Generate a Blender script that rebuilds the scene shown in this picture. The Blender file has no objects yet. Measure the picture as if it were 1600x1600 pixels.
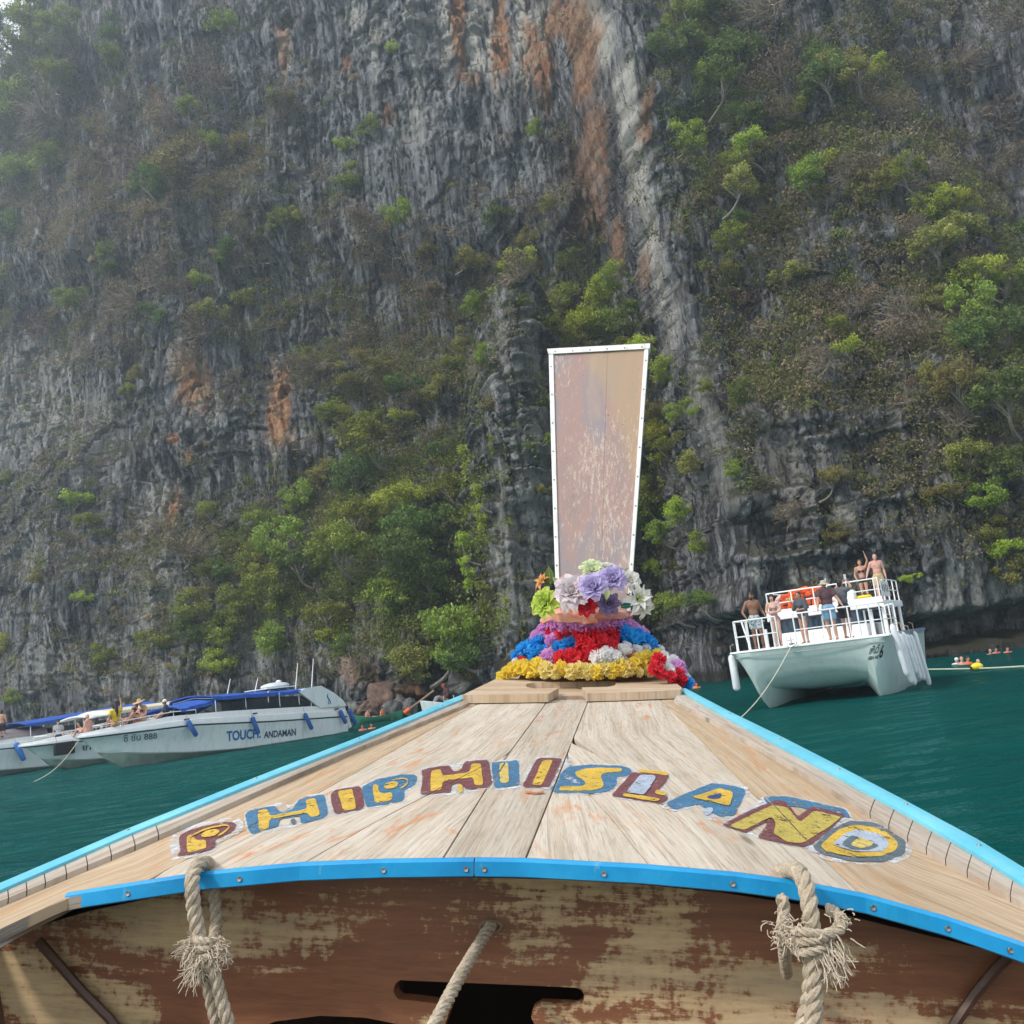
import bpy, bmesh, math, random
import numpy as np
from mathutils import Vector, Matrix, Euler
from mathutils.geometry import tessellate_polygon

SC = bpy.context.scene
COL = SC.collection
R = math.radians

# ------------------------------------------------------------------ camera
F = 1500.0                      # focal length in pixels of a 1600 pixel wide picture
PITCH, ROLL = R(9.54), R(-7.0)
CAM_Z = 2.0
cam_d = bpy.data.cameras.new('camera')
cam_d.sensor_width = 36.0
cam_d.lens = 36.0 * F / 1600.0
cam_d.clip_start = 0.02
cam_d.clip_end = 4000
cam = bpy.data.objects.new('camera', cam_d)
COL.objects.link(cam)
RC = Matrix.Rotation(R(90) + PITCH, 3, 'X') @ Matrix.Rotation(ROLL, 3, 'Z')
CAM = Vector((0, 0, CAM_Z))
cam.matrix_world = Matrix.Translation(CAM) @ RC.to_4x4()
SC.camera = cam

# ------------------------------------------------------------------ sky, sun, exposure
SUN_EL, SUN_AZ = R(45), R(-124)          # azimuth from +Y towards +X
SUN_DIR = Vector((math.sin(SUN_AZ) * math.cos(SUN_EL), math.cos(SUN_AZ) * math.cos(SUN_EL), math.sin(SUN_EL)))
wd = bpy.data.worlds.new('World'); SC.world = wd; wd.use_nodes = True
wn = wd.node_tree.nodes; wn.clear()
w_out = wn.new('ShaderNodeOutputWorld'); w_bg = wn.new('ShaderNodeBackground'); w_sky = wn.new('ShaderNodeTexSky')
w_sky.sky_type = 'NISHITA'; w_sky.sun_disc = False
w_sky.sun_elevation = SUN_EL; w_sky.sun_rotation = SUN_AZ
w_sky.dust_density = 4.0; w_sky.air_density = 1.0; w_sky.ozone_density = 1.0
w_bg.inputs['Strength'].default_value = 0.15
# thin bright cloud veil over the whole sky, with blue showing through in places
w_tc = wn.new('ShaderNodeTexCoord'); w_mp = wn.new('ShaderNodeMapping'); w_mp.inputs['Scale'].default_value = (1, 1, 2.2)
w_n = wn.new('ShaderNodeTexNoise'); w_n.inputs['Scale'].default_value = 1.7; w_n.inputs['Detail'].default_value = 7; w_n.inputs['Roughness'].default_value = .58
w_r = wn.new('ShaderNodeValToRGB'); w_r.color_ramp.elements[0].position = .30; w_r.color_ramp.elements[1].position = .56
w_r.color_ramp.elements[0].color = (.25, .25, .25, 1)
w_m = wn.new('ShaderNodeMix'); w_m.data_type = 'RGBA'; w_m.inputs[7].default_value = (5.2, 5.6, 6.0, 1)
wl = wd.node_tree.links
wl.new(w_tc.outputs['Generated'], w_mp.inputs[0]); wl.new(w_mp.outputs[0], w_n.inputs['Vector']); wl.new(w_n.outputs['Fac'], w_r.inputs[0])
wl.new(w_r.outputs[0], w_m.inputs['Factor']); wl.new(w_sky.outputs[0], w_m.inputs[6]); wl.new(w_m.outputs[2], w_bg.inputs[0])
wd.node_tree.links.new(w_bg.outputs[0], w_out.inputs[0])
sun_d = bpy.data.lights.new('sun', 'SUN'); sun_d.energy = 2.0; sun_d.angle = R(5); sun_d.color = (1.0, 0.96, 0.90)
sun = bpy.data.objects.new('sun', sun_d); COL.objects.link(sun)
sun.rotation_euler = SUN_DIR.to_track_quat('Z', 'Y').to_euler()
sun.location = (-40, 20, 90)
SC.view_settings.view_transform = 'Standard'
SC.view_settings.look = 'None'
SC.view_settings.exposure = 0.66
SC.view_settings.gamma = 1.0
SC.view_settings.use_curve_mapping = False

# ------------------------------------------------------------------ helpers
def ray(px, py):
    """World direction through a pixel of the 1600 px photograph."""
    return RC @ Vector(((px - 800) / F, (800 - py) / F, -1.0))
def on_y(px, py, Y):
    d = ray(px, py); return CAM + d * (Y / d.y)
def on_z(px, py, z=0.0):
    d = ray(px, py); return CAM + d * ((z - CAM_Z) / d.z)
def to_px(p):
    q = RC.transposed() @ (Vector(p) - CAM)
    return 800 + F * q.x / -q.z, 800 - F * q.y / -q.z

def props(o, label=None, cat=None, group=None, kind=None):
    if label: o['label'] = label
    if cat: o['category'] = cat
    if group: o['group'] = group
    if kind: o['kind'] = kind
    return o
def empty(name, loc=(0, 0, 0), rotz=0.0, label=None, cat=None, group=None):
    o = bpy.data.objects.new(name, None); COL.objects.link(o)
    o.empty_display_size = 0.2
    o.location = loc; o.rotation_euler = (0, 0, rotz)
    return props(o, label, cat, group)

class MB:
    """Collects shapes; build() links them as ONE mesh object."""
    def __init__(s): s.v = []; s.f = []; s.m = []; s.uv = None; s.sm = []
    def add(s, vs, fs, mi=0, smooth=False):
        o = len(s.v); s.v += [tuple(v) for v in vs]
        for f in fs:
            s.f.append(tuple(i + o for i in f)); s.m.append(mi); s.sm.append(smooth)
        return s
    def box(s, c, size, M=None, mi=0, bev=0.0):
        x, y, z = size[0] / 2, size[1] / 2, size[2] / 2
        if bev <= 0:
            vs = [Vector((a * x, b * y, d * z)) for a in (-1, 1) for b in (-1, 1) for d in (-1, 1)]
            fs = [(0, 1, 3, 2), (4, 6, 7, 5), (0, 4, 5, 1), (2, 3, 7, 6), (0, 2, 6, 4), (1, 5, 7, 3)]
        else:
            b = min(bev, x * .9, y * .9, z * .9)
            vs = []; fs = []
            rings = [(z - b, 0, -1), (z, b, -1), (z, b, 1), (z - b, 0, 1)]
            def ring(zz, ins):
                X, Y = x - ins, y - ins
                return [(-X, -Y + b, zz), (-X + b, -Y, zz), (X - b, -Y, zz), (X, -Y + b, zz), (X, Y - b, zz), (X - b, Y, zz), (-X + b, Y, zz), (-X, Y - b, zz)]
            rs = [ring(-z, b), ring(-z + b, 0), ring(z - b, 0), ring(z, b)]
            for r_ in rs: vs += [Vector(p) for p in r_]
            for k in range(3):
                for i in range(8):
                    j = (i + 1) % 8
                    fs.append((k * 8 + i, k * 8 + j, (k + 1) * 8 + j, (k + 1) * 8 + i))
            fs.append(tuple(range(7, -1, -1))); fs.append(tuple(range(24, 32)))
        if M is not None: vs = [M @ v for v in vs]
        return s.add([v + Vector(c) for v in vs], fs, mi)
    def tube(s, pts, r, n=6, mi=0, cap=True, smooth=True):
        pts = [Vector(p) for p in pts]; k = len(pts)
        rr = [r] * k if not hasattr(r, '__len__') else list(r)
        vs = []; up = None
        for i, p in enumerate(pts):
            t = (pts[min(i + 1, k - 1)] - pts[max(i - 1, 0)])
            t = t.normalized() if t.length > 1e-9 else Vector((0, 0, 1))
            if up is None:
                up = t.orthogonal().normalized()
            else:
                up = (up - t * up.dot(t)); up = up.normalized() if up.length > 1e-6 else t.orthogonal().normalized()
            w = t.cross(up)
            for j in range(n):
                a = 2 * math.pi * j / n
                vs.append(p + (up * math.cos(a) + w * math.sin(a)) * rr[i])
        fs = [(i * n + j, i * n + (j + 1) % n, (i + 1) * n + (j + 1) % n, (i + 1) * n + j) for i in range(k - 1) for j in range(n)]
        if cap and n > 2: fs += [tuple(range(n - 1, -1, -1)), tuple(range((k - 1) * n, k * n))]
        return s.add(vs, fs, mi, smooth)
    def grid(s, P, mi=0, smooth=True, flip=False):
        a = len(P); b = len(P[0]); vs = [p for r_ in P for p in r_]
        fs = []
        for i in range(a - 1):
            for j in range(b - 1):
                q = (i * b + j, i * b + j + 1, (i + 1) * b + j + 1, (i + 1) * b + j)
                fs.append(q[::-1] if flip else q)
        return s.add(vs, fs, mi, smooth)
    def slab(s, top, bot, mi=0, smooth=False):
        """Closed slab between two equal grids."""
        a = len(top); b = len(top[0])
        o = len(s.v)
        s.grid(top, mi, smooth); s.grid(bot, mi, smooth, True)
        n = a * b; E = []
        loop = [(0, j) for j in range(b)] + [(i, b - 1) for i in range(1, a)] + [(a - 1, j) for j in range(b - 2, -1, -1)] + [(i, 0) for i in range(a - 2, 0, -1)]
        for q in range(len(loop)):
            i0 = loop[q][0] * b + loop[q][1]; i1 = loop[(q + 1) % len(loop)]; i1 = i1[0] * b + i1[1]
            s.f.append((o + i1, o + i0, o + n + i0, o + n + i1)); s.m.append(mi); s.sm.append(False)
        return s
    def ball(s, c, r, M=None, nu=10, nv=7, mi=0):
        rx, ry, rz = (r, r, r) if not hasattr(r, '__len__') else r
        vs = [Vector((0, 0, rz))]
        for i in range(1, nv):
            t = math.pi * i / nv
            for j in range(nu):
                a = 2 * math.pi * j / nu
                vs.append(Vector((rx * math.sin(t) * math.cos(a), ry * math.sin(t) * math.sin(a), rz * math.cos(t))))
        vs.append(Vector((0, 0, -rz))); L = len(vs) - 1
        fs = [(0, 1 + j, 1 + (j + 1) % nu) for j in range(nu)]
        for i in range(nv - 2):
            for j in range(nu):
                fs.append((1 + i * nu + j, 1 + (i + 1) * nu + j, 1 + (i + 1) * nu + (j + 1) % nu, 1 + i * nu + (j + 1) % nu))
        fs += [(L, 1 + (nv - 2) * nu + (j + 1) % nu, 1 + (nv - 2) * nu + j) for j in range(nu)]
        if M is not None: vs = [M @ v for v in vs]
        return s.add([v + Vector(c) for v in vs], fs, mi, True)
    def mesh(s, name, mats):
        me = bpy.data.meshes.new(name)
        me.from_pydata(s.v, [], s.f)
        for m in (mats if isinstance(mats, (list, tuple)) else [mats]): me.materials.append(m)
        me.polygons.foreach_set('material_index', s.m)
        me.polygons.foreach_set('use_smooth', s.sm)
        if s.uv is not None:
            uvl = me.uv_layers.new(name='grain')
            vi = np.empty(len(me.loops), dtype=np.int32); me.loops.foreach_get('vertex_index', vi)
            uvl.data.foreach_set('uv', np.asarray(s.uv, dtype=np.float32)[vi].ravel())
        me.update()
        if any(s.sm): me.set_sharp_from_angle(angle=R(42))
        return me
    def build(s, name, mats, parent=None, **kw):
        o = bpy.data.objects.new(name, s.mesh(name, mats)); COL.objects.link(o)
        if parent is not None: o.parent = parent
        return props(o, **kw) if kw else o

def link_mesh(name, me, parent=None, loc=None, rot=None, scale=None):
    o = bpy.data.objects.new(name, me); COL.objects.link(o)
    if parent is not None: o.parent = parent
    if loc is not None: o.location = loc
    if rot is not None: o.rotation_euler = rot
    if scale is not None: o.scale = scale if hasattr(scale, '__len__') else (scale,) * 3
    return o

def fill_poly(outer, holes=(), thick=0.01):
    """2-D outline with holes -> (verts, faces) of a closed slab in XY, thickness along -Z."""
    loops = [list(outer)] + [list(h) for h in holes]
    tri = tessellate_polygon([[Vector((p[0], p[1], 0)) for p in l] for l in loops])
    flat = [p for l in loops for p in l]; n = len(flat)
    vs = [(p[0], p[1], 0.0) for p in flat] + [(p[0], p[1], -thick) for p in flat]
    fs = []
    for t in tri:
        a, b, c = (Vector(flat[i]) for i in t)
        if (b - a).cross(c - a) < 0: t = t[::-1]
        fs.append(tuple(t)); fs.append(tuple(i + n for i in t[::-1]))
    o = 0
    for li, l in enumerate(loops):
        k = len(l); area = sum(l[i][0] * l[(i + 1) % k][1] - l[(i + 1) % k][0] * l[i][1] for i in range(k))
        ccw = area > 0
        if li: ccw = not ccw
        for i in range(k):
            a, b = o + i, o + (i + 1) % k
            fs.append((b, a, a + n, b + n) if ccw == (li == 0) or (li and ccw) else (a, b, b + n, a + n))
        o += k
    return vs, fs

# ------------------------------------------------------------------ material helpers
class NT:
    def __init__(s, name):
        s.mat = bpy.data.materials.new(name); s.mat.use_nodes = True
        s.t = s.mat.node_tree; s.t.nodes.clear()
        s.out = s.n('ShaderNodeOutputMaterial'); s.b = s.n('ShaderNodeBsdfPrincipled')
        s.l(s.b.outputs[0], s.out.inputs['Surface'])
    def n(s, t, **kw):
        nd = s.t.nodes.new(t)
        for k, v in kw.items(): setattr(nd, k, v)
        return nd
    def l(s, a, b): s.t.links.new(a, b)
    def set(s, inp, v):
        if hasattr(v, 'is_output') or isinstance(v, bpy.types.NodeSocket): s.l(v, inp)
        else:
            if isinstance(v, tuple) and len(v) == 3 and inp.type == 'RGBA': v = v + (1.0,)
            inp.default_value = v
    def p(s, **kw):
        names = {'col': 'Base Color', 'rough': 'Roughness', 'metal': 'Metallic', 'spec': 'Specular IOR Level', 'normal': 'Normal', 'alpha': 'Alpha', 'trans': 'Transmission Weight', 'ior': 'IOR', 'sss': 'Subsurface Weight', 'sheen': 'Sheen Weight', 'coat': 'Coat Weight'}
        for k, v in kw.items(): s.set(s.b.inputs[names[k]], v)
        return s
    def coord(s, kind='Object', scale=(1, 1, 1), rot=(0, 0, 0), loc=(0, 0, 0)):
        tc = s.n('ShaderNodeTexCoord'); mp = s.n('ShaderNodeMapping')
        mp.inputs['Scale'].default_value = scale; mp.inputs['Rotation'].default_value = rot; mp.inputs['Location'].default_value = loc
        s.l(tc.outputs[kind], mp.inputs[0]); return mp.outputs[0]
    def noise(s, vec, scale=5, det=4, rough=.5, dist=0.0, out='Fac'):
        nd = s.n('ShaderNodeTexNoise'); s.l(vec, nd.inputs['Vector'])
        nd.inputs['Scale'].default_value = scale; nd.inputs['Detail'].default_value = det
        nd.inputs['Roughness'].default_value = rough; nd.inputs['Distortion'].default_value = dist
        return nd.outputs[out]
    def voro(s, vec, scale=5, feature='F1', out='Distance', rnd=1.0):
        nd = s.n('ShaderNodeTexVoronoi', feature=feature); s.l(vec, nd.inputs['Vector']); nd.inputs['Scale'].default_value = scale
        nd.inputs['Randomness'].default_value = rnd
        return nd.outputs[out]
    def ramp(s, fac, stops, interp='LINEAR'):
        nd = s.n('ShaderNodeValToRGB'); cr = nd.color_ramp; cr.interpolation = interp
        while len(cr.elements) < len(stops): cr.elements.new(0.5)
        for e, (p, c) in zip(cr.elements, stops):
            e.position = p; e.color = (c, c, c, 1) if not hasattr(c, '__len__') else tuple(c) + (1,)
        s.set(nd.inputs[0], fac); return nd.outputs[0]
    def mix(s, fac, a, b, mode='MIX'):
        nd = s.n('ShaderNodeMix', data_type='RGBA', blend_type=mode)
        s.set(nd.inputs['Factor'], fac); s.set(nd.inputs[6], a); s.set(nd.inputs[7], b); return nd.outputs[2]
    def math(s, op, a, b=0.0, c=None, clamp=False):
        nd = s.n('ShaderNodeMath', operation=op, use_clamp=clamp); s.set(nd.inputs[0], a); s.set(nd.inputs[1], b)
        if c is not None: s.set(nd.inputs[2], c)
        return nd.outputs[0]
    def bump(s, h, strength=.3, dist=.01, normal=None):
        nd = s.n('ShaderNodeBump'); s.l(h, nd.inputs['Height']); nd.inputs['Strength'].default_value = strength; nd.inputs['Distance'].default_value = dist
        if normal is not None: s.l(normal, nd.inputs['Normal'])
        return nd.outputs[0]
    def attr(s, name, out='Fac'):
        nd = s.n('ShaderNodeAttribute', attribute_name=name); return nd.outputs[out]
    def rnd(s): return s.n('ShaderNodeObjectInfo').outputs['Random']

_plain = {}
def plain(name, col, rough=.5, metal=0.0, var=.12, scale=6.0, dirt=None, bump=0.0, spec=.5):
    """Painted / moulded surface with slight uneven colour."""
    if name in _plain: return _plain[name]
    t = NT(name); v = t.coord('Object')
    n1 = t.noise(v, scale, 5, .6)
    dark = tuple(c * (1 - var) for c in col); lite = tuple(min(1, c * (1 + var)) for c in col)
    c = t.ramp(n1, [(.3, dark), (.7, lite)])
    if dirt:
        n2 = t.noise(t.coord('Object', (1, 1, .25)), scale * 1.7, 6, .7)
        c = t.mix(t.ramp(n2, [(.52, 0.0), (.75, dirt[1])]), c, dirt[0])
    t.p(col=c, rough=t.ramp(n1, [(.2, max(0, rough - .08)), (.8, min(1, rough + .08))]), metal=metal, spec=spec)
    if bump: t.p(normal=t.bump(t.noise(v, scale * 12, 3, .6), bump, .01))
    _plain[name] = t.mat
    return t.mat

# ------------------------------------------------------------------ vectorised noise (numpy)
_rs = np.random.RandomState(7)
_PERM = _rs.permutation(512).astype(np.int32)
_GR = _rs.uniform(-1, 1, (512, 3)); _GR /= np.linalg.norm(_GR, axis=1)[:, None]
def pnoise(x, y, z=0.0):
    """Perlin noise, about -1..1, on equal-shaped arrays."""
    x = np.asarray(x, dtype=np.float64); y = np.asarray(y, dtype=np.float64); z = np.zeros_like(x) + z
    xi = np.floor(x).astype(np.int64); yi = np.floor(y).astype(np.int64); zi = np.floor(z).astype(np.int64)
    xf = x - xi; yf = y - yi; zf = z - zi
    u = xf * xf * xf * (xf * (xf * 6 - 15) + 10); v = yf * yf * yf * (yf * (yf * 6 - 15) + 10); w = zf * zf * zf * (zf * (zf * 6 - 15) + 10)
    def g(a, b, c):
        h = _PERM[(_PERM[(_PERM[(xi + a) & 511] + yi + b) & 511] + zi + c) & 511]
        q = _GR[h]; return q[..., 0] * (xf - a) + q[..., 1] * (yf - b) + q[..., 2] * (zf - c)
    x00 = g(0, 0, 0) * (1 - u) + g(1, 0, 0) * u; x10 = g(0, 1, 0) * (1 - u) + g(1, 1, 0) * u
    x01 = g(0, 0, 1) * (1 - u) + g(1, 0, 1) * u; x11 = g(0, 1, 1) * (1 - u) + g(1, 1, 1) * u
    return ((x00 * (1 - v) + x10 * v) * (1 - w) + (x01 * (1 - v) + x11 * v) * w) * 1.6
def fbm(x, y, z=0.0, o=4, gain=.5, lac=2.03):
    s = 0; a = 1.0
    for k in range(o):
        s = s + a * pnoise(x, y, z + 17.3 * k); x = x * lac; y = y * lac; a *= gain
    return s
def ridged(x, y, z=0.0, o=3, gain=.5):
    s = 0; a = 1.0
    for k in range(o):
        s = s + a * (1 - 2 * np.abs(pnoise(x, y, z + 9.1 * k))); x = x * 2.1; y = y * 2.1; a *= gain
    return s
def cells(x, y, seed=0):
    """Cellular noise: distance to the border, a random value and an offset inside each cell."""
    xi = np.floor(x).astype(np.int64); yi = np.floor(y).astype(np.int64); f1 = np.full(x.shape, 9.); f2 = np.full(x.shape, 9.); rv_ = np.zeros(x.shape); ox = np.zeros(x.shape); oy = np.zeros(x.shape)
    for a in (-1, 0, 1):
        for b in (-1, 0, 1):
            h = _PERM[(_PERM[(_PERM[(xi + a) & 511] + yi + b) & 511] + seed) & 511]; g = _GR[h]
            dx = xi + a + .5 + .42 * g[..., 0] - x; dy = yi + b + .5 + .42 * g[..., 1] - y; d = dx * dx + dy * dy
            n_ = d < f1; f2 = np.where(n_, f1, np.minimum(f2, d)); f1 = np.where(n_, d, f1); rv_ = np.where(n_, g[..., 2], rv_)
            ox = np.where(n_, dx * g[..., 1], ox); oy = np.where(n_, dy * g[..., 0], oy)
    return np.sqrt(f2) - np.sqrt(f1), rv_, ox + oy
def sstep(a, b, x):
    t = np.clip((x - a) / (b - a), 0, 1); return t * t * (3 - 2 * t)
# ================================================================== SETTING: sea and cliff
def sea_material():
    t = NT('sea_water')
    g = t.n('ShaderNodeNewGeometry').outputs['Position']
    mp = t.n('ShaderNodeMapping'); t.l(g, mp.inputs[0]); mp.inputs['Scale'].default_value = (.55, 1.0, 1.0)
    v = mp.outputs[0]
    n0 = t.noise(v, .06, 5, .6, .5)
    n1 = t.noise(v, 1.5, 4, .6, .6); n2 = t.noise(v, 5.5, 4, .6, .4); n3 = t.noise(v, 20.0, 2, .5)
    c = t.ramp(n0, [(.3, (.0005, .038, .036)), (.7, (.0015, .066, .058))])
    h = t.math('ADD', t.math('MULTIPLY', n1, .9), t.math('ADD', t.math('MULTIPLY', n2, .34), t.math('MULTIPLY', n3, .07)))
    nb = t.bump(h, 1.0, .40)
    df = t.n('ShaderNodeBsdfDiffuse'); t.set(df.inputs['Color'], c); t.l(t.bump(h, .4, .10), df.inputs['Normal'])
    gl = t.n('ShaderNodeBsdfGlossy'); t.set(gl.inputs['Color'], (.50, .92, .90)); gl.inputs['Roughness'].default_value = .05; t.l(nb, gl.inputs['Normal'])
    fr = t.n('ShaderNodeFresnel'); fr.inputs['IOR'].default_value = 1.33; t.l(nb, fr.inputs['Normal'])
    mx = t.n('ShaderNodeMixShader'); t.l(t.math('MULTIPLY', fr.outputs[0], .72), mx.inputs[0]); t.l(df.outputs[0], mx.inputs[1]); t.l(gl.outputs[0], mx.inputs[2])
    t.t.nodes.remove(t.b); t.l(mx.outputs[0], t.out.inputs['Surface'])
    return t.mat

xs = np.unique(np.concatenate([np.linspace(-1500, -75, 12), np.arange(-75, 70, .42), np.linspace(70, 1500, 12)]))
ys = np.unique(np.concatenate([np.linspace(-900, -20, 10), np.linspace(-20, 6, 14), np.arange(6, 40, .3), np.arange(40, 110, .5), np.linspace(110, 2500, 12)]))
X, Y = np.meshgrid(xs, ys)
amp = sstep(150, 90, Y) * sstep(2, 10, Y) * sstep(100, 75, np.abs(X))
Z = 1.5 * (.05 * pnoise(X * .16 + 3, Y * .3) + .035 * pnoise(X * .42 + .2 * Y, Y * .75, 4.) + .022 * pnoise(X * .9 - .3 * Y, Y * 1.5, 8.)) * amp
def np_mesh(name, X, Y, Z, mat, attrs=None):
    a, b = X.shape
    me = bpy.data.meshes.new(name)
    me.vertices.add(a * b)
    me.vertices.foreach_set('co', np.stack([X, Y, Z], -1).astype(np.float32).ravel())
    i = np.arange((a - 1) * (b - 1)); r_ = i // (b - 1); c = i % (b - 1); k = r_ * b + c
    q = np.stack([k, k + 1, k + b + 1, k + b], -1).astype(np.int32)
    me.loops.add(q.size); me.loops.foreach_set('vertex_index', q.ravel())
    me.polygons.add(len(q)); me.polygons.foreach_set('loop_start', (np.arange(len(q)) * 4).astype(np.int32))
    me.polygons.foreach_set('use_smooth', np.ones(len(q), dtype=bool))
    me.update(calc_edges=True)
    for n_, arr in (attrs or {}).items():
        at = me.attributes.new(n_, 'FLOAT', 'POINT'); at.data.foreach_set('value', arr.astype(np.float32).ravel())
    me.materials.append(mat)
    return me
sea = bpy.data.objects.new('sea', np_mesh('sea', X, Y, Z, sea_material())); COL.objects.link(sea)
props(sea, 'calm teal green sea water of the bay', kind='structure')

# ---- cliff as a sheet y = f(x, z) with features placed from the photograph
def xz(px, py, Y0, lean=.12):
    Yq = Y0
    for _ in range(6):
        p = on_y(px, py, Yq); Yq = Y0 + lean * max(p.z, 0)
    return p.x, p.z
edge = sorted((xz(px, py, 62, .13)[::-1] for px, py in [(905, -60), (925, 10), (960, 120), (1000, 250), (1028, 400), (1048, 480), (1076, 620), (1092, 760), (1100, 900), (1090, 1060)]))
edge_z = [e[0] for e in edge]; edge_x = [e[1] for e in edge]
sky_l = sorted(xz(px, py, 97, .14) for px, py in [(-220, 330), (-90, 150), (0, 62), (34, 26), (68, -14), (120, -70), (240, -240), (420, -420)])
skx = [p[0] for p in sky_l] + [0.0, 60.0]; skz = [p[1] for p in sky_l] + [sky_l[-1][1] + 8, sky_l[-1][1] + 10]
drk = sorted((xz(px, py, 57, .15)[::-1] for px, py in [(1345, -60), (1400, 60), (1470, 200), (1530, 330), (1640, 470)]))
pil_t = xz(800, 440, 67, .06); pil_b = xz(815, 1050, 67, .06)

def cliff_y(x, z):
    zz = np.maximum(z, 0)
    yL = np.interp(x, [-130, -80, -60, -45, -30, -12, -4, 4, 12, 20], [150, 116, 103, 92, 86, 81, 78, 77, 74, 72]) + .10 * zz
    # broad ledges / belts of steps on the left wall
    yL = yL + 3.0 * sstep(13, 22, z + 2 * pnoise(x * .07, z * .03)) + 2.5 * sstep(27, 36, z + 3 * pnoise(x * .06, z * .05, 5.)) - 2.2 * sstep(38, 44, z + .25 * x)
    # talus / tree covered foot between x=-24 and -3
    yL = yL - 7.0 * np.exp(-((x + 11) / 9) ** 2) * sstep(26, 4, z)
    yR = np.interp(x, [-5, 6, 12, 30, 45, 60], [66, 62.5, 60, 56.5, 53.5, 51]) + .125 * zz + 2.0 * sstep(16, 24, z + 2 * pnoise(x * .08, z * .06, 2.)) + 2.0 * sstep(30, 40, z)
    yR = yR + 6.0 * sstep(-1.5, 2.5, x - np.interp(z, [d[0] for d in drk], [d[1] for d in drk])) * sstep(16, 24, z)
    xe = np.interp(z, edge_z, edge_x)
    d = x - xe - .8 * pnoise(z * .22, z * .05 + x * .05) - .35 * pnoise(z * .9, x * .3, 3.)
    t = sstep(-1.6, 1.4, d)
    y = yL * (1 - t) + yR * t
    y = y - 1.6 * np.exp(-((d - 1.5) / 1.5) ** 2)                    # proud rim of the buttress
    # free standing pillar
    xp = np.interp(z, [pil_b[1], pil_t[1]], [pil_b[0], pil_t[0]]) + .5 * pnoise(z * .3, z * 0 + 2.) + .32 * pnoise(z * 1.2, y * .3 + 4.)
    w = 2.6 - .035 * zz + .3 * pnoise(z * .8, z * 0 + 7.) + .35 * np.sign(pnoise(z * 1.1, z * 0 + 27.)) * np.abs(pnoise(z * 1.1, z * 0 + 27.)) ** .4
    yp = 66.5 + .07 * zz + 1.6 * np.abs((x - xp) / w) ** 2.6 + 6 * np.maximum(0, z - pil_t[1] - .9 * pnoise(x * .9, x * 0 + 1.)) ** 1.2 + .9 * pnoise(x * .7, z * .25, 8.)
    y = np.minimum(y, np.where(np.abs(x - xp) < 2.6 * w, yp, 1e9))
    # sea notch and wave cut shelf
    zn = np.interp(x, [-60, -3, 3, 9, 12, 17, 24, 30, 60], [1.2, 1.2, 2.2, 3.6, 4.0, 2.6, 2.3, 2.6, 2.8]) + .35 * pnoise(x * .5, x * 0 + 3.)
    zs = np.interp(x, [-60, 2, 10, 15, 22, 28, 60], [.2, .2, -.3, -.2, .5, .75, .7]) + .22 * pnoise(x * .8, x * 0 + 13.)
    dep = np.interp(x, [-60, -2, 4, 10, 60], [.8, .8, 3, 4.5, 4.5])
    y = y + dep * sstep(zn + .35, zn - .35, z) * sstep(zs - .25, zs + .25, z)
    y = y - 1.0 * sstep(zs + .2, zs - .4, z)
    # skyline on the far left
    zt = np.interp(x, skx, skz) + 1.3 * pnoise(x * .35, x * 0 + 21.) + .5 * pnoise(x * 1.3, x * 0 + 5.)
    y = y + 4.0 * np.maximum(0, z - zt)
    return y, d, t

cx = np.unique(np.concatenate([np.arange(-125, -66, 1.0), np.arange(-66, -30, .16), np.arange(-30, 38, .13), np.arange(38, 60, .2)]))
cz = np.unique(np.concatenate([np.arange(-2, 42, .13), np.arange(42, 78, .17), np.arange(78, 112, .5)]))
CX, CZ = np.meshgrid(cx, cz)
wx = CX + .9 * fbm(CX * .11, CZ * .07, 1., 2); wz = CZ + .9 * fbm(CX * .09, CZ * .11, 31., 2)
CY, ED, ET = cliff_y(CX, CZ)
q3 = CY * .22
rgh = .40 + .60 * sstep(-.3, .5, fbm(CX * .06, CZ * .06, 40., 2))         # where the face is broken up
sm = np.clip(1 - 1.3 * np.exp(-((CX + 8) / 8) ** 2 - ((CZ - 46) / 10) ** 2), .22, 1)   # smooth grey slab
rgh = rgh * sm
D = 2.3 * fbm(wx * .085, wz * .065, 11. + q3 * .4, 3) * (.35 + .65 * sm)
D = D + .6 * ridged(wx * .24, wz * .035, 3. + q3, 2) * (.45 + .55 * sm)              # big vertical ribs
D = D + .14 * ridged(wx * .95, wz * .10, 6. + q3, 3, .6) * (.4 + .7 * rgh)                # flutes
led = pnoise(wx * .12 + 5, wz * .45, 2. + q3) + .6 * pnoise(wx * .4, wz * 1.3, 9.)
D = D + .75 * rgh * sstep(-.05, .40, led)                                        # ledges
for fq, am, sd_ in ((.26, .75, 1), (.62, .34, 2), (1.5, .15, 3)):
    e_, r_, o_ = cells(wx * fq + .3 * fbm(CX * fq * 1.3, CZ * fq * 1.3, 90. + sd_, 2), wz * fq * .46 + .25 * fbm(CX * fq * 1.1, CZ * fq, 95. + sd_, 2), sd_)
    D = D + (.35 + .65 * rgh) * am * (.55 * r_ + .9 * o_) - am * .55 * sstep(.10, .0, e_) * (.3 + .7 * rgh)
D = D + .17 * (.5 - np.abs(fbm(CX * 2.2, CZ * 1.1, 20. + q3 * 3, 3, .7))) * (.45 + rgh)
mk = sstep(.0, .5, pnoise(wx * .13, wz * .13, 55.))
crk = np.abs(pnoise(wx * .42 + 3, wz * .10, 50.)); D = D - .75 * sstep(.05, .0, crk) * (.4 + .6 * sm) * np.maximum(mk, .35)
crk3 = np.abs(pnoise(wx * .9 + 7, wz * .12, 51.)); D = D - .4 * sstep(.05, .0, crk3)
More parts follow.
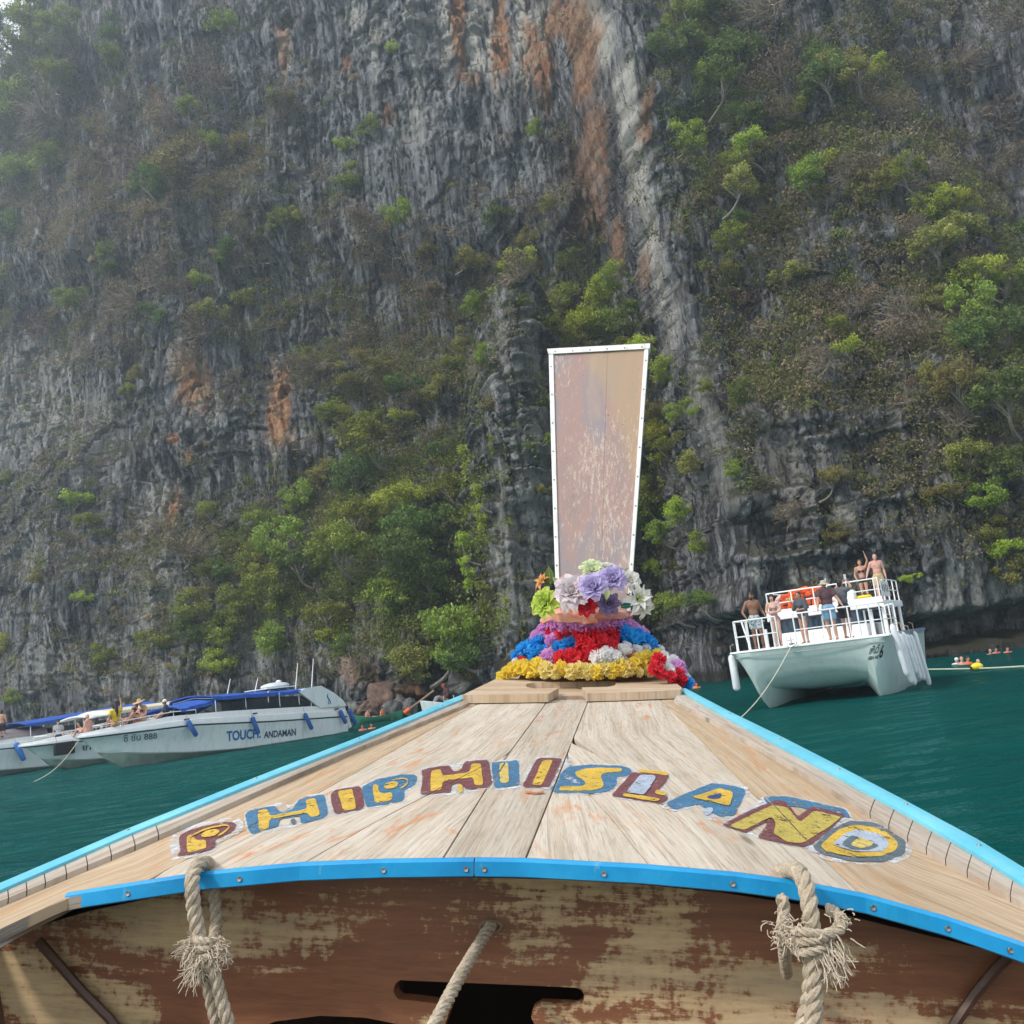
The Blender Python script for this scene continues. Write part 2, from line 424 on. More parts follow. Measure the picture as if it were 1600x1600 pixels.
hole = pnoise(wx * .33, wz * .28, 70.); D = D - 1.5 * sstep(.78, .95, hole)
# bedding of the pillar top: thin stacked slabs
pm = np.exp(-((CX - (pil_t[0] + .2)) / 2.6) ** 4) * sstep(14, 17, CZ) * (CY < 72)
D = D + pm * (.6 * np.sign(pnoise(CX * .12, CZ * 1.9, 80.)) * .5 + .25 * pnoise(CX * .8, CZ * 2.6, 81.))
# darker alcoves seen in the photograph
for px, py, Y0, s, dep in [(268, 668, 84, 1.0, 1.6), (262, 745, 84, 1.6, 1.7), (434, 600, 83, .7, 1.5), (468, 88, 90, .9, 1.6), (506, 100, 90, .8, 1.4), (938, 175, 84, 1.6, 2.2), (745, 255, 86, .9, .9), (1050, 318, 62, .8, 1.0), (1310, 800, 57, 1.2, 1.2), (1080, 960, 60, 1.3, 2.2)]:
    hx, hz = xz(px, py, Y0, .12)
    q = np.hypot((CX - hx) / s, (CZ - hz) / (s * 1.3)) + .35 * pnoise(CX * 1.4, CZ * 1.1, 90.)
    D = D - dep * sstep(1.15, .45, q)
fade = sstep(-1.2, 1.5, CZ) * .8 + .2
face = np.exp(-((ED + .2) / 1.5) ** 2)
D = D * (1 - .85 * face)
DX = .55 * ridged(CY * .35, CZ * .05, 3., 3, .6) + .35 * (.5 - np.abs(fbm(CY * .6, CZ * .25, 8., 4, .6)))
PX = CX - DX * face + .16 * fbm(CX * .5, CZ * .4, 33., 3) * rgh
PZ = CZ + .14 * fbm(CX * .6, CZ * .5, 44., 2) * rgh
PY = CY - D * fade

# stain weights, given where the photograph shows the patches
P = np.stack([CX, CY, CZ - CAM_Z], -1) @ np.array(RC)
U = 800 + F * P[..., 0] / -P[..., 2]; V = 800 - F * P[..., 1] / -P[..., 2]
def blobs(lst, wob=.45, fx=.9, fz=.35, s=5.):
    a = np.zeros_like(CX)
    n_ = wob * fbm(CX * fx, CZ * fz, s, 3)
    for b in lst:
        q = ((U - b[0]) / b[2]) ** 2 + ((V - b[1]) / b[3]) ** 2
        a = np.maximum(a, (b[4] if len(b) > 4 else 1) * sstep(1.25, .45, np.sqrt(q) + n_))
    return a
org = blobs([(303, 602, 32, 44), (440, 640, 24, 80), (266, 800, 15, 48), (272, 684, 12, 9), (298, 715, 6, 14), (716, 40, 13, 75), (782, 80, 16, 75), (830, 90, 16, 60, .8), (850, 120, 20, 60, .8),
             (895, 30, 44, 42, .85), (925, 90, 26, 90, .8), (945, 230, 20, 100, .6), (925, 290, 34, 110, .45), (545, 105, 9, 30, .7), (445, 75, 10, 55, .7), (243, 155, 12, 26, .7),
             (610, 195, 12, 14, .6), (735, 140, 20, 14, .8), (1012, 190, 10, 40, .6), (1070, 340, 8, 30, .6), (975, 390, 12, 50, .6), (1015, 420, 8, 40, .5), (560, 1040, 40, 30, .5), (650, 1095, 40, 30, .6), (500, 810, 14, 30, .4)])
rl = [(918, -10), (945, 60), (975, 140), (990, 210), (1003, 290), (1018, 360), (1034, 430)]
wht = blobs([(p[0] + 4 + 10 * k * .5, p[1] + 20 * k, 15, 44, 1.0) for p in rl for k in (0, 1)] +
            [(645, 40, 16, 34, .9), (700, 60, 14, 90, .9), (745, 60, 20, 90, 1), (775, 90, 18, 80, 1), (815, 60, 16, 100, 1), (850, 40, 12, 60, .9), (560, 30, 14, 60, .7), (590, 80, 14, 80, .7), (660, 110, 12, 70, .8), (300, 572, 28, 20, 1), (318, 615, 10, 30, .8), (432, 690, 14, 30, .8), (270, 770, 10, 30, .9), (235, 790, 26, 55, .7), (262, 790, 16, 50, .7), (650, 205, 40, 40, .45), (1174, 870, 10, 46, .8), (1226, 905, 8, 44, .7), (1275, 720, 14, 60, .4),
             (1298, 810, 20, 20, .8), (1480, 900, 26, 60, .6), (1540, 930, 50, 40, .45), (1100, 620, 14, 100, .5), (850, 700, 16, 120, .4), (860, 850, 14, 80, .55), (100, 650, 30, 80, .4), (60, 860, 30, 60, .3), (360, 1010, 90, 40, .45), (150, 1040, 160, 40, .4),
             (800, 560, 50, 130, .5), (835, 720, 40, 150, .6), (800, 900, 40, 160, .4), (345, 650, 8, 50, .6), (40, 640, 60, 120, .45), (150, 700, 40, 100, .4), (240, 900, 40, 120, .45), (560, 1000, 80, 60, .4), (1060, 520, 12, 60, .6), (1170, 700, 60, 120, .35), (1230, 780, 40, 120, .4), (1480, 960, 60, 30, .6), (1240, 590, 20, 80, .35), (90, 560, 10, 40, .5)], .5, 1.4, .3, 15.)
slab = blobs([(700, 260, 150, 150, .8), (640, 120, 160, 140, .6), (520, 180, 130, 160, .6), (350, 160, 120, 130, .5)], .5, .3, .2, 25.)
brn = blobs([(960, 300, 60, 150, .7), (900, 300, 50, 140, .6), (560, 380, 90, 80, .4), (1300, 620, 160, 160, .35), (1500, 420, 120, 200, .3), (640, 1080, 110, 50, .8), (120, 300, 160, 260, .4), (300, 380, 180, 120, .35)], .6, .5, .3, 35.)

def cliff_material():
    t = NT('limestone')
    v = t.coord('Object'); vs = t.coord('Object', (1, 1, .10)); vm = t.coord('Object', (1, 1, .35))
    n1 = t.noise(vs, 1.25, 8, .70, .4); n2 = t.noise(v, .35, 5, .6); n3 = t.noise(vm, 3.2, 6, .7, .3); n4 = t.noise(v, 14, 4, .7)
    c = t.ramp(n1, [(.30, (.030, .031, .034)), (.41, (.125, .129, .140)), (.52, (.28, .286, .304)), (.62, (.50, .50, .51)), (.78, (.76, .75, .72))])
    c = t.mix(t.math('MULTIPLY', t.attr('slab'), .75), c, t.ramp(n1, [(.3, (.235, .247, .275)), (.7, (.42, .435, .465))]))
    c = t.mix(t.ramp(n2, [(.45, 0.0), (.72, .55)]), c, (.10, .085, .068))
    # pale weathering and thin black seeps
    c = t.mix(t.ramp(n3, [(.56, 0.0), (.68, .65)]), c, (.54, .53, .50))
    c = t.mix(t.math('MULTIPLY', t.attr('earth'), t.ramp(n2, [(.35, .2), (.6, .85)])), c, t.ramp(n3, [(.3, (.06, .045, .03)), (.7, (.15, .115, .075))]))
    seep = t.ramp(t.noise(t.coord('Object', (1, 1, .05)), 1.3, 6, .7, .6), [(.51, 0.0), (.57, .9)])
    c = t.mix(seep, c, (.032, .032, .036))
    c = t.mix(t.ramp(t.noise(vm, 3.0, 8, .8), [(.53, 0.0), (.62, .8)]), c, (.03, .03, .03))
    wst = t.math('MULTIPLY', t.attr('pale'), t.ramp(t.noise(t.coord('Object', (1, 1, .06)), 2.2, 5, .65, .3), [(.36, .05), (.48, 1.0)]))
    c = t.mix(wst, c, t.ramp(n3, [(.3, (.54, .50, .44)), (.7, (.80, .77, .70))]))
    ost = t.math('MULTIPLY', t.attr('rust'), t.ramp(t.noise(t.coord('Object', (1, 1, .08), loc=(5, 3, 1)), 1.7, 5, .7, .5), [(.30, .25), (.46, 1.0)]))
    c = t.mix(ost, c, t.ramp(t.noise(vm, 1.8, 5, .65), [(.3, (.36, .13, .06)), (.5, (.55, .26, .12)), (.68, (.66, .47, .31))]))
    zt = t.n('ShaderNodeSeparateXYZ'); t.l(v, zt.inputs[0])
    c = t.mix(t.ramp(t.math('MULTIPLY', t.math('ADD', zt.outputs['Z'], t.math('MULTIPLY', n3, 1.0)), .4), [(.42, .85), (.60, 0.0)]), c, (.045, .040, .032))
    # growth and soil caught on flat spots
    nz = t.n('ShaderNodeSeparateXYZ'); t.l(t.n('ShaderNodeNewGeometry').outputs['Normal'], nz.inputs[0])
    up = t.math('ADD', nz.outputs['Z'], t.math('MULTIPLY', t.math('SUBTRACT', n3, .5), .7))
    c = t.mix(t.ramp(up, [(.30, 0.0), (.62, .85)]), c, t.ramp(n4, [(.3, (.035, .040, .018)), (.6, (.075, .070, .035)), (.8, (.13, .10, .06))]))
    t.p(col=c, rough=.9, spec=.25)
    h = t.math('ADD', t.math('MULTIPLY', t.noise(vm, 3.5, 10, .75, .5), 1.3), t.math('MULTIPLY', t.noise(v, 11, 6, .7), .5))
    wv = t.n('ShaderNodeVectorMath', operation='ADD'); t.l(t.coord('Object', (1.0, 1.0, .45)), wv.inputs[0]); t.l(t.noise(v, 1.1, 5, .65, 0, 'Color'), wv.inputs[1])
    cr = t.ramp(t.voro(wv.outputs[0], .9, 'DISTANCE_TO_EDGE'), [(.0, 0.0), (.05, 1.0)])
    h = t.math('ADD', h, t.math('MULTIPLY', cr, .22))
    h = t.math('ADD', h, t.math('MULTIPLY', t.noise(t.coord('Object', (1, 1, .12)), 6.0, 6, .7, .3), .7))
    t.p(normal=t.bump(h, 1.0, .42))
    return t.mat
M_ROCK = cliff_material()
cliff = bpy.data.objects.new('cliff', np_mesh('cliff', PX, PY, PZ, M_ROCK, {'rust': org, 'pale': wht, 'slab': slab, 'earth': brn})); COL.objects.link(cliff)
props(cliff, 'tall grey limestone cliff with rust and white streaks rising from the sea', kind='structure')
from mathutils.bvhtree import BVHTree
def cliff_hit_setup():
    st = 3
    a = PX[::st, ::st]; v = np.stack([a, PY[::st, ::st], PZ[::st, ::st]], -1).reshape(-1, 3)
    h, w = a.shape; i = np.arange((h - 1) * (w - 1)); k = (i // (w - 1)) * w + i % (w - 1)
    q = np.stack([k, k + 1, k + w + 1, k + w], -1)
    return BVHTree.FromPolygons(v.tolist(), q.tolist())
CLIFF_BVH = cliff_hit_setup()
def cliff_at(px, py):
    h, n_, _, _ = CLIFF_BVH.ray_cast(CAM, ray(px, py).normalized())
    if h is None: return None, None
    if n_.y > 0: n_ = -n_
    return h, n_
# ================================================================== LONG-TAIL BOAT (the one we sit in)
def yaw_frame(yaw): return RC @ Matrix.Rotation(-(R(90) + PITCH), 3, 'X') @ Matrix.Rotation(-yaw, 3, 'Z')
BYAW = R(8.56)
BF = yaw_frame(BYAW); BFT = BF.transposed()
XA, DS, DZ0 = -0.279, 0.0877, -0.359
def deck_z(x, y):
    u = x - XA; v = min(abs(u), .56)
    c = .115 * v * v + .2 * v ** 4 + max(0, abs(u) - .56) * .34 * max(0, 1 - (abs(u) - .56) * 2.2)
    k = max(.06, 1 - max(0, y - 1.3) / .85); k = k * k * (3 - 2 * k)
    return DZ0 + DS * y - (c - .026 * u) * k
def bray(px, py): return BFT @ ray(px, py)
def bl(px, py, y):
    d = bray(px, py); return d * (y / d.y)
def dk(px, py, h=0.0):
    """Boat-local point where a pixel's ray meets the deck raised by h."""
    d = bray(px, py); a, b = .3, 6.5
    for _ in range(40):
        m = (a + b) / 2
        if d.z * m - deck_z(d.x * m, d.y * m) - h > 0: a = m
        else: b = m
    return d * a
def poly_at(pts, t):
    """Point at fraction t of a pixel polyline."""
    L = [0.0]
    for a, b in zip(pts, pts[1:]): L.append(L[-1] + math.hypot(b[0] - a[0], b[1] - a[1]))
    s = t * L[-1]
    for i in range(len(pts) - 1):
        if s <= L[i + 1] or i == len(pts) - 2:
            f = (s - L[i]) / max(1e-9, L[i + 1] - L[i]); return (pts[i][0] + (pts[i + 1][0] - pts[i][0]) * f, pts[i][1] + (pts[i + 1][1] - pts[i][1]) * f)

boat = bpy.data.objects.new('longtail_boat', None); COL.objects.link(boat)
boat.matrix_world = Matrix.Translation(CAM) @ BF.to_4x4()
props(boat, 'weathered wooden longtail boat bow in the foreground with painted island lettering', 'boat')

# ---- wood
def wood(name, base, dark, lite, stain=None, stain_amt=.5, grain=34., grime=.3, rough=.75, coat_flake=None):
    t = NT(name)
    uv = t.n('ShaderNodeUVMap', uv_map='grain').outputs[0]
    r_ = t.rnd()
    cmb = t.n('ShaderNodeCombineXYZ'); t.l(t.math('MULTIPLY', r_, 31.0), cmb.inputs[0]); t.l(t.math('MULTIPLY', r_, 17.0), cmb.inputs[1])
    ad = t.n('ShaderNodeVectorMath', operation='ADD'); t.l(uv, ad.inputs[0]); t.l(cmb.outputs[0], ad.inputs[1]); w = ad.outputs[0]
    def sc(a, b):
        m = t.n('ShaderNodeMapping'); t.l(w, m.inputs[0]); m.inputs['Scale'].default_value = (a, b, 1); return m.outputs[0]
    wob = t.noise(sc(2.0, 4.0), 1.0, 3, .5)
    g1 = t.noise(sc(1.6, grain), 1.0, 7, .68, .35)
    g2 = t.noise(sc(3.5, grain * 4.5), 1.0, 5, .7, .2)
    g3 = t.noise(sc(14, 160), 1.0, 3, .6)
    bl_ = t.noise(sc(2.4, 7.0), 1.0, 6, .62, .4)
    c = t.ramp(g1, [(.30, dark), (.48, base), (.70, lite)])
    c = t.mix(t.ramp(g2, [(.36, .5), (.48, 0.0)]), c, tuple(x * .55 for x in dark))
    c = t.mix(t.ramp(g3, [(.34, .35), (.48, 0.0)]), c, tuple(x * .5 for x in dark))
    c = t.mix(t.ramp(bl_, [(.50, 0.0), (.72, grime)]), c, tuple(x * .75 for x in dark))
    if stain:
        s1 = t.math('MULTIPLY', t.ramp(t.noise(sc(5.0, 16.0), 1.0, 6, .7, .6), [(.55, 0.0), (.66, stain_amt)]), t.ramp(t.noise(sc(.9, 2.4), 1.0, 2, .5), [(.36, 0.0), (.55, 1.0)]))
        c = t.mix(s1, c, stain)
    hs = t.n('ShaderNodeHueSaturation'); t.l(c, hs.inputs['Color']); t.l(t.math('ADD', .86, t.math('MULTIPLY', r_, .26)), hs.inputs['Value']); c = hs.outputs[0]
    vor = t.voro(sc(2.2, 8.0), 1.0)                                          # small knots
    c = t.mix(t.ramp(vor, [(.03, .75), (.075, 0.0)]), c, tuple(x * .35 for x in dark))
    h = t.math('ADD', t.math('MULTIPLY', g1, .5), t.math('ADD', t.math('MULTIPLY', g2, .8), t.math('MULTIPLY', g3, .5)))
    t.p(col=c, rough=t.ramp(g1, [(.3, rough + .1), (.7, rough - .05)]), spec=.3, normal=t.bump(h, .55, .004))
    return t.mat
M_DECK = wood('weathered_deck_wood', (.53, .445, .35), (.42, .335, .25), (.62, .545, .455), (.52, .20, .06), .8)
M_TAN = wood('tan_deck_wood', (.54, .39, .25), (.42, .29, .17), (.60, .48, .35), (.55, .24, .08), .8)
M_RAIL = wood('rail_wood', (.50, .42, .34), (.34, .26, .19), (.60, .54, .47), (.34, .17, .09), .7, 40., .4)
M_PLANK2 = wood('bow_plank_wood', (.48, .35, .23), (.33, .225, .14), (.58, .47, .35), (.30, .13, .06), .5)

def old_varnish(name, tan=(.50, .35, .185), brown=(.25, .098, .045), thr=.60, sx=2.2, sz=11., zk=.65):
    """Brown varnish flaked off in horizontal streaks over tan wood."""
    t = NT(name); v = t.coord('Object', (1, 1, 1))
    vs = t.coord('Object', (sx, sx, sz)); vf = t.coord('Object', (8, 8, 75)); big = t.coord('Object', (1.3, 1.3, 2.6), loc=(3.1, .7, 1.9))
    n0 = t.noise(big, 1.5, 4, .55, .5); n1 = t.noise(vs, .8, 8, .75, .5); n2 = t.noise(vf, 1.0, 5, .7); sp = t.noise(v, 95, 3, .6)
    vc = t.noise(t.coord('Object', (60, 60, 7)), 1.0, 3, .6)
    m = t.math('ADD', t.math('SUBTRACT', t.math('MULTIPLY', n0, 1.35), .22), t.math('ADD', t.math('MULTIPLY', n1, .55), t.math('ADD', t.math('MULTIPLY', n2, .34), t.math('ADD', t.math('MULTIPLY', vc, .16), t.math('MULTIPLY', sp, .26)))))
    zz = t.n('ShaderNodeSeparateXYZ'); t.l(v, zz.inputs[0]); m = t.math('ADD', m, t.math('MULTIPLY', t.math('SUBTRACT', -.38, zz.outputs['Z']), zk))
    mask = t.ramp(t.math('SUBTRACT', m, thr + .65), [(.0, 0.0), (.015, .35), (.05, .85), (.11, 1.0)])
    cb = t.ramp(t.math('ADD', t.math('MULTIPLY', n1, .5), t.math('MULTIPLY', n2, .5)), [(.3, tuple(c * .5 for c in brown)), (.55, brown), (.75, (brown[0] * 1.7, brown[1] * 1.6, brown[2] * 1.5))])
    ct = t.ramp(n2, [(.3, tuple(c * .72 for c in tan)), (.5, tan), (.7, tuple(min(1, c * 1.2) for c in tan))])
    ct = t.mix(t.ramp(n1, [(.5, 0.0), (.7, .5)]), ct, (.30, .24, .18))
    t.p(col=t.mix(mask, cb, ct), rough=t.ramp(mask, [(0, .42), (1, .8)]), spec=.4, normal=t.bump(t.math('SUBTRACT', t.math('MULTIPLY', n2, .5), t.math('MULTIPLY', mask, .6)), .5, .003))
    return t.mat
M_BULK = old_varnish('flaked_brown_varnish')
M_HULLIN = old_varnish('flaked_hull_varnish', (.30, .23, .16), (.11, .060, .04), .75, zk=.1)
M_HULL = plain('dark_hull_paint', (.10, .06, .04), .6, 0, .25)
M_BLUE = None
def blue_paint():
    t = NT('sky_blue_paint'); v = t.coord('Object')
    n1 = t.noise(v, 9, 5, .65); n2 = t.noise(t.coord('Object', (1, 1, .4)), 55, 5, .7)
    c = t.ramp(n1, [(.3, (.004, .20, .44)), (.55, (.006, .265, .55)), (.75, (.02, .33, .60))])
    c = t.mix(t.ramp(n2, [(.62, 0.0), (.72, .55)]), c, (.16, .40, .52))
    c = t.mix(t.ramp(t.noise(v, 130, 4, .7), [(.64, 0.0), (.72, .5)]), c, (.10, .10, .10))
    c = t.mix(t.ramp(t.noise(t.coord('Object', (.35, 1, 1)), 38, 6, .75, .4), [(.58, 0.0), (.70, .22)]), c, (.10, .33, .46))
    c = t.mix(t.ramp(t.noise(v, 17, 6, .7, .6), [(.63, 0.0), (.70, .5)]), c, (.03, .16, .27))
    t.p(col=c, rough=.38, spec=.5, normal=t.bump(n2, .12, .002)); return t.mat
M_BLUE = blue_paint()
def blue_paint2():
    t = NT('faded_turquoise_paint'); v = t.coord('Object'); n1 = t.noise(v, 7, 5, .65); n2 = t.noise(v, 70, 5, .7)
    c = t.ramp(n1, [(.3, (.09, .42, .56)), (.7, (.20, .56, .66))]); c = t.mix(t.ramp(n2, [(.60, 0.0), (.72, .7)]), c, (.45, .42, .36))
    t.p(col=c, rough=.5); return t.mat
M_TURQ = blue_paint2()
M_STEEL = plain('screw_steel', (.32, .30, .28), .35, .9, .3, 60)
M_HOLE = plain('dark_hole', (.02, .015, .01), .9)

# ---- deck planks, each a strip between two pixel lines
L2 = [(732, 1098), (550, 1171), (350, 1258), (200, 1325), (0, 1407), (-90, 1443)]
R2 = [(1052, 1092), (1070, 1102), (1140, 1140), (1230, 1190), (1350, 1262), (1450, 1325), (1600, 1408), (1720, 1473)]
s1 = [(752, 1096), (660, 1146), (560, 1203), (467, 1255), (402, 1286), (337, 1320), (262, 1356), (234, 1376)]
S1t, Sj, S1b = (856, 1094), (792, 1180), (686, 1348)
s2 = [Sj, (692, 1229), (660, 1245), (580, 1287), (465, 1353)]
S2l = [(920, 1093), (905, 1130), (871, 1217), (819, 1348)]
s5 = [(885, 1182), (900, 1217), (925, 1245), (955, 1277), (985, 1315), (1022, 1360)]
s4 = [(893, 1160), (935, 1180), (985, 1216), (1030, 1252), (1090, 1306), (1148, 1370)]
S3 = [(1032, 1093), (1085, 1146), (1180, 1243), (1260, 1315), (1350, 1402)]
frontL = [(234, 1376), (105, 1402), (0, 1451), (-90, 1500)]
frontR = [(1350, 1402), (1480, 1437), (1600, 1478), (1720, 1530)]
def deck_strip(name, lp, rp, mat, n=26, gap=.0016, thick=.015, step=.028, h=0.0):
    rows = []
    for i in range(n):
        t = i / (n - 1)
        a, b = dk(*poly_at(lp, t), h), dk(*poly_at(rp, t), h)
        d = (b - a); w = math.hypot(d.x, d.y)
        if w > gap * 3: u = Vector((d.x, d.y, 0)) * (gap / w); a = a + u; b = b - u
        rows.append((a, b))
    m = max(3, int(max((b - a).length for a, b in rows) / step))
    top = []; bot = []; uv = []; L = 0; pm = None
    for i, (a, b) in enumerate(rows):
        mid = (a + b) / 2
        if pm is not None: L += (mid - pm).length
        pm = mid; w = math.hypot(b.x - a.x, b.y - a.y); r1 = []; r2 = []
        for j in range(m + 1):
            f = j / m; x = a.x + (b.x - a.x) * f; y = a.y + (b.y - a.y) * f
            z = deck_z(x, y) + h - (.0012 if j in (0, m) else 0)
            r1.append((x, y, z)); r2.append((x, y, z - thick)); uv.append((L, w * (f - .5)))
        top.append(r1); bot.append(r2)
    mb = MB(); mb.slab(top[::-1], bot[::-1], 0, True)
    k = m + 1; u2 = []
    for i in range(n): u2 += uv[(n - 1 - i) * k:(n - i) * k]
    mb.uv = u2 + u2
    return mb.build(name, mat, boat)
deck_strip('deck_plank', L2[:4] + [(0, 1407), (-90, 1443)], s1 + frontL[1:], M_TAN)['label'] = 'orange tan deck board along the edge'
deck_strip('deck_plank', s1, [S1t, Sj] + s2[1:], M_DECK)
deck_strip('deck_plank', s2, [Sj, S1b], M_DECK, gap=.001)
deck_strip('deck_plank', [S1t, Sj, S1b], S2l, M_DECK, gap=.0022)
deck_strip('deck_plank', [(885, 1182), (819, 1348)], s5, M_DECK, n=70, gap=.0008)
deck_strip('deck_plank', [(893, 1160), (887, 1178)] + s5[1:], s4, M_DECK, n=110, gap=.0007)
deck_strip('deck_plank', [(920, 1093), (896, 1153), (935, 1180), (985, 1216), (1030, 1252), (1090, 1306), (1148, 1370)], S3, M_DECK, n=110, gap=.0007)
deck_strip('deck_plank', S3 + frontR[1:], R2, M_TAN)['label'] = 'honey brown deck board along the edge'

# ---- black liner below the planks, painted as the shade in the gaps
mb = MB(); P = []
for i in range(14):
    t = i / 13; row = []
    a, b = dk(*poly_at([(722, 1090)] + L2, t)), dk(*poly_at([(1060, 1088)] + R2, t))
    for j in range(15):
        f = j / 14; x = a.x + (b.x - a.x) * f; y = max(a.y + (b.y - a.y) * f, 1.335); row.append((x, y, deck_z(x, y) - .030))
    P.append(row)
mb.grid(P[::-1]).build('gap_shade_liner', M_HOLE, boat)

# ---- gunwales: turquoise strip outside, wooden toe rail with saw kerfs inside
L0 = [(-90, 1415), (0, 1377), (200, 1292), (400, 1212), (560, 1150), (722, 1084)]
L1 = [(-90, 1427), (0, 1388), (200, 1301), (400, 1220), (560, 1157), (724, 1090)]
Lr = [(-90, 1441), (0, 1405), (200, 1323), (350, 1257), (550, 1170), (733, 1097)]
R0 = [(1071, 1074), (1140, 1110), (1219, 1148), (1310, 1194), (1416, 1249), (1530, 1310), (1600, 1353), (1720, 1420)]
R1 = [(1064, 1078), (1140, 1121), (1219, 1163), (1310, 1210), (1416, 1267), (1530, 1333), (1600, 1378), (1720, 1450)]
def rail(name, lp, rp, mat, h, n=60, thick=.05, kerf=None, **kw):
    mb = MB(); uvs = []
    segs = [(0.0, 1.0)] if not kerf else [(kerf[i], kerf[i + 1]) for i in range(len(kerf) - 1)]
    for s0, s1_ in segs:
        m = max(2, int(n * (s1_ - s0))); g = .0011 if kerf else 0
        top = []; bot = []
        for i in range(m):
            t = s0 + g + (s1_ - s0 - 2 * g) * i / (m - 1)
            a, b = dk(*poly_at(lp, t), h), dk(*poly_at(rp, t), h)
            r1 = []; r2 = []
            for j in range(4):
                q = a.lerp(b, j / 3); zz = q.z - (.0025 if j in (0, 3) else 0)
                r1.append((q.x, q.y, zz)); r2.append((q.x, q.y, zz - thick)); uvs.append((q.y, j * .02))
            top.append(r1); bot.append(r2)
        uvs += uvs[-4 * m:]
        mb.slab(top, bot, 0, True)
    mb.uv = uvs
    return mb.build(name, mat, boat, **kw)
rail('gunwale_strip', L1, L0, M_TURQ, .020)
rail('gunwale_strip', R0, R1, M_TURQ, .020)
kl = sorted([0, .09, .125, .16, .195, .235, .275, .32, .365, .41, 1.0])
kr = [0, .46, .505, .55, .595, .64, .69, .74, .79, .84, .90, .95, 1.0]
rail('toe_rail', Lr, L1, M_RAIL, .012, 80, .04, kl)
rail('toe_rail', R1, R2, M_RAIL, .012, 80, .04, kr)
# screws in the turquoise strips
def screw(p, nrm, r=.0042, par=None):
    mb = MB(); nrm = Vector(nrm).normalized(); u = nrm.orthogonal().normalized(); w = nrm.cross(u)
    vs = []; k = 8
    for rr, hh in ((r, -.002), (r, .0008), (r * .8, .0018), (r * .25, .0012)):
        for j in range(k):
            a = 2 * math.pi * j / k; vs.append(Vector(p) + (u * math.cos(a) + w * math.sin(a)) * rr + nrm * hh)
    fs = [(i * k + j, i * k + (j + 1) % k, (i + 1) * k + (j + 1) % k, (i + 1) * k + j) for i in range(3) for j in range(k)] + [tuple(range(3 * k, 4 * k))]
    mb.add(vs, fs, 0, True)
    return mb.build('screw', M_STEEL, par or boat)
for px, py in [(1140, 1115), (1219, 1155), (1310, 1202), (1416, 1257), (1530, 1321), (690, 1102), (560, 1154), (400, 1216), (200, 1297)]:
    screw(dk(px, py, .020), (0, 0, 1), .0034)

# ---- blue edge trim along the near edge of the deck
def trim(path, n=60):
    mb = MB(); sec = []
    for i in range(n):
        px, py = poly_at(path, i / (n - 1)); q = dk(px, py, .001)
        sec.append([(q.x, q.y + .009, q.z + .003), (q.x, q.y - .002, q.z + .004), (q.x, q.y - .006, q.z), (q.x, q.y - .006, q.z - .018), (q.x, q.y - .002, q.z - .020), (q.x, q.y + .012, q.z - .020)])
    mb.grid(sec, 0, False, True)
    mb.add(sec[0], [tuple(range(6))]); mb.add(sec[-1], [tuple(range(5, -1, -1))])
    return mb.build('edge_trim', M_BLUE, boat)
tl = [(105, 1399), (200, 1384), (320, 1366), (470, 1352), (600, 1347), (741, 1345)]
tr = [(743, 1345), (820, 1346), (1000, 1355), (1150, 1368), (1240, 1380), (1350, 1401), (1480, 1437), (1600, 1478), (1720, 1528)]
tL, tR = trim(tl), trim(tr)
for px, par, dy in [(205, tL, 0), (378, tL, 0), (602, tL, 0), (730, tL, 0), (757, tR, 0), (945, tR, 0), (1143, tR, 0), (1361, tR, 0), (1478, tR, 0), (1576, tR, 0)]:
    path = tl if par is tL else tr
    t = min(range(400), key=lambda k: abs(poly_at(path, k / 399)[0] - px)) / 399
    q = dk(*poly_at(path, t), .001)
    o = screw((q.x, q.y - .006, q.z - .0095), (0, -1, .1), .0040, par)
# deck end grain under and beside the trim
mb = MB(); sec = []; uv = []
ed = [(-90, 1500), (0, 1451), (102, 1403), (234, 1378), (320, 1367), (470, 1353), (690, 1347), (820, 1347), (1000, 1356), (1150, 1369), (1240, 1381), (1350, 1402), (1480, 1438), (1600, 1479), (1720, 1530)]
for i in range(80):
    q = dk(*poly_at(ed, i / 79), 0); sec.append([(q.x, q.y, q.z - .0005), (q.x, q.y, q.z - .017), (q.x, q.y + .05, q.z - .02)]); uv += [(q.x, 0), (q.x, .024), (q.x, .07)]
mb.grid(sec, 0, False, True); mb.uv = uv
mb.build('deck_end_grain', wood('grey_end_grain', (.30, .25, .20), (.12, .10, .085), (.40, .36, .31), None, 0, 20., .6), boat)

# ---- hull shell with side planks
gl = [dk(*poly_at(L0, i / 30), .0) for i in range(31)]; gr_ = [dk(*poly_at(R0, i / 30), .0) for i in range(31)]
def gx(side, y):
    pts = sorted((p.y, p.x) for p in (gl if side < 0 else gr_))
    if y < pts[0][0]:
        k = (pts[4][1] - pts[0][1]) / (pts[4][0] - pts[0][0]); return pts[0][1] + k * .55 * (y - pts[0][0])
    return float(np.interp(y, [p[0] for p in pts], [p[1] for p in pts]))
def gz(y): return deck_z(XA, y) - .02 - .06 * max(0, 1.6 - y)
ystn = [-1.2, -.6, 0, .4, .7, .95, 1.15, 1.35, 1.6, 1.9, 2.3, 2.7, 3.05, 3.3]
def hull_pt(side, y, f, inset=0.0):
    """f = 0 at the gunwale, 1 at the bottom."""
    x = gx(side, y); xc = XA + .0; dz = 1.05 + (.35 if y > 2.5 else 0) * 0
    top = gz(y) - (.03 + .09 * abs(x - XA))
    k = 1 - .34 * f - .30 * f * f
    return Vector((xc + (x - xc) * k - side * inset, y, top - dz * f - inset * .2))
NP = 6
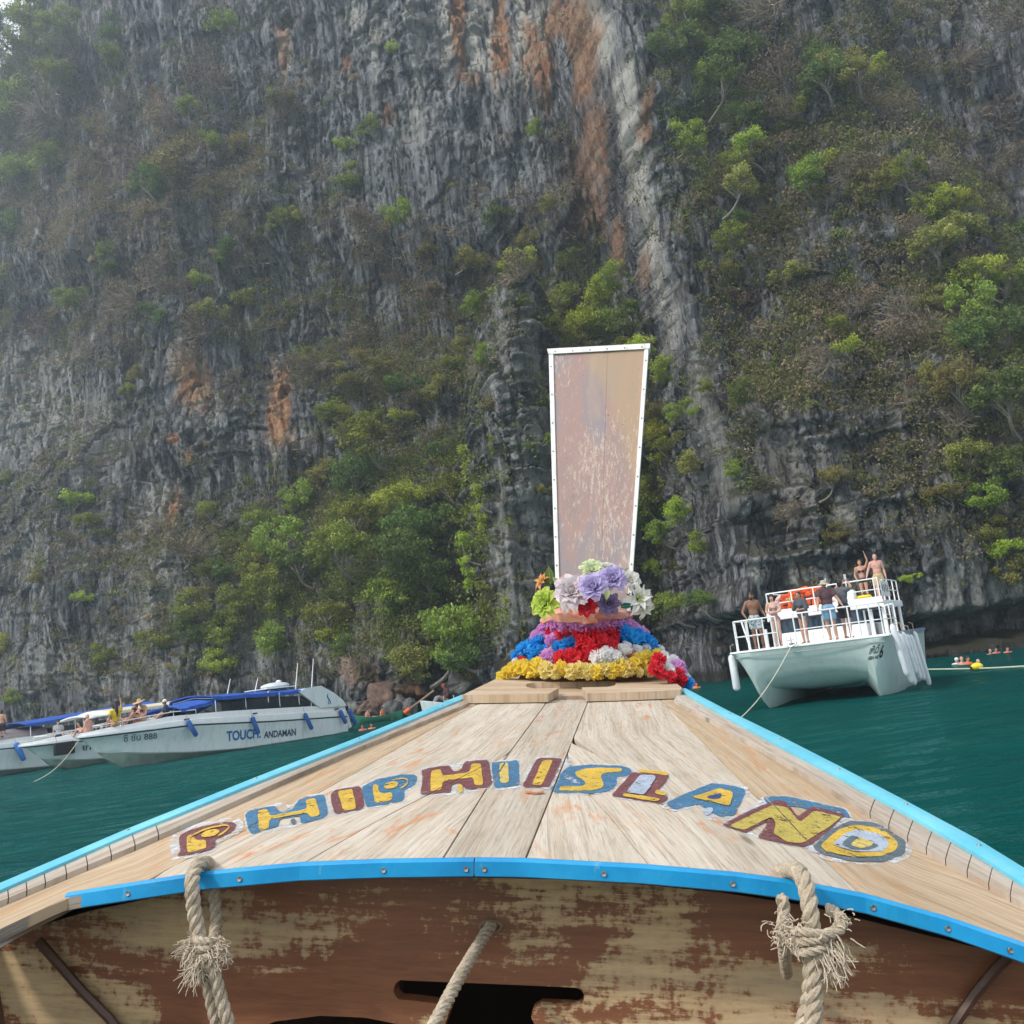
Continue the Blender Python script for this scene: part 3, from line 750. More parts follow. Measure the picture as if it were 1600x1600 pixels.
for side in (-1, 1):
    for k in range(NP):
        f0, f1 = k / NP + .004, (k + 1) / NP - .004
        outer = [[hull_pt(side, y, f0 + (f1 - f0) * j / 3, 0) for j in range(4)] for y in ystn]
        inner = [[hull_pt(side, y, f0 + (f1 - f0) * j / 3, .028) for j in range(4)] for y in ystn]
        mb = MB(); mb.slab(inner, outer, 0, True) if side < 0 else mb.slab(outer, inner, 0, True)
        mb.build('hull_plank', M_HULLIN, boat)
# bottom, bow end
mb = MB(); P = [[hull_pt(-1, y, 1).lerp(hull_pt(1, y, 1), j / 6) for j in range(7)] for y in ystn]
mb.grid(P); mb.build('hull_bottom', M_HULL, boat)
mb = MB(); P = []
for i in range(8):
    f = i / 7; a, b = hull_pt(-1, 3.3, f), hull_pt(1, 3.3, f); m = (a + b) / 2 + Vector((.05, .55 * (1 - .75 * f), 0))
    P.append([(a * (1 - t) ** 2 + m * 2 * t * (1 - t) + b * t * t) for t in [j / 8 for j in range(9)]])
mb.grid(P).build('bow_planking', M_HULL, boat)
# curved rib where the bulkhead meets each side
for side, pts in ((-1, [(60, 1470), (95, 1510), (130, 1550), (170, 1590), (215, 1650)]), (1, [(1590, 1480), (1555, 1515), (1522, 1555), (1492, 1600), (1470, 1650)])):
    sec = [bl(px, py, 1.415) for px, py in pts]
    MB().tube(sec, .007, 6).build('hull_rib', M_HULLIN, boat)

# ---- bulkhead with hand-hold cut-outs
YB = 1.43
q0 = lambda px, py: (bl(px, py, YB).x, bl(px, py, YB).z)
outer = [q0(px, py) for px, py in [(-60, 1470), (105, 1400), (320, 1366), (690, 1345), (1000, 1354), (1240, 1378), (1480, 1436), (1680, 1500)]]
outer = [(x, z - .004) for x, z in outer] + [q0(1640, 2050), (q0(1500, 2250)), q0(150, 2250), q0(-40, 2050)]
def arc_pts(c, r, a0, a1, n=7): return [(c[0] + r * math.cos(R(a0 + (a1 - a0) * i / (n - 1))), c[1] + r * math.sin(R(a0 + (a1 - a0) * i / (n - 1)))) for i in range(n)]
slot_px = [(632, 1532), (760, 1537), (895, 1543)] + arc_pts((898, 1558), 15, -80, 80, 6) + [(845, 1570), (832, 1578), (830, 1590), (836, 1602), (860, 1700), (680, 1700), (692, 1610), (705, 1572), (650, 1564)] + arc_pts((632, 1547), 17, 120, 250, 6)
low_px = [(390, 1612), (430, 1596), (500, 1587), (570, 1590), (620, 1600), (640, 1640), (620, 1760), (420, 1760)]
rope_px = arc_pts((767, 1447), 11, 0, 330, 12)
rope_px = [(x, 1447 + (y - 1447) * .7) for x, y in rope_px]
vs, fs = fill_poly(outer, [[q0(*p) for p in slot_px], [q0(*p) for p in low_px], [q0(*p) for p in rope_px]], .028)
mb = MB(); mb.add([(x, YB - z * 1.0 * -1 if False else YB - z, y) for x, y, z in vs], fs)
o = mb.build('bulkhead', M_BULK, boat)
bm = bmesh.new(); bm.from_mesh(o.data); bmesh.ops.recalc_face_normals(bm, faces=bm.faces); bm.to_mesh(o.data); bm.free()
# black sheet behind it, painted as the shade seen through the cut-outs
MB().box((.0, YB + .5, -.72), (1.0, .02, .8)).build('cutout_shade_sheet', M_HOLE, boat)
# washer ring round the rope hole
mb = MB(); ring = [bl(767 + 17 * math.cos(2 * math.pi * k / 20), 1448 + 9 * math.sin(2 * math.pi * k / 20), YB + .001) for k in range(21)]
mb.tube(ring, .0035, 5).build('rope_hole_rim', plain('worn_hole_edge', (.22, .15, .09), .8), boat)

# ---- bow plank with the T shaped hand-hold
def slab_px(name, px, h, thick, mat):
    pts = [dk(x, y, h) for x, y in px]
    v2, f2 = fill_poly([(p.x, p.y) for p in pts], (), thick)
    mb = MB(); mb.add([(x, y, deck_z(x, y) + h + z) for x, y, z in v2], f2); mb.uv = [(x * 1.0, y) for x, y, z in v2]
    o = mb.build(name, mat, boat)
    bm = bmesh.new(); bm.from_mesh(o.data); bmesh.ops.recalc_face_normals(bm, faces=bm.faces); bm.to_mesh(o.data); bm.free()
    md = o.modifiers.new('soft_edge', 'BEVEL'); md.width = .003; md.segments = 2; md.limit_method = 'ANGLE'
    return o
bp = [(722, 1086), (790, 1085), (857, 1084), (873, 1075), (835, 1075.5), (824, 1073.5), (821, 1071), (824, 1068), (833, 1066.5), (900, 1065), (950, 1064), (960, 1065.5), (963, 1068), (960, 1071), (950, 1073), (909, 1074), (917, 1083), (990, 1081), (1063, 1078), (1066, 1075), (1036, 1050), (793, 1052)]
slab_px('bow_plank', bp, .029, .026, M_PLANK2)
slab_px('bow_plank_support', [(800, 1088), (1000, 1084), (1000, 1062), (800, 1064)], .008, .02, M_PLANK2)
# ================================================================== painted letters on the deck
def paint(name, col, wear=.5):
    t = NT(name); v = t.coord('Object')
    n1 = t.noise(v, 26, 5, .65); n2 = t.noise(v, 160, 4, .7); n3 = t.noise(v, 60, 6, .75, .4); w0 = .575 if wear <= .5 else .50
    c = t.ramp(n1, [(.3, tuple(x * .78 for x in col)), (.7, tuple(min(1, x * 1.18) for x in col))])
    c = t.mix(t.ramp(n2, [(.58, 0.0), (.70, .5)]), c, (.52, .50, .46))
    wr = t.ramp(n3, [(w0, 0.0), (w0 + .03, 1.0)])
    t.p(col=c, rough=.6, spec=.3, normal=t.bump(n2, .2, .001))
    a = t.math('SUBTRACT', 1.0, t.math('MULTIPLY', wr, .92), clamp=True)                 # bare wood shows where the paint is worn off
    if wear > .5: a = t.math('MULTIPLY', a, t.ramp(n1, [(.35, .45), (.65, .85)]))
    else: a = t.math('MULTIPLY', a, t.ramp(t.noise(v, 210, 3, .6), [(.30, .55), (.46, .97)]))
    tp = t.n('ShaderNodeBsdfTransparent'); mx = t.n('ShaderNodeMixShader'); t.l(a, mx.inputs[0]); t.l(tp.outputs[0], mx.inputs[1]); t.l(t.b.outputs[0], mx.inputs[2]); t.l(mx.outputs[0], t.out.inputs['Surface'])
    return t.mat
PM = [paint('paint_halo_grey', (.62, .65, .68), .8), paint('paint_maroon', (.165, .055, .060)), paint('paint_blue', (.055, .16, .275)), paint('paint_yellow', (.60, .385, .055)),
      paint('paint_pale_grey', (.38, .43, .52)), paint('paint_deep_blue', (.03, .06, .20)), paint('paint_slate', (.10, .135, .16)), paint('paint_orange', (.56, .15, .03)), paint('paint_khaki', (.46, .36, .08)), paint('paint_pale_yellow', (.60, .45, .13))]
HALO, MAR, BLU, YEL, PAL, DBL, SLA, ORA, KHA, PYE = range(10)
cB = lambda l: [(260 + x / 4, 1240 + y / 4) for x, y in l]
cC = lambda l: [(440 + x / 4, 1090 + y / 4) for x, y in l]
cD = lambda l: [(780 + x / 4, 1090 + y / 4) for x, y in l]
cE = lambda l: [(800 + x / 2, 1100 + y / 2) for x, y in l]
def ell(cx, cy, rx, ry, rot=0, n=16):
    return [(cx + rx * math.cos(a) * math.cos(R(rot)) - ry * math.sin(a) * math.sin(R(rot)), cy + rx * math.cos(a) * math.sin(R(rot)) + ry * math.sin(a) * math.cos(R(rot))) for a in [2 * math.pi * k / n for k in range(n)]]
def ribbon(pts, w):
    L = []; Rr = []
    for i, p in enumerate(pts):
        a = pts[max(0, i - 1)]; b = pts[min(len(pts) - 1, i + 1)]
        dx, dy = b[0] - a[0], b[1] - a[1]; l = math.hypot(dx, dy) or 1; nx, ny = -dy / l, dx / l
        ww = w[i] if hasattr(w, '__len__') else w
        L.append((p[0] + nx * ww, p[1] + ny * ww)); Rr.append((p[0] - nx * ww, p[1] - ny * ww))
    return L + Rr[::-1]
LET = [
 ('P', cB, [(HALO, [(20, 300), (45, 245), (120, 205), (250, 175), (330, 152), (430, 145), (482, 172), (484, 222), (430, 262), (345, 292), (322, 340), (290, 368), (180, 392), (80, 412), (35, 428)]),
   (MAR, [(80, 262), (130, 232), (220, 205), (330, 180), (415, 172), (442, 195), (410, 240), (350, 268), (300, 285), (310, 335), (250, 356), (150, 378), (62, 394), (92, 350), (76, 300)]),
   (YEL, [(128, 262), (165, 250), (170, 278), (188, 292), (245, 284), (252, 340), (128, 370)]), (YEL, ell(274, 247, 60, 22, -14)), (YEL, ribbon([(160, 258), (240, 222), (330, 200), (380, 194), (398, 206), (370, 236), (318, 262)], 5))]),
 ('H', cB, [(HALO, [(482, 115), (520, 92), (640, 70), (700, 52), (740, 56), (760, 82), (800, 60), (850, 15), (990, -8), (1008, 10), (1032, 130), (965, 168), (840, 192), (780, 215), (720, 222), (700, 228), (530, 270), (500, 235)]),
   (BLU, [(488, 125), (520, 105), (600, 88), (682, 72), (690, 100), (720, 118), (790, 92), (835, 30), (985, 2), (1012, 122), (990, 150), (840, 188), (833, 138), (705, 160), (700, 202), (600, 232), (530, 256), (512, 215)]),
   (YEL, [(568, 106), (636, 94), (640, 128), (652, 138), (868, 98), (882, 82), (864, 40), (930, 25), (962, 135), (900, 150), (880, 118), (655, 158), (640, 170), (642, 216), (580, 232)]),
   (SLA, [(770, 165), (790, 150), (812, 160), (806, 188), (782, 196)])]),
 ('I', cC, [(HALO, [(292, 600), (320, 570), (400, 556), (492, 542), (512, 570), (528, 675), (512, 702), (420, 728), (330, 745), (310, 722)]), (MAR, [(302, 605), (330, 577), (490, 550), (504, 580), (520, 668), (500, 698), (335, 730), (320, 690)]), (YEL, [(350, 585), (440, 566), (458, 640), (466, 694), (386, 710)])]),
 ('P', cC, [(HALO, [(492, 555), (560, 512), (700, 478), (830, 470), (864, 490), (858, 540), (790, 584), (778, 645), (760, 660), (530, 694), (505, 640)]),
   (BLU, [(500, 556), (590, 512), (740, 480), (838, 480), (850, 508), (826, 552), (762, 580), (770, 618), (756, 648), (530, 686), (508, 600)]),
   (YEL, [(566, 545), (608, 538), (600, 572), (612, 590), (640, 600), (690, 590), (692, 640), (584, 660)]), (YEL, ell(685, 546, 47, 22, -12)), (YEL, ribbon([(690, 512), (760, 502), (795, 512), (785, 540), (740, 568)], 4))]),
 ('H', cC, [(HALO, [(862, 440), (960, 422), (1060, 408), (1130, 395), (1290, 372), (1312, 385), (1328, 560), (1200, 588), (1060, 608), (858, 618)]),
   (MAR, [(875, 447), (1050, 420), (1066, 460), (1120, 458), (1140, 400), (1290, 386), (1304, 440), (1316, 550), (1180, 576), (1132, 560), (1118, 530), (1060, 545), (1060, 590), (865, 606), (880, 520)]),
   (YEL, [(935, 456), (995, 445), (1006, 490), (1180, 464), (1182, 415), (1245, 405), (1260, 545), (1208, 550), (1196, 496), (1005, 521), (1000, 576), (928, 586)]), (YEL, [(1095, 540), (1125, 536), (1138, 590), (1108, 600)]), (YEL, [(1098, 435), (1118, 430), (1116, 455), (1096, 460)])]),
 ('I', cC, [(HALO, [(1302, 400), (1490, 380), (1498, 562), (1330, 580)]), (BLU, [(1310, 405), (1480, 390), (1490, 545), (1328, 566)]), (PYE, [(1358, 411), (1416, 405), (1422, 530), (1368, 536)])]),
 ('I', cD, [(HALO, [(118, 565), (225, 372), (420, 360), (462, 374), (440, 440), (395, 440), (345, 582)]), (MAR, [(143, 552), (238, 376), (395, 378), (370, 440), (312, 560), (158, 560)]), (YEL, [(270, 390), (336, 388), (298, 480), (262, 549), (203, 546)]), (ORA, ribbon([(160, 588), (220, 596), (285, 588)], 6))]),
 ('S', cD, [(HALO, [(300, 580), (355, 530), (366, 475), (428, 422), (560, 410), (760, 418), (838, 443), (828, 490), (738, 505), (750, 540), (696, 592), (560, 608), (350, 602)]),
   (BLU, [(308, 572), (362, 532), (372, 478), (432, 430), (560, 418), (760, 425), (830, 445), (820, 484), (728, 499), (738, 540), (690, 585), (560, 599), (350, 594)]),
   (YEL, [(770, 440), (772, 462), (650, 470), (630, 490), (645, 515), (658, 545), (640, 566), (560, 583), (368, 580), (380, 551), (520, 555), (546, 535), (520, 510), (480, 490), (470, 466), (530, 442), (640, 437)]), (HALO, [(400, 482), (440, 488), (490, 515), (515, 540), (470, 535), (425, 515)])]),
 ('L', cD, [(HALO, [(826, 455), (860, 440), (1075, 470), (1075, 490), (1035, 560), (1062, 600), (1070, 650), (1010, 668), (695, 622), (710, 590)]),
   (MAR, [(832, 464), (1068, 484), (1030, 545), (970, 600), (1062, 618), (1050, 642), (1010, 662), (698, 614)]), (YEL, [(868, 448), (900, 446), (1066, 466), (1060, 486), (866, 462)]), (YEL, [(775, 595), (1012, 630), (990, 650), (768, 614)]), (YEL, [(978, 572), (1050, 590), (1042, 613), (968, 600)]), (PAL, [(880, 480), (985, 486), (950, 545), (908, 606), (793, 590)])]),
 ('A', cD, [(HALO, [(1005, 684), (1100, 630), (1180, 592), (1330, 520), (1450, 535), (1556, 555), (1566, 600), (1485, 690), (1436, 750), (1400, 792), (1290, 756), (1262, 700), (1220, 684), (1100, 712)]),
   (BLU, [(1040, 660), (1110, 622), (1190, 588), (1330, 533), (1450, 548), (1542, 570), (1532, 612), (1470, 735), (1380, 745), (1340, 720), (1280, 690), (1252, 664), (1170, 680), (1090, 702)]),
   (PAL, [(1280, 690), (1340, 684), (1332, 720), (1290, 742)]), (YEL, [(1200, 620), (1300, 590), (1382, 564), (1466, 590), (1440, 676), (1330, 650)]), (DBL, [(1290, 620), (1392, 592), (1386, 630), (1330, 636)])]),
 ('N', cE, [(HALO, [(780, 286), (860, 284), (960, 306), (1046, 326), (1066, 356), (1000, 410), (926, 452), (870, 446), (770, 420), (730, 405), (648, 378), (770, 305)]), (BLU, [(785, 288), (860, 288), (960, 310), (1042, 328), (1060, 356), (1035, 352), (900, 322), (795, 312)]),
   (MAR, [(655, 376), (760, 324), (830, 298), (860, 308), (893, 352), (940, 318), (1040, 345), (985, 402), (920, 446), (870, 440), (766, 416), (790, 386), (800, 364), (730, 402)]),
   (KHA, [(678, 381), (740, 350), (812, 316), (862, 322), (882, 350), (900, 370), (945, 332), (1030, 353), (985, 388), (906, 435), (858, 430), (815, 402), (826, 375), (812, 352), (780, 366), (726, 394)])]),
 ('D', cE, [(HALO, [(915, 452), (960, 398), (1030, 358), (1130, 360), (1225, 398), (1256, 440), (1244, 478), (1185, 503), (1080, 502), (980, 488)]), (SLA, [(938, 446), (1000, 390), (1055, 364), (1120, 368), (1185, 390), (1232, 430), (1226, 470), (1160, 493), (1060, 491), (968, 468)]),
   (YEL, [(963, 441), (1020, 392), (1066, 377), (1120, 382), (1165, 396), (1206, 430), (1202, 456), (1150, 476), (1060, 476), (980, 460)]), (PAL, [(1000, 438), (1040, 404), (1080, 391), (1150, 405), (1181, 435), (1160, 461), (1070, 460)]), (SLA, [(1028, 436), (1060, 410), (1100, 401), (1142, 420), (1152, 440), (1120, 456), (1060, 453)]), (PYE, [(1056, 440), (1090, 411), (1126, 424), (1132, 440), (1092, 451)])]),
]
seams = [([(402, 1286), (337, 1320)], 1), ([Sj, (465, 1353)], 1), ([S1t, S1b], 1.6), ([(920, 1093), (819, 1348)], 1.9), ([(1085, 1146), (1260, 1315)], 1.2)]
for ch, cv, layers in LET:
    mb = MB()
    for li, (mi, poly) in enumerate(layers):
        px = cv(poly)
        # round the outline off a little and roughen it as a brush would
        dense = []
        for i in range(len(px)):
            a, b = px[i], px[(i + 1) % len(px)]
            k = max(2, int(math.hypot(b[0] - a[0], b[1] - a[1]) / 3))
            dense += [(a[0] + (b[0] - a[0]) * q / k, a[1] + (b[1] - a[1]) * q / k) for q in range(k)]
        n_ = len(dense)
        for _ in range(2): dense = [((dense[i - 1][0] + 2 * dense[i][0] + dense[(i + 1) % n_][0]) / 4, (dense[i - 1][1] + 2 * dense[i][1] + dense[(i + 1) % n_][1]) / 4) for i in range(n_)]
        rnd_ = random.Random(li * 7 + ord(ch) + int(px[0][0]))
        ph = [rnd_.uniform(0, 6.28) for _ in range(4)]
        dense = [(x + .5 * math.sin(i * .9 + ph[0]) * math.sin(i * .37 + ph[1]), y + .4 * math.sin(i * .8 + ph[2]) * math.sin(i * .29 + ph[3])) for i, (x, y) in enumerate(dense)]
        h = .0007 + .0006 * min(li, 3) + .0002 * max(0, li - 3)
        P3 = [dk(x, y, h) for x, y in dense]
        tri = tessellate_polygon([[Vector((p.x, p.y, 0)) for p in P3]])
        fs = []
        for t in tri:
            a, b, c = (P3[i] for i in t)
            fs.append(tuple(t) if (b.xy - a.xy).cross(c.xy - a.xy) > 0 else tuple(t[::-1]))
        mb.add(P3, fs, mi)
    o = mb.build('painted_letter', PM, boat)
    bm = bmesh.new(); bm.from_mesh(o.data)
    for sl, wd_ in seams:
        a, b = dk(*sl[0]), dk(*sl[1]); nn = Vector((-(b - a).y, (b - a).x, 0)).normalized(); w_ = .0011 * wd_
        for off in (-w_, w_):
            bmesh.ops.bisect_plane(bm, geom=bm.verts[:] + bm.edges[:] + bm.faces[:], plane_co=a + nn * off, plane_no=nn, dist=1e-6)
        lo, hi = min(a.y, b.y), max(a.y, b.y)
        kill = [f for f in bm.faces if abs((f.calc_center_median() - a).dot(nn)) < w_ * .98 and lo < f.calc_center_median().y < hi]
        bmesh.ops.delete(bm, geom=kill, context='FACES')
    bm.to_mesh(o.data); bm.free()

# ================================================================== prow board
def prow_mat():
    t = NT('worn_prow_paint'); v = t.coord('Object'); vs = t.coord('Object', (1, 1, .12)); vm = t.coord('Object', (1, 1, .4))
    n0 = t.noise(vs, 7, 4, .6, .3); n1 = t.noise(vm, 5, 5, .6); n2 = t.noise(t.coord('Object', (1, 1, .12)), 95, 8, .85, .3); big = t.noise(vm, 3.4, 2, .5)
    c = t.ramp(n0, [(.30, (.31, .225, .20)), (.45, (.37, .24, .21)), (.55, (.29, .24, .245)), (.68, (.40, .285, .235))])
    sp = t.n('ShaderNodeSeparateXYZ'); t.l(t.coord('Object'), sp.inputs[0])
    rt = t.math('ADD', t.math('MULTIPLY', t.math('ADD', sp.outputs['X'], .215), 5.0), t.math('ADD', t.math('MULTIPLY', t.math('SUBTRACT', sp.outputs['Z'], .72), 1.5), t.math('SUBTRACT', n1, .5)))
    c = t.mix(t.ramp(rt, [(.55, 0.0), (.80, .55)]), c, (.45, .31, .17))
    m = t.math('ADD', t.math('MULTIPLY', n2, .75), t.math('MULTIPLY', big, .30))
    c = t.mix(t.ramp(m, [(.585, 0.0), (.615, .8)]), c, (.56, .46, .37))
    c = t.mix(t.ramp(t.noise(v, 90, 3, .6), [(.69, 0.0), (.72, .8)]), c, (.06, .045, .04))
    t.p(col=c, rough=.65, spec=.3, normal=t.bump(n2, .35, .003)); return t.mat
M_PROW = prow_mat(); M_WHITEMETAL = plain('white_metal_strip', (.78, .77, .74), .4, .0, .05, 20, ((.42, .34, .26), .7))
def pb(px, py, off=0.0):                       # prow board plane: leans forward as it rises
    d = bray(px, py); y0, k = 3.47, .24        # y = y0 + k * z
    s = y0 / (d.y - k * d.z); q = d * s; q.y += off; return q
def quad_board(name, c4, mat, off, thick, n=14, m=4, bow=0.0):
    (tlx, trx, brx, blx) = c4; top = []; bot = []
    for i in range(n):
        t = i / (n - 1); r1 = []; r2 = []
        a = (tlx[0] + (blx[0] - tlx[0]) * t, tlx[1] + (blx[1] - tlx[1]) * t); b = (trx[0] + (brx[0] - trx[0]) * t, trx[1] + (brx[1] - trx[1]) * t)
        for j in range(m + 1):
            f = j / m; q = pb(a[0] + (b[0] - a[0]) * f, a[1] + (b[1] - a[1]) * f, off - bow * math.sin(math.pi * t))
            r1.append(q); r2.append(q + Vector((0, thick, 0)))
        top.append(r1); bot.append(r2)
    return MB().slab(top[::-1], bot[::-1]).build(name, mat, boat)
quad_board('prow_board', [(862, 554), (948.95, 550.5), (938.2, 955), (872, 955)], M_PROW, 0, .06, bow=.012)
quad_board('prow_board', [(949.2, 550.5), (1009, 545), (981, 955), (938.4, 955)], M_PROW, 0, .06, bow=.012)
quad_board('metal_edging', [(857.5, 551), (864.5, 551), (875.5, 955), (869.5, 955)], M_WHITEMETAL, -.006, .074, bow=.012)
quad_board('metal_edging', [(1007, 545), (1013.5, 541), (984.5, 955), (979, 955)], M_WHITEMETAL, -.006, .074, bow=.012)
quad_board('metal_edging', [(855, 546), (1016, 537.5), (1015, 545.5), (857, 554)], M_WHITEMETAL, -.009, .08, n=3)
for k in range(9):
    t = (k + .4) / 9
    for a, b in (((861, 556), (872.3, 955)), ((1010.3, 546), (981.8, 955))):
        screw(pb(a[0] + (b[0] - a[0]) * t, a[1] + (b[1] - a[1]) * t, -.0065 - .012 * math.sin(math.pi * t)), (0, -1, 0), .0036)
for k in range(6): screw(pb(868 + 27 * k, 550.5 - 1.45 * k, -.0095), (0, -1, 0), .0034)

# ---- bow stem under the garlands
def mound(px, py, off=0.0):
    t = (1062 - py) / 110.0
    cx = 926; w = 150 - 75 * max(0, min(1.2, t))
    y = 3.36 + .12 * t + .16 * ((px - cx) / w) ** 2 + off
    return bl(px, py, y)
P = []
for i in range(9):
    py = 1064 - 13 * i; hw = 118 - 7.6 * i; P.append([mound(926 - hw + 2 * hw * j / 10, py, .055) for j in range(11)])
back = [[Vector((q.x, 3.85 + .0 * q.x, q.z)) for q in r_] for r_ in P]
MB().slab(P, back, 0, True).build('bow_stem', M_HULL, boat)
# ================================================================== ropes
def rope_mat(name, a, b):
    t = NT(name); v = t.coord('Object'); n1 = t.noise(v, 60, 5, .7); n2 = t.noise(v, 400, 3, .6)
    c = t.ramp(n1, [(.3, a), (.7, b)]); c = t.mix(t.ramp(n2, [(.35, .45), (.5, 0.0)]), c, tuple(x * .4 for x in a))
    t.p(col=c, rough=.9, spec=.15, normal=t.bump(n2, .5, .002)); return t.mat
M_ROPE = rope_mat('natural_rope', (.34, .27, .19), (.55, .46, .35)); M_FIBRE = rope_mat('frayed_fibre', (.46, .37, .27), (.66, .56, .43))
def smooth_path(pts, n):
    """Catmull-Rom through the points."""
    P = [Vector(p) for p in pts]; out = []
    for i in range(len(P) - 1):
        p0, p1, p2, p3 = P[max(0, i - 1)], P[i], P[i + 1], P[min(len(P) - 1, i + 2)]
        for k in range(n):
            t = k / n
            out.append(.5 * ((2 * p1) + (p2 - p0) * t + (2 * p0 - 5 * p1 + 4 * p2 - p3) * t * t + (3 * p1 - p0 - 3 * p2 + p3) * t ** 3))
    return out + [P[-1]]
def laid_rope(mb, pts, r, pitch=.05, strands=3, n=7, sub=14, mi=0):
    path = smooth_path(pts, sub)
    # resample evenly so the lay is even
    L = [0.0]
    for a, b in zip(path, path[1:]): L.append(L[-1] + (b - a).length)
    m = max(8, int(L[-1] / (pitch / 10))); res = []
    for i in range(m + 1):
        s = L[-1] * i / m; k = int(np.searchsorted(L, s)); k = min(max(k, 1), len(path) - 1)
        f = (s - L[k - 1]) / max(1e-9, L[k] - L[k - 1]); res.append(path[k - 1].lerp(path[k], f))
    up = None; tracks = [[] for _ in range(strands)]
    for i, p in enumerate(res):
        t = (res[min(i + 1, m)] - res[max(i - 1, 0)]).normalized()
        if up is None: up = t.orthogonal().normalized()
        up = (up - t * up.dot(t)).normalized(); w = t.cross(up)
        for k in range(strands):
            a = 2 * math.pi * (L[-1] * i / m / pitch + k / strands)
            tracks[k].append(p + (up * math.cos(a) + w * math.sin(a)) * r * .52)
    for tr_ in tracks: mb.tube(tr_, r * .56, n, mi)
def fray(mb, c, dirs, n, length, seed, r=.0009, droop=.5, spread=.8, mi=1, src=.007):
    rd = random.Random(seed)
    for _ in range(n):
        d0 = Vector(rd.choice(dirs)).normalized()
        d = (d0 + Vector((rd.gauss(0, spread), rd.gauss(0, spread) * .7, rd.gauss(0, spread))) * .5).normalized()
        p = Vector(c) + Vector((rd.gauss(0, src), rd.gauss(0, src * .6), rd.gauss(0, src))); L = length * rd.uniform(.45, 1.15); pts = [p.copy()]
        cur = Vector((rd.gauss(0, 1), rd.gauss(0, 1), rd.gauss(0, 1))) * .35
        for k in range(5):
            p = p + d * L / 5; d = (d + Vector((0, 0, -droop * .5)) + cur * .45).normalized(); cur = cur + Vector((rd.gauss(0, .5), rd.gauss(0, .5), rd.gauss(0, .5)))
            pts.append(p.copy())
        mb.tube(pts, [r * 1.3, r * 1.3, r * 1.2, r, r, r * .6], 4, mi)
def wraps(mb, c, r, h, n, rr, tilt=.25):
    for k in range(n):
        z = -h / 2 + h * k / max(1, n - 1)
        pts = [Vector(c) + Vector((r * math.cos(a), r * .8 * math.sin(a), z + tilt * r * math.cos(a + k))) for a in [2 * math.pi * i / 14 for i in range(15)]]
        laid_rope(mb, pts, rr, .022, 3, 5, 3)
def boat_thing(name, label, cat, group=None):
    o = bpy.data.objects.new(name, None); COL.objects.link(o); o.matrix_world = boat.matrix_world.copy(); return props(o, label, cat, group)

rope_l = boat_thing('rope', 'beige rope looped over the blue trim at the left with a frayed knot', 'rope')
mb = MB()
D1 = 1.255
laid_rope(mb, [dk(326, 1352, -.01), dk(322, 1349, .010), dk(311, 1351, .016), bl(303, 1362, D1 + .015), bl(300, 1385, D1), bl(303, 1420, D1), bl(309, 1455, D1), bl(317, 1490, D1)], .0095, .042)
laid_rope(mb, [bl(333, 1384, 1.33), bl(337, 1420, 1.33), bl(337, 1455, 1.32), bl(330, 1485, 1.28)], .0085, .042)
laid_rope(mb, [bl(318, 1495, D1), bl(322, 1525, D1), bl(330, 1560, D1), bl(338, 1600, D1), bl(348, 1660, D1)], .0085, .042)
laid_rope(mb, [bl(326, 1495, D1 - .01), bl(336, 1525, D1 - .012), bl(345, 1560, D1 - .01), bl(357, 1600, D1 - .01), bl(372, 1660, D1)], .0085, .042)
mb.build('rope_line', [M_ROPE, M_FIBRE], rope_l)
mb = MB(); c = bl(322, 1482, D1 - .008)
wraps(mb, c, .014, .018, 3, .0055)
mb.build('knot', [M_ROPE, M_FIBRE], rope_l)
mb = MB()
fray(mb, c + Vector((-.014, -.006, .004)), [(-1, -.3, .45), (-.8, -.5, -.1), (-.5, -.4, -.9)], 150, .017, 1, .0006)
fray(mb, c + Vector((.018, -.008, -.002)), [(1, -.3, .25), (.9, -.5, -.3), (.6, -.4, .6)], 150, .018, 2, .0006)
fray(mb, c + Vector((-.004, -.012, -.014)), [(-.25, -.3, -1), (.1, -.3, -1), (-.6, -.3, -.8)], 100, .027, 3, .0006)
mb.build('frayed_end', [M_ROPE, M_FIBRE], rope_l, kind='stuff')

rope_r = boat_thing('rope', 'thick beige rope tied over the blue trim at the right, strands frayed widely', 'rope')
mb = MB(); D2 = 1.15
laid_rope(mb, [dk(1217, 1364, -.008), dk(1222, 1361, .004), dk(1232, 1359, .014), bl(1248, 1362, D2 + .04), bl(1260, 1388, D2 + .012), bl(1266, 1425, D2), bl(1269, 1462, D2), bl(1270, 1490, D2)], .0095, .042)
laid_rope(mb, [bl(1222, 1400, 1.22), bl(1225, 1430, 1.22), bl(1223, 1455, 1.20), bl(1226, 1490, 1.24), bl(1229, 1522, 1.40)], .0075, .04)
laid_rope(mb, [bl(1266, 1488, D2), bl(1268, 1520, D2), bl(1266, 1560, D2), bl(1256, 1600, D2), bl(1240, 1660, D2)], .0095, .045)
laid_rope(mb, [bl(1272, 1488, D2 - .01), bl(1272, 1530, D2 - .01), bl(1272, 1570, D2 - .008), bl(1270, 1600, D2 - .01), bl(1268, 1660, D2)], .0095, .045)
laid_rope(mb, [bl(1296, 1420, 1.2), bl(1311, 1432, 1.17), bl(1314, 1448, 1.15), bl(1300, 1458, 1.14), bl(1278, 1464, 1.13)], .0065, .035)
mb.build('rope_line', [M_ROPE, M_FIBRE], rope_r)
mb = MB(); c = bl(1266, 1470, D2 - .008); wraps(mb, c, .015, .015, 3, .005); mb.build('knot', [M_ROPE, M_FIBRE], rope_r)
mb = MB()
fray(mb, bl(1225, 1455, D2 + .02), [(-.5, -.4, .6), (-.4, -.4, -.6), (.6, -.5, -.1), (-.9, -.4, 0)], 130, .013, 4, .0006)
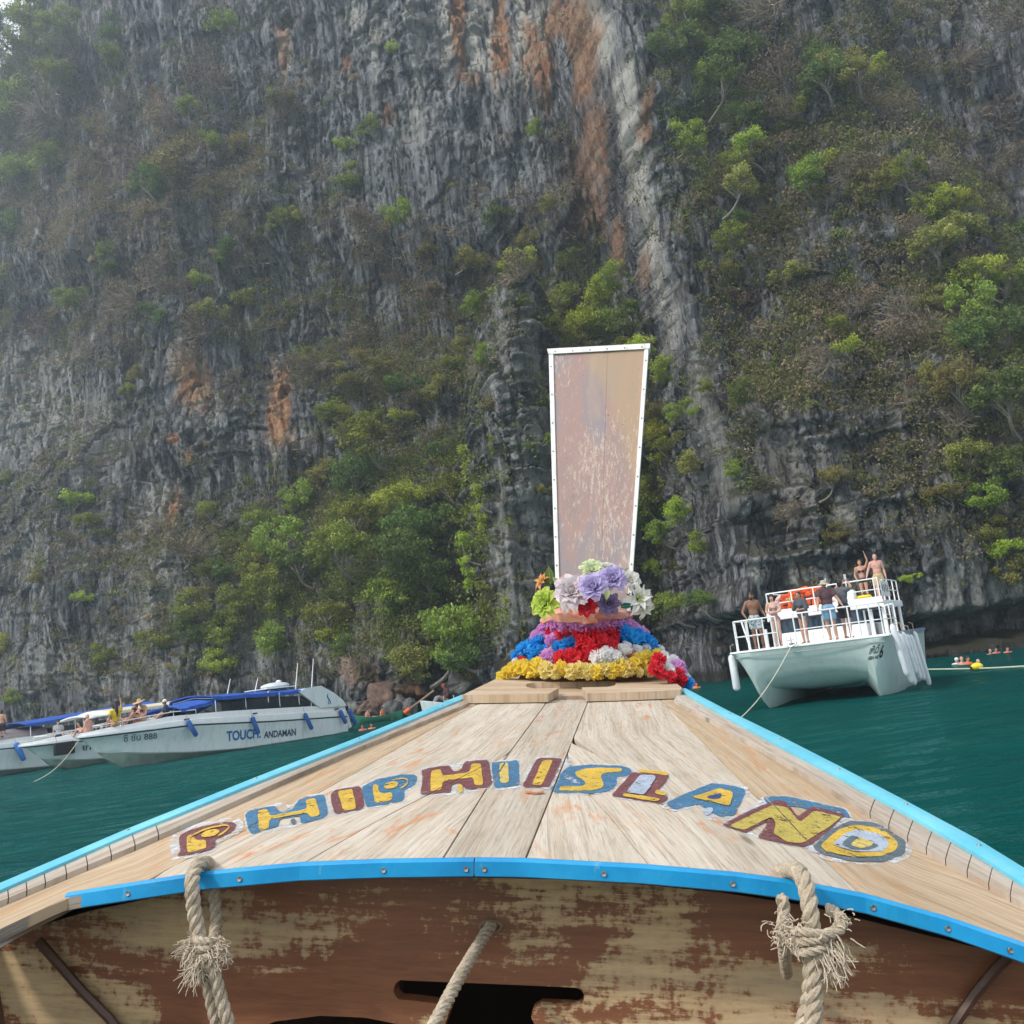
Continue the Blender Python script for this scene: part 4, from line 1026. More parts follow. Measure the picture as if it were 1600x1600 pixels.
fray(mb, bl(1250, 1468, D2 - .01), [(-.6, -.5, -.2), (.6, -.5, -.2), (0, -.6, .6)], 130, .012, 5, .0006)
fray(mb, bl(1290, 1480, D2 - .01), [(.45, -.3, -1), (.75, -.3, -.9), (.2, -.3, -1)], 150, .034, 6, .0006, .5, .45)
fray(mb, bl(1310, 1435, 1.15), [(.7, -.4, .2), (.4, -.4, -.8), (.3, -.4, .7)], 30, .010, 7, .0006)
mb.build('frayed_end', [M_ROPE, M_FIBRE], rope_r, kind='stuff')

rope_c = boat_thing('rope', 'single rope coming out of the round hole in the brown bulkhead', 'rope')
mb = MB(); laid_rope(mb, [bl(770, 1446, YB + .05), bl(766, 1448, YB - .012), bl(752, 1470, 1.38), bl(722, 1520, 1.30), bl(695, 1570, 1.24), bl(674, 1610, 1.2), bl(655, 1650, 1.17)], .0085, .036)
mb.build('rope_line', [M_ROPE, M_FIBRE], rope_c)

# ================================================================== garlands and flowers on the bow
def cloth(name, col, var=.25, rough=.75, trans=.0):
    t = NT(name); v = t.coord('Object'); n1 = t.noise(v, 40, 5, .65); n2 = t.noise(v, 8, 3, .6)
    c = t.ramp(n1, [(.3, tuple(x * (1 - var) for x in col)), (.7, tuple(min(1, x * (1 + var)) for x in col))])
    c = t.mix(t.ramp(n2, [(.5, 0.0), (.75, .35)]), c, tuple(min(1, .6 * x + .28) for x in col))
    t.p(col=c, rough=rough, spec=.25, sheen=.1)
    if trans:
        tr_ = t.n('ShaderNodeBsdfTranslucent'); t.set(tr_.inputs[0], c); mx = t.n('ShaderNodeMixShader'); mx.inputs[0].default_value = trans
        t.l(t.b.outputs[0], mx.inputs[1]); t.l(tr_.outputs[0], mx.inputs[2]); t.l(mx.outputs[0], t.out.inputs['Surface'])
    return t.mat
FC = {'yellow': (.92, .72, .11), 'pale yellow': (.92, .78, .34), 'red': (.78, .035, .065), 'blue': (.03, .40, .82), 'purple': (.76, .40, .74), 'white': (.93, .91, .89), 'pink': (.70, .28, .34)}
FM = {k: cloth(k.replace(' ', '_') + '_flower_fabric', v, .15, .8, .42) for k, v in FC.items()}
def pompom_mesh(seed, npet=34):
    rd = random.Random(seed); mb = MB()
    for i in range(npet):
        u = 1 - 1.72 * (i + .5) / npet; a = i * 2.39996 + rd.uniform(-.25, .25)
        s = math.sqrt(max(0, 1 - u * u)); d = Vector((s * math.cos(a), s * math.sin(a), u)); d = (d + Vector((rd.gauss(0, .12), rd.gauss(0, .12), rd.gauss(0, .12)))).normalized()
        t1 = d.orthogonal().normalized(); t1 = Matrix.Rotation(rd.uniform(0, 6.28), 3, d) @ t1; t2 = d.cross(t1)
        R0_ = rd.uniform(.88, 1.12); ph = rd.uniform(0, 6.28); w = rd.uniform(.40, .58); P = []
        for r_ in (.22, .62, .90, 1.0):
            row = []
            for j in range(6):
                f = j / 5 * 2 - 1; ww = w * (r_ ** .8)
                ruf = .13 * r_ * r_ * math.sin(f * 7.5 + ph) * (1.0 if r_ > .5 else .3)
                rr = R0_ * r_ * (1 - .10 * f * f) + (.05 * math.sin(f * 13 + ph * 2) if r_ > .95 else 0)
                row.append(d * rr + t1 * ww * f + t2 * (ruf + .10 * f * f - .18 * (1 - r_)))
            P.append(row)
        mb.grid(P, 0, True)
    mb.ball((0, 0, 0), .5, None, 8, 6)
    return mb
POM = [pompom_mesh(s) for s in (1, 2, 3, 4)]
POMM = {k: [m.mesh('flower', FM[k]) for m in POM] for k in FC}
rdF = random.Random(5)
def garland(label, flowers, group='flower garlands on the bow'):
    """flowers: (px, py, radius in px, colour, depth offset)"""
    g = boat_thing('flower_garland', label, 'garland', group)
    mb = MB(); pts = [mound(f[0], f[1], .02) for f in flowers]
    mb.tube(pts, .004, 5); mb.build('string', M_ROPE, g)
    for f in flowers:
        px, py, r_, colr = f[:4]; off = f[4] if len(f) > 4 else 0
        p = mound(px, py, off); rad = r_ / F * p.y / .99
        o = link_mesh('flower', POMM[colr][rdF.randrange(4)], g, p, (R(90) + rdF.gauss(0, .5), rdF.gauss(0, .6), rdF.uniform(0, 6.28)), (rad * rdF.uniform(.95, 1.1), rad * rdF.uniform(.95, 1.1), rad * rdF.uniform(.9, 1.05)))
    return g
Y_, PY_, R_, B_, P_, W_, K_ = 'yellow', 'pale yellow', 'red', 'blue', 'purple', 'white', 'pink'
garland('yellow paper flower garland lying along the bow plank', [(783, 1057, 8, Y_), (793, 1051, 10, Y_), (803, 1046, 12, Y_), (816, 1043, 13, Y_), (828, 1047, 13, Y_), (840, 1042, 14, Y_), (853, 1047, 13, PY_), (868, 1050, 12, PY_), (880, 1044, 13, Y_), (893, 1050, 13, PY_), (906, 1047, 13, PY_), (919, 1049, 12, PY_), (932, 1050, 13, Y_), (945, 1046, 13, PY_),
        (957, 1048, 12, Y_), (968, 1042, 13, Y_), (979, 1046, 13, PY_), (989, 1040, 13, Y_), (1000, 1032, 13, Y_), (1012, 1028, 12, Y_), (1022, 1033, 12, Y_), (1026, 1022, 9, Y_), (1015, 1048, 9, PY_), (998, 1050, 8, PY_)])
garland('lowest mixed row of red, purple and white paper flowers above the yellow garland', [(806, 1036, 8, W_, .03), (818, 1033, 9, R_, .03), (832, 1032, 9, B_, .04), (845, 1034, 9, R_, .03), (857, 1028, 13, P_, .02), (877, 1030, 13, R_, .02), (891, 1026, 13, R_, .02), (906, 1029, 13, R_, .02), (918, 1025, 12, R_, .02), (934, 1028, 14, W_, -.005), (948, 1025, 14, W_, -.005), (960, 1028, 13, W_, .0), (973, 1020, 13, W_, .01), (985, 1026, 10, K_, .03), (978, 1014, 11, W_, .03), (994, 1018, 11, W_, .03), (1008, 1016, 9, W_, .04)])
garland('middle row of blue paper flowers with a red cluster at its centre', [(808, 1025, 10, B_, .03), (818, 1017, 13, B_, .03), (830, 1012, 14, B_, .03), (842, 1006, 13, B_, .03), (840, 1020, 12, B_, .03), (852, 1016, 10, B_, .04), (864, 1011, 7, W_, .04), (874, 1012, 12, B_, .03), (887, 1007, 13, B_, .02), (896, 1002, 11, B_, .02), (910, 1006, 15, R_, .01), (926, 1010, 15, R_, .0), (940, 1004, 15, R_, .0), (952, 1010, 13, R_, .01), (955, 996, 13, R_, .02),
        (972, 988, 13, B_, .02), (984, 993, 14, B_, .02), (997, 997, 14, B_, .03), (1010, 1003, 13, B_, .03), (1020, 1010, 11, B_, .04), (1030, 1016, 8, W_, .05)])
garland('upper row of red and purple paper flowers below the orange sash', [(839, 996, 12, P_, .03), (853, 992, 12, P_, .03), (862, 1001, 12, P_, .02), (862, 989, 10, R_, .03), (877, 992, 13, R_, .02), (892, 987, 13, R_, .02), (906, 992, 14, R_, .01), (920, 987, 14, R_, .0), (934, 990, 14, R_, .0), (948, 984, 13, R_, .01), (958, 988, 11, R_, .02)])
garland('purple paper flower garland directly under the orange sash', [(850, 985, 12, P_, .02), (860, 979, 12, P_, .015), (871, 977, 13, P_, .01), (883, 979, 13, P_, .0), (895, 976, 13, P_, -.01), (907, 977, 13, P_, -.015), (918, 978, 13, P_, -.02), (930, 976, 13, P_, -.02), (942, 976, 13, P_, -.01), (954, 975, 12, P_, .0), (966, 976, 12, P_, .01), (977, 975, 11, P_, .03), (988, 980, 11, P_, .04), (999, 985, 10, P_, .04), (1008, 991, 8, P_, .05)])
def tailpt(px, py, y): return bl(px, py, y)
g = boat_thing('flower_garland', 'white and red paper flower garland hanging over the right side of the bow', 'garland', 'flower garlands on the bow')
for px, py, r_, colr, y in [(1024, 1044, 12, R_, 3.33), (1029, 1031, 12, R_, 3.36), (1038, 1026, 9, W_, 3.46), (1040, 1038, 12, W_, 3.40), (1044, 1048, 12, W_, 3.38), (1034, 1053, 9, R_, 3.34), (1052, 1034, 10, W_, 3.45), (1058, 1042, 12, P_, 3.42), (1048, 1058, 9, R_, 3.36), (1057, 1055, 13, R_, 3.40), (1064, 1062, 11, R_, 3.40), (1066, 1050, 8, P_, 3.46), (1071, 1058, 8, W_, 3.46), (1074, 1067, 10, B_, 3.42), (1080, 1066, 6, P_, 3.46)]:
    rad = r_ / F * y; link_mesh('flower', POMM[colr][rdF.randrange(4)], g, bl(px, py, y), (R(90) + rdF.gauss(0, .5), rdF.gauss(0, .6), rdF.uniform(0, 6.28)), rad)
mb = MB(); mb.tube([bl(1024, 1030, 3.42), bl(1042, 1040, 3.44), bl(1058, 1050, 3.45), bl(1076, 1066, 3.45)], .004, 5); mb.build('string', M_ROPE, g)

# orange satin sash, twisted and knotted round the stem
def satin(name, a, b):
    t = NT(name); n1 = t.noise(t.coord('Object', (1, 1, 3)), 14, 3, .5); t.p(col=t.ramp(n1, [(.3, a), (.7, b)]), rough=.38, spec=.5, sheen=.3); return t.mat
M_SATIN = satin('orange_satin', (.62, .20, .12), (.80, .36, .24)); M_SATIN2 = satin('coral_red_satin', (.55, .08, .06), (.70, .16, .11))
sash = boat_thing('sash', 'salmon orange satin sash knotted round the stem below the fabric blooms', 'sash')
def fold_tube(mb, pts, rx, rz, seed, mi=0, n=14):
    path = smooth_path(pts, 10); rd = random.Random(seed); ph = [rd.uniform(0, 6.28) for _ in range(4)]; sec = []
    for i, p in enumerate(path):
        a_ = path[max(0, i - 1)]; b_ = path[min(len(path) - 1, i + 1)]; t = (b_ - a_).normalized(); up = Vector((0, 0, 1)); sd = t.cross(up).normalized(); up = sd.cross(t)
        f = i / (len(path) - 1); taper = .55 + .45 * math.sin(math.pi * min(1, max(0, f))); row = []
        for j in range(n + 1):
            a = 2 * math.pi * j / n; k = 1 + .22 * math.sin(3 * a + 4.5 * f + ph[0]) + .10 * math.sin(7 * a - 7 * f + ph[1])
            row.append(p + sd * math.cos(a) * rx * k * taper + up * math.sin(a) * rz * k * taper)
        sec.append(row)
    mb.grid(sec, mi, True)
mb = MB()
fold_tube(mb, [mound(850, 973, .0), mound(864, 964, -.02), mound(884, 959, -.04), mound(905, 960, -.05), mound(920, 964, -.055)], .028, .034, 1)
fold_tube(mb, [mound(926, 964, -.055), mound(945, 959, -.04), mound(962, 957, -.03), mound(978, 958, .0)], .026, .030, 2)
fold_tube(mb, [mound(866, 958, .0), mound(890, 955, -.02), mound(915, 957, -.035), mound(950, 955, -.02), mound(984, 962, .03)], .02, .016, 3, 1)
fold_tube(mb, [mound(848, 985, .05), mound(852, 974, .03), mound(862, 963, .01)], .018, .014, 4)
mb.build('sash_band', [M_SATIN, M_SATIN2], sash)
mb = MB(); fold_tube(mb, [mound(913, 972, -.05), mound(920, 966, -.075), mound(926, 959, -.05)], .016, .016, 5); fold_tube(mb, [mound(915, 958, -.06), mound(922, 965, -.08), mound(932, 972, -.05)], .012, .012, 6); mb.build('sash_knot', [M_SATIN, M_SATIN2], sash)
mb = MB(); fold_tube(mb, [mound(870, 962, .06), mound(925, 958, .03), mound(982, 963, .07)], .05, .045, 8, 1); mb.build('sash_lining', [M_SATIN, M_SATIN2], sash)

# ---- big fabric blooms
def petal_mesh(name, mat, L=1.0, W=.8, cup=.35, curl=.5, ruffle=.06, tip=1.0, seed=0, n=7, m=6):
    """A petal growing along +Y from the origin, cupped, its end curling towards -Z (back)."""
    rd = random.Random(seed); ph = rd.uniform(0, 6.28); P = []
    for i in range(n):
        t = i / (n - 1); w = W * .5 * (math.sin(math.pi * min(1, t * (.86 if tip < 1 else .80) + .10)) ** .75) * (1 if tip >= 1 else (1 - t ** 3 * (1 - tip)))
        row = []
        for j in range(m):
            f = j / (m - 1) * 2 - 1
            row.append((w * f, L * t * (1 - .06 * f * f), cup * w * f * f + .22 * L * math.sin(t * 1.6) - curl * L * t ** 3 * .6 + ruffle * L * t * t * math.sin(f * 5 + ph + t * 3)))
        P.append(row)
    mb = MB(); mb.grid(P, 0, True); return mb.mesh(name, mat)
BM = {k: cloth('bloom_' + k, c, .12, .7, .3) for k, c in {'lilac': (.50, .42, .68), 'dark_lilac': (.22, .17, .32), 'ivory': (.74, .72, .66), 'pinkish_white': (.66, .58, .60), 'lime': (.50, .62, .10), 'pale_green': (.66, .72, .45), 'orange': (.76, .36, .14), 'red': (.60, .02, .04), 'leaf': (.10, .15, .03), 'teal': (.02, .16, .13), 'sage': (.28, .34, .14)}.items()}
def bloom(label, px, py, r_px, y, kind, colr, face=(0, -1, .25), roll=0.0):
    o = boat_thing('fabric_bloom', label, 'artificial flower', 'fabric blooms at the foot of the prow board')
    c = bl(px, py, y); rad = r_px / F * y
    q = Vector(face).normalized().to_track_quat('Z', 'Y').to_matrix() @ Matrix.Rotation(roll, 3, 'Z')
    o.matrix_world = boat.matrix_world @ (Matrix.Translation(c) @ q.to_4x4() @ Matrix.Scale(rad, 4))
    rd = random.Random(int(px * 7 + py)); mat = BM[colr]
    if kind == 'rose': rings = [(7, .20, 78, .95, .95, .4, .5), (6, .14, 58, .82, .85, .5, .35), (6, .08, 36, .66, .75, .6, .2), (4, .04, 18, .52, .55, .9, .1), (3, .02, 8, .44, .4, 1.2, 0)]
    elif kind == 'lily': rings = [(5, .05, 78, 1.15, .50, .5, .7), (5, .05, 55, .95, .46, .6, .45)]
    else: rings = [(8, .15, 80, 1.0, .75, .4, .5), (7, .12, 60, .85, .7, .5, .4), (6, .06, 38, .66, .6, .6, .3), (4, .02, 15, .5, .5, .8, .1)]
    for ri, (n_, r0, tilt, L, W, cup, curl) in enumerate(rings):
        me = petal_mesh('petal', mat, L, W, cup, curl, .09 if kind != 'lily' else .04, .35 if kind == 'lily' else 1.0, ri + int(px))
        for k in range(n_):
            a = 2 * math.pi * (k + .5 * (ri % 2)) / n_ + rd.gauss(0, .12)
            M = Matrix.Rotation(a, 4, 'Z') @ Matrix.Translation((0, r0, -.1 * ri * 0)) @ Matrix.Rotation(R(90 - tilt) + rd.gauss(0, .12), 4, 'X')
            p = bpy.data.objects.new('petal', me); COL.objects.link(p); p.parent = o; p.matrix_local = M
    if kind == 'lily':
        mb = MB()
        for k in range(5):
            a = k * 1.256; mb.tube([(0, 0, .05), (.1 * math.cos(a), .1 * math.sin(a), .35), (.2 * math.cos(a), .2 * math.sin(a), .5)], [.025, .02, .035], 5)
        mb.build('stamen', BM['lime'], o)
    else:
        mb = MB(); mb.ball((0, 0, .2), (.18, .18, .3), None, 8, 6); mb.build('flower_heart', mat, o)
    mb = MB(); mb.tube([(0, 0, .05), (0, .1, -.4), (0, .5, -1.0)], [.07, .06, .05], 6); mb.build('stem', BM['leaf'], o)
    return o
bloom('lilac fabric rose at the top right of the bouquet', 957, 905, 21, 3.30, 'rose', 'lilac', (.15, -1, .3))
bloom('lilac fabric rose left of centre, lower of the two lilac roses', 927, 917, 22, 3.27, 'rose', 'lilac', (-.15, -1, .25))
bloom('dark lilac drooping fabric flower under the two lilac roses', 951, 943, 18, 3.32, 'full', 'dark_lilac', (.1, -1, -.2))
bloom('large pinkish white fabric magnolia left of the lilac roses', 895, 926, 30, 3.32, 'full', 'pinkish_white', (-.2, -1, .35), .3)
bloom('pale green fabric flower at the foot of the prow board', 925, 893, 20, 3.38, 'full', 'pale_green', (0, -1, .6))
bloom('small ivory bloom between the prow board and the lilac rose', 948, 890, 13, 3.41, 'full', 'ivory', (.1, -1, .5))
bloom('lime green fabric flower at the left end of the bouquet', 853, 943, 24, 3.38, 'full', 'lime', (-.5, -1, .1))
bloom('small orange fabric lily behind the lime green flower', 849, 910, 17, 3.43, 'lily', 'orange', (-.7, -.6, .5))
bloom('orange fabric lily tucked beneath the left side of the prow board', 888, 909, 15, 3.38, 'lily', 'orange', (-.1, -.8, .8))
bloom('white fabric lily spreading at the right end of the bouquet', 996, 936, 26, 3.34, 'lily', 'ivory', (.5, -1, .1), .4)
bloom('white fabric lily pointing down below the right end of the bouquet', 1003, 948, 20, 3.36, 'lily', 'ivory', (.6, -.8, -.5), .9)
bloom('ivory fabric flower beside the right edge of the prow board', 984, 908, 17, 3.38, 'full', 'ivory', (.3, -1, .4))
bloom('small red fabric flower resting on the sash knot', 916, 947, 16, 3.31, 'full', 'red', (0, -1, 0))
def leaf_thing(label, px, py, L, y, colr, rot, face=(0, -1, .2)):
    o = boat_thing('fabric_leaf', label, 'artificial leaf', 'fabric leaves in the bouquet')
    q = Vector(face).normalized().to_track_quat('Z', 'Y').to_matrix() @ Matrix.Rotation(rot, 3, 'Z')
    o.matrix_world = boat.matrix_world @ (Matrix.Translation(bl(px, py, y)) @ q.to_4x4() @ Matrix.Scale(L / F * y, 4))
    link_mesh('leaf_blade', petal_mesh('leaf_blade', BM[colr], 1.0, .5, .4, .35, .03, .3, int(px)), o)
    mb = MB(); mb.tube([(0, 0, 0), (0, .5, .16), (0, .9, .1)], [.03, .02, .01], 4); mb.build('leaf_rib', BM['sage'], o)
leaf_thing('dark olive leaf standing up at the top left of the bouquet', 860, 912, 30, 3.41, 'leaf', .1)
leaf_thing('olive leaf below the small orange lily', 862, 915, 20, 3.42, 'leaf', 1.0)
leaf_thing('sage green leaf left of the orange lily by the board', 874, 914, 18, 3.40, 'sage', .7)
leaf_thing('sage green leaf hanging under the two lilac roses', 950, 921, 20, 3.24, 'sage', 3.0)
leaf_thing('teal green leaf left of the white lily', 970, 948, 22, 3.33, 'teal', -1.5)
leaf_thing('pale sage leaf behind the lilac rose', 972, 900, 16, 3.38, 'sage', -.6)
# ================================================================== PEOPLE
def skin_mat(name, col):
    t = NT(name); v = t.coord('Object'); n1 = t.noise(v, 7, 4, .6)
    t.p(col=t.ramp(n1, [(.3, tuple(x * .82 for x in col)), (.7, tuple(min(1, x * 1.12) for x in col))]), rough=.5, spec=.35); return t.mat
SK = {'brown': skin_mat('skin_brown', (.26, .125, .075)), 'tan': skin_mat('skin_tan', (.46, .25, .17)), 'fair': skin_mat('skin_fair', (.58, .36, .28)), 'pink': skin_mat('skin_pink', (.58, .31, .24)), 'dark': skin_mat('skin_dark', (.20, .10, .065))}
def fab(name, col, var=.15):
    return plain(name, col, .85, 0, var, 25)
HAIRM = plain('dark_hair', (.018, .013, .010), .55, 0, .3, 40); HAIRB = plain('brown_hair', (.10, .055, .03), .55, 0, .3, 40)
EYEM = plain('eye_dark', (.02, .015, .012), .2)
LIPM = plain('lip_red', (.33, .10, .09), .5)
def remeshed(mb, voxel, smooth=3):
    me = mb.mesh('tmp', HAIRM); o = bpy.data.objects.new('tmp', me); COL.objects.link(o)
    r_ = o.modifiers.new('r', 'REMESH'); r_.mode = 'VOXEL'; r_.voxel_size = voxel; r_.use_smooth_shade = True
    s_ = o.modifiers.new('s', 'SMOOTH'); s_.factor = .5; s_.iterations = smooth
    dg = bpy.context.evaluated_depsgraph_get(); dg.update()
    out = bpy.data.meshes.new_from_object(o.evaluated_get(dg), depsgraph=dg)
    bpy.data.objects.remove(o); bpy.data.meshes.remove(me); return out
JD = {'an': (.09, 0, .085), 'kn': (.095, .02, .49), 'hp': (.092, 0, .92), 'pe': (0, 0, .96), 'wa': (0, .01, 1.12), 'ch': (0, 0, 1.32), 'ne': (0, -.01, 1.50), 'hd': (0, .02, 1.635), 'sh': (.185, -.01, 1.44), 'el': (.245, -.04, 1.15), 'wr': (.25, .07, .91)}
def joints(ov):
    J = {}
    for k in ('pe', 'wa', 'ch', 'ne', 'hd'): J[k] = Vector(JD[k])
    for k in ('an', 'kn', 'hp', 'sh', 'el', 'wr'):
        J[k + 'R'] = Vector(JD[k]); J[k + 'L'] = Vector(JD[k]); J[k + 'L'].x *= -1
    for k, v in ov.items():
        if k in J: J[k] = Vector(v)
    return J
def align(d):
    return Vector(d).normalized().to_track_quat('Z', 'Y').to_matrix()
def torso(mb, J, k, g):
    """k scales width (build), g grows the surface (clothes)."""
    up = (J['ch'] - J['pe']).normalized(); side = (J['shR'] - J['shL']).normalized(); fw = up.cross(side).normalized(); side = fw.cross(up)
    M = Matrix((side, fw, up)).transposed()
    return M
def bodyshape(J, k=1.0, fem=False, g=0.0, part='all', leg=1.0, arm=1.0):
    mb = MB(); M = torso(mb, J, k, g)
    B = lambda c, r: mb.ball(c, tuple(x + g for x in r), M, 14, 10)
    if part in ('all', 'torso', 'trunk'):
        B(J['ch'], (.165 * k, .108 * k, .185)); B(J['wa'], (.138 * k * (.9 if fem else 1), .098 * k, .17))
        mb.tube([J['shL'], (J['shL'] + J['shR']) / 2 + Vector((0, 0, .02)), J['shR']], [.062 * k + g, .075 * k + g, .062 * k + g], 10)
        if fem:
            for s in (-1, 1): mb.ball(J['ch'] + M @ Vector((s * .075, .085, -.02)), .062 + g, None, 10, 8)
        else:
            for s in (-1, 1): mb.ball(J['ch'] + M @ Vector((s * .075 * k, .055 * k, .03)), (.075 + g, .055 + g, .07 + g), M, 10, 8)
    if part in ('all', 'hips', 'torso'):
        B(J['pe'], (.152 * k * (1.06 if fem else 1), .108 * k, .125))
        for s in 'LR': mb.ball(J['hp' + s] + M @ Vector((0, -.045, -.01)), .088 * k + g, None, 10, 8)
    if part in ('all', 'hips'):
        for s in 'LR':
            h, kn, an = J['hp' + s], J['kn' + s], J['an' + s]
            if leg < 1: e = h.lerp(kn, leg); mb.tube([h, e], [.088 * k + g, (.088 - .030 * leg) * k + g * 1.6], 12)
            else:
                mb.tube([h, h.lerp(kn, .5), kn], [.086 * k + g, .074 * k + g, .054 * k + g], 12)
                if part == 'all' or leg > 1: mb.tube([kn, kn.lerp(an, .3), kn.lerp(an, .7), an], [.052 * k + g, .056 * k + g, .043 * k + g, .036 * k + g], 12)
    if part in ('all', 'torso', 'trunk'):
        for s in 'LR':
            a, e, w = J['sh' + s], J['el' + s], J['wr' + s]
            if part != 'all':
                if arm <= 0: continue
                q = a.lerp(e, min(arm, 1)); mb.tube([a, q], [.060 * k + g, .052 * k + g * 1.6], 10)
                if arm > 1: mb.tube([e, e.lerp(w, arm - 1)], [.046 + g, .04 + g], 10)
                mb.ball(a, .063 * k + g, None, 10, 8)
            else:
                mb.ball(a, .060 * k, None, 10, 8); mb.tube([a, a.lerp(e, .45), e], [.054 * k, .050 * k, .040 * k], 10); mb.tube([e, e.lerp(w, .3), w], [.041 * k, .043 * k, .027 * k], 10)
    return mb, M
def add_extremities(mb, J, M, look, grip):
    # neck and head with jaw, nose, ears
    mb.tube([J['ne'] - Vector((0, 0, .05)), J['hd'] - Vector((0, 0, .05))], [.058, .052], 10)
    H = Matrix.Rotation(look[0], 3, 'Z') @ Matrix.Rotation(look[1], 3, 'X')
    hd = J['hd']
    mb.ball(hd + Vector((0, 0, .03)), (.074, .092, .098), H, 16, 12)
    mb.ball(hd + H @ Vector((0, .022, -.045)), (.056, .066, .075), H, 12, 9)
    mb.tube([hd + H @ Vector((0, .088, .03)), hd + H @ Vector((0, .112, -.018))], [.010, .017], 8)
    for s in (-1, 1): mb.ball(hd + H @ Vector((s * .078, -.005, .0)), (.012, .022, .032), H, 8, 6)
    for s in 'LR':
        w = J['wr' + s]; e = J['el' + s]; d = (w - e).normalized(); sg = 1 if s == 'R' else -1
        pl = Vector((sg, 0, 0)); pl = (pl - d * pl.dot(d)); pl = pl.normalized() if pl.length > .2 else d.orthogonal().normalized(); q = d.cross(pl)
        Mh = Matrix((q, pl, d)).transposed(); c = w + d * .045
        mb.ball(c, (.042, .020, .055), Mh, 10, 8)
        cu = grip
        for i in range(4):
            f = (i - 1.5) * .019; L = (.062, .074, .070, .055)[i]
            b = c + Mh @ Vector((f, 0, .042)); m = b + Mh @ Vector((f * .1, -sg * 0 - .018 * cu, L * .5)); t = m + Mh @ Vector((0, -.03 * cu, L * .45 * (1 - .5 * cu)))
            mb.tube([b, m, t], [.0105, .0098, .0085], 6)
        b = c + Mh @ Vector((.034, 0, -.015)); m = b + Mh @ Vector((.028, -.008, .03)); t = m + Mh @ Vector((.004, -.012, .03)); mb.tube([b, m, t], [.0125, .011, .0095], 6)
    for s in 'LR':
        a = J['an' + s]; kn = J['kn' + s]; sh = (a - kn).normalized()
        fw = Vector((0, 1, 0)) if abs(sh.y) < .6 else Vector((0, .5, -.85)) if sh.y < 0 else Vector((0, .3, 1))
        fw = (fw - sh * fw.dot(sh)).normalized() if abs(fw.dot(sh)) < .95 else Vector((0, 0, 1)); sd = fw.cross(sh)
        Mf = Matrix((sd, fw, sh)).transposed()
        mb.ball(a + fw * .065 + sh * .045, (.043, .115, .030), Mf, 12, 8); mb.ball(a - fw * .03 + sh * .04, (.036, .045, .04), Mf, 8, 6)
    return H
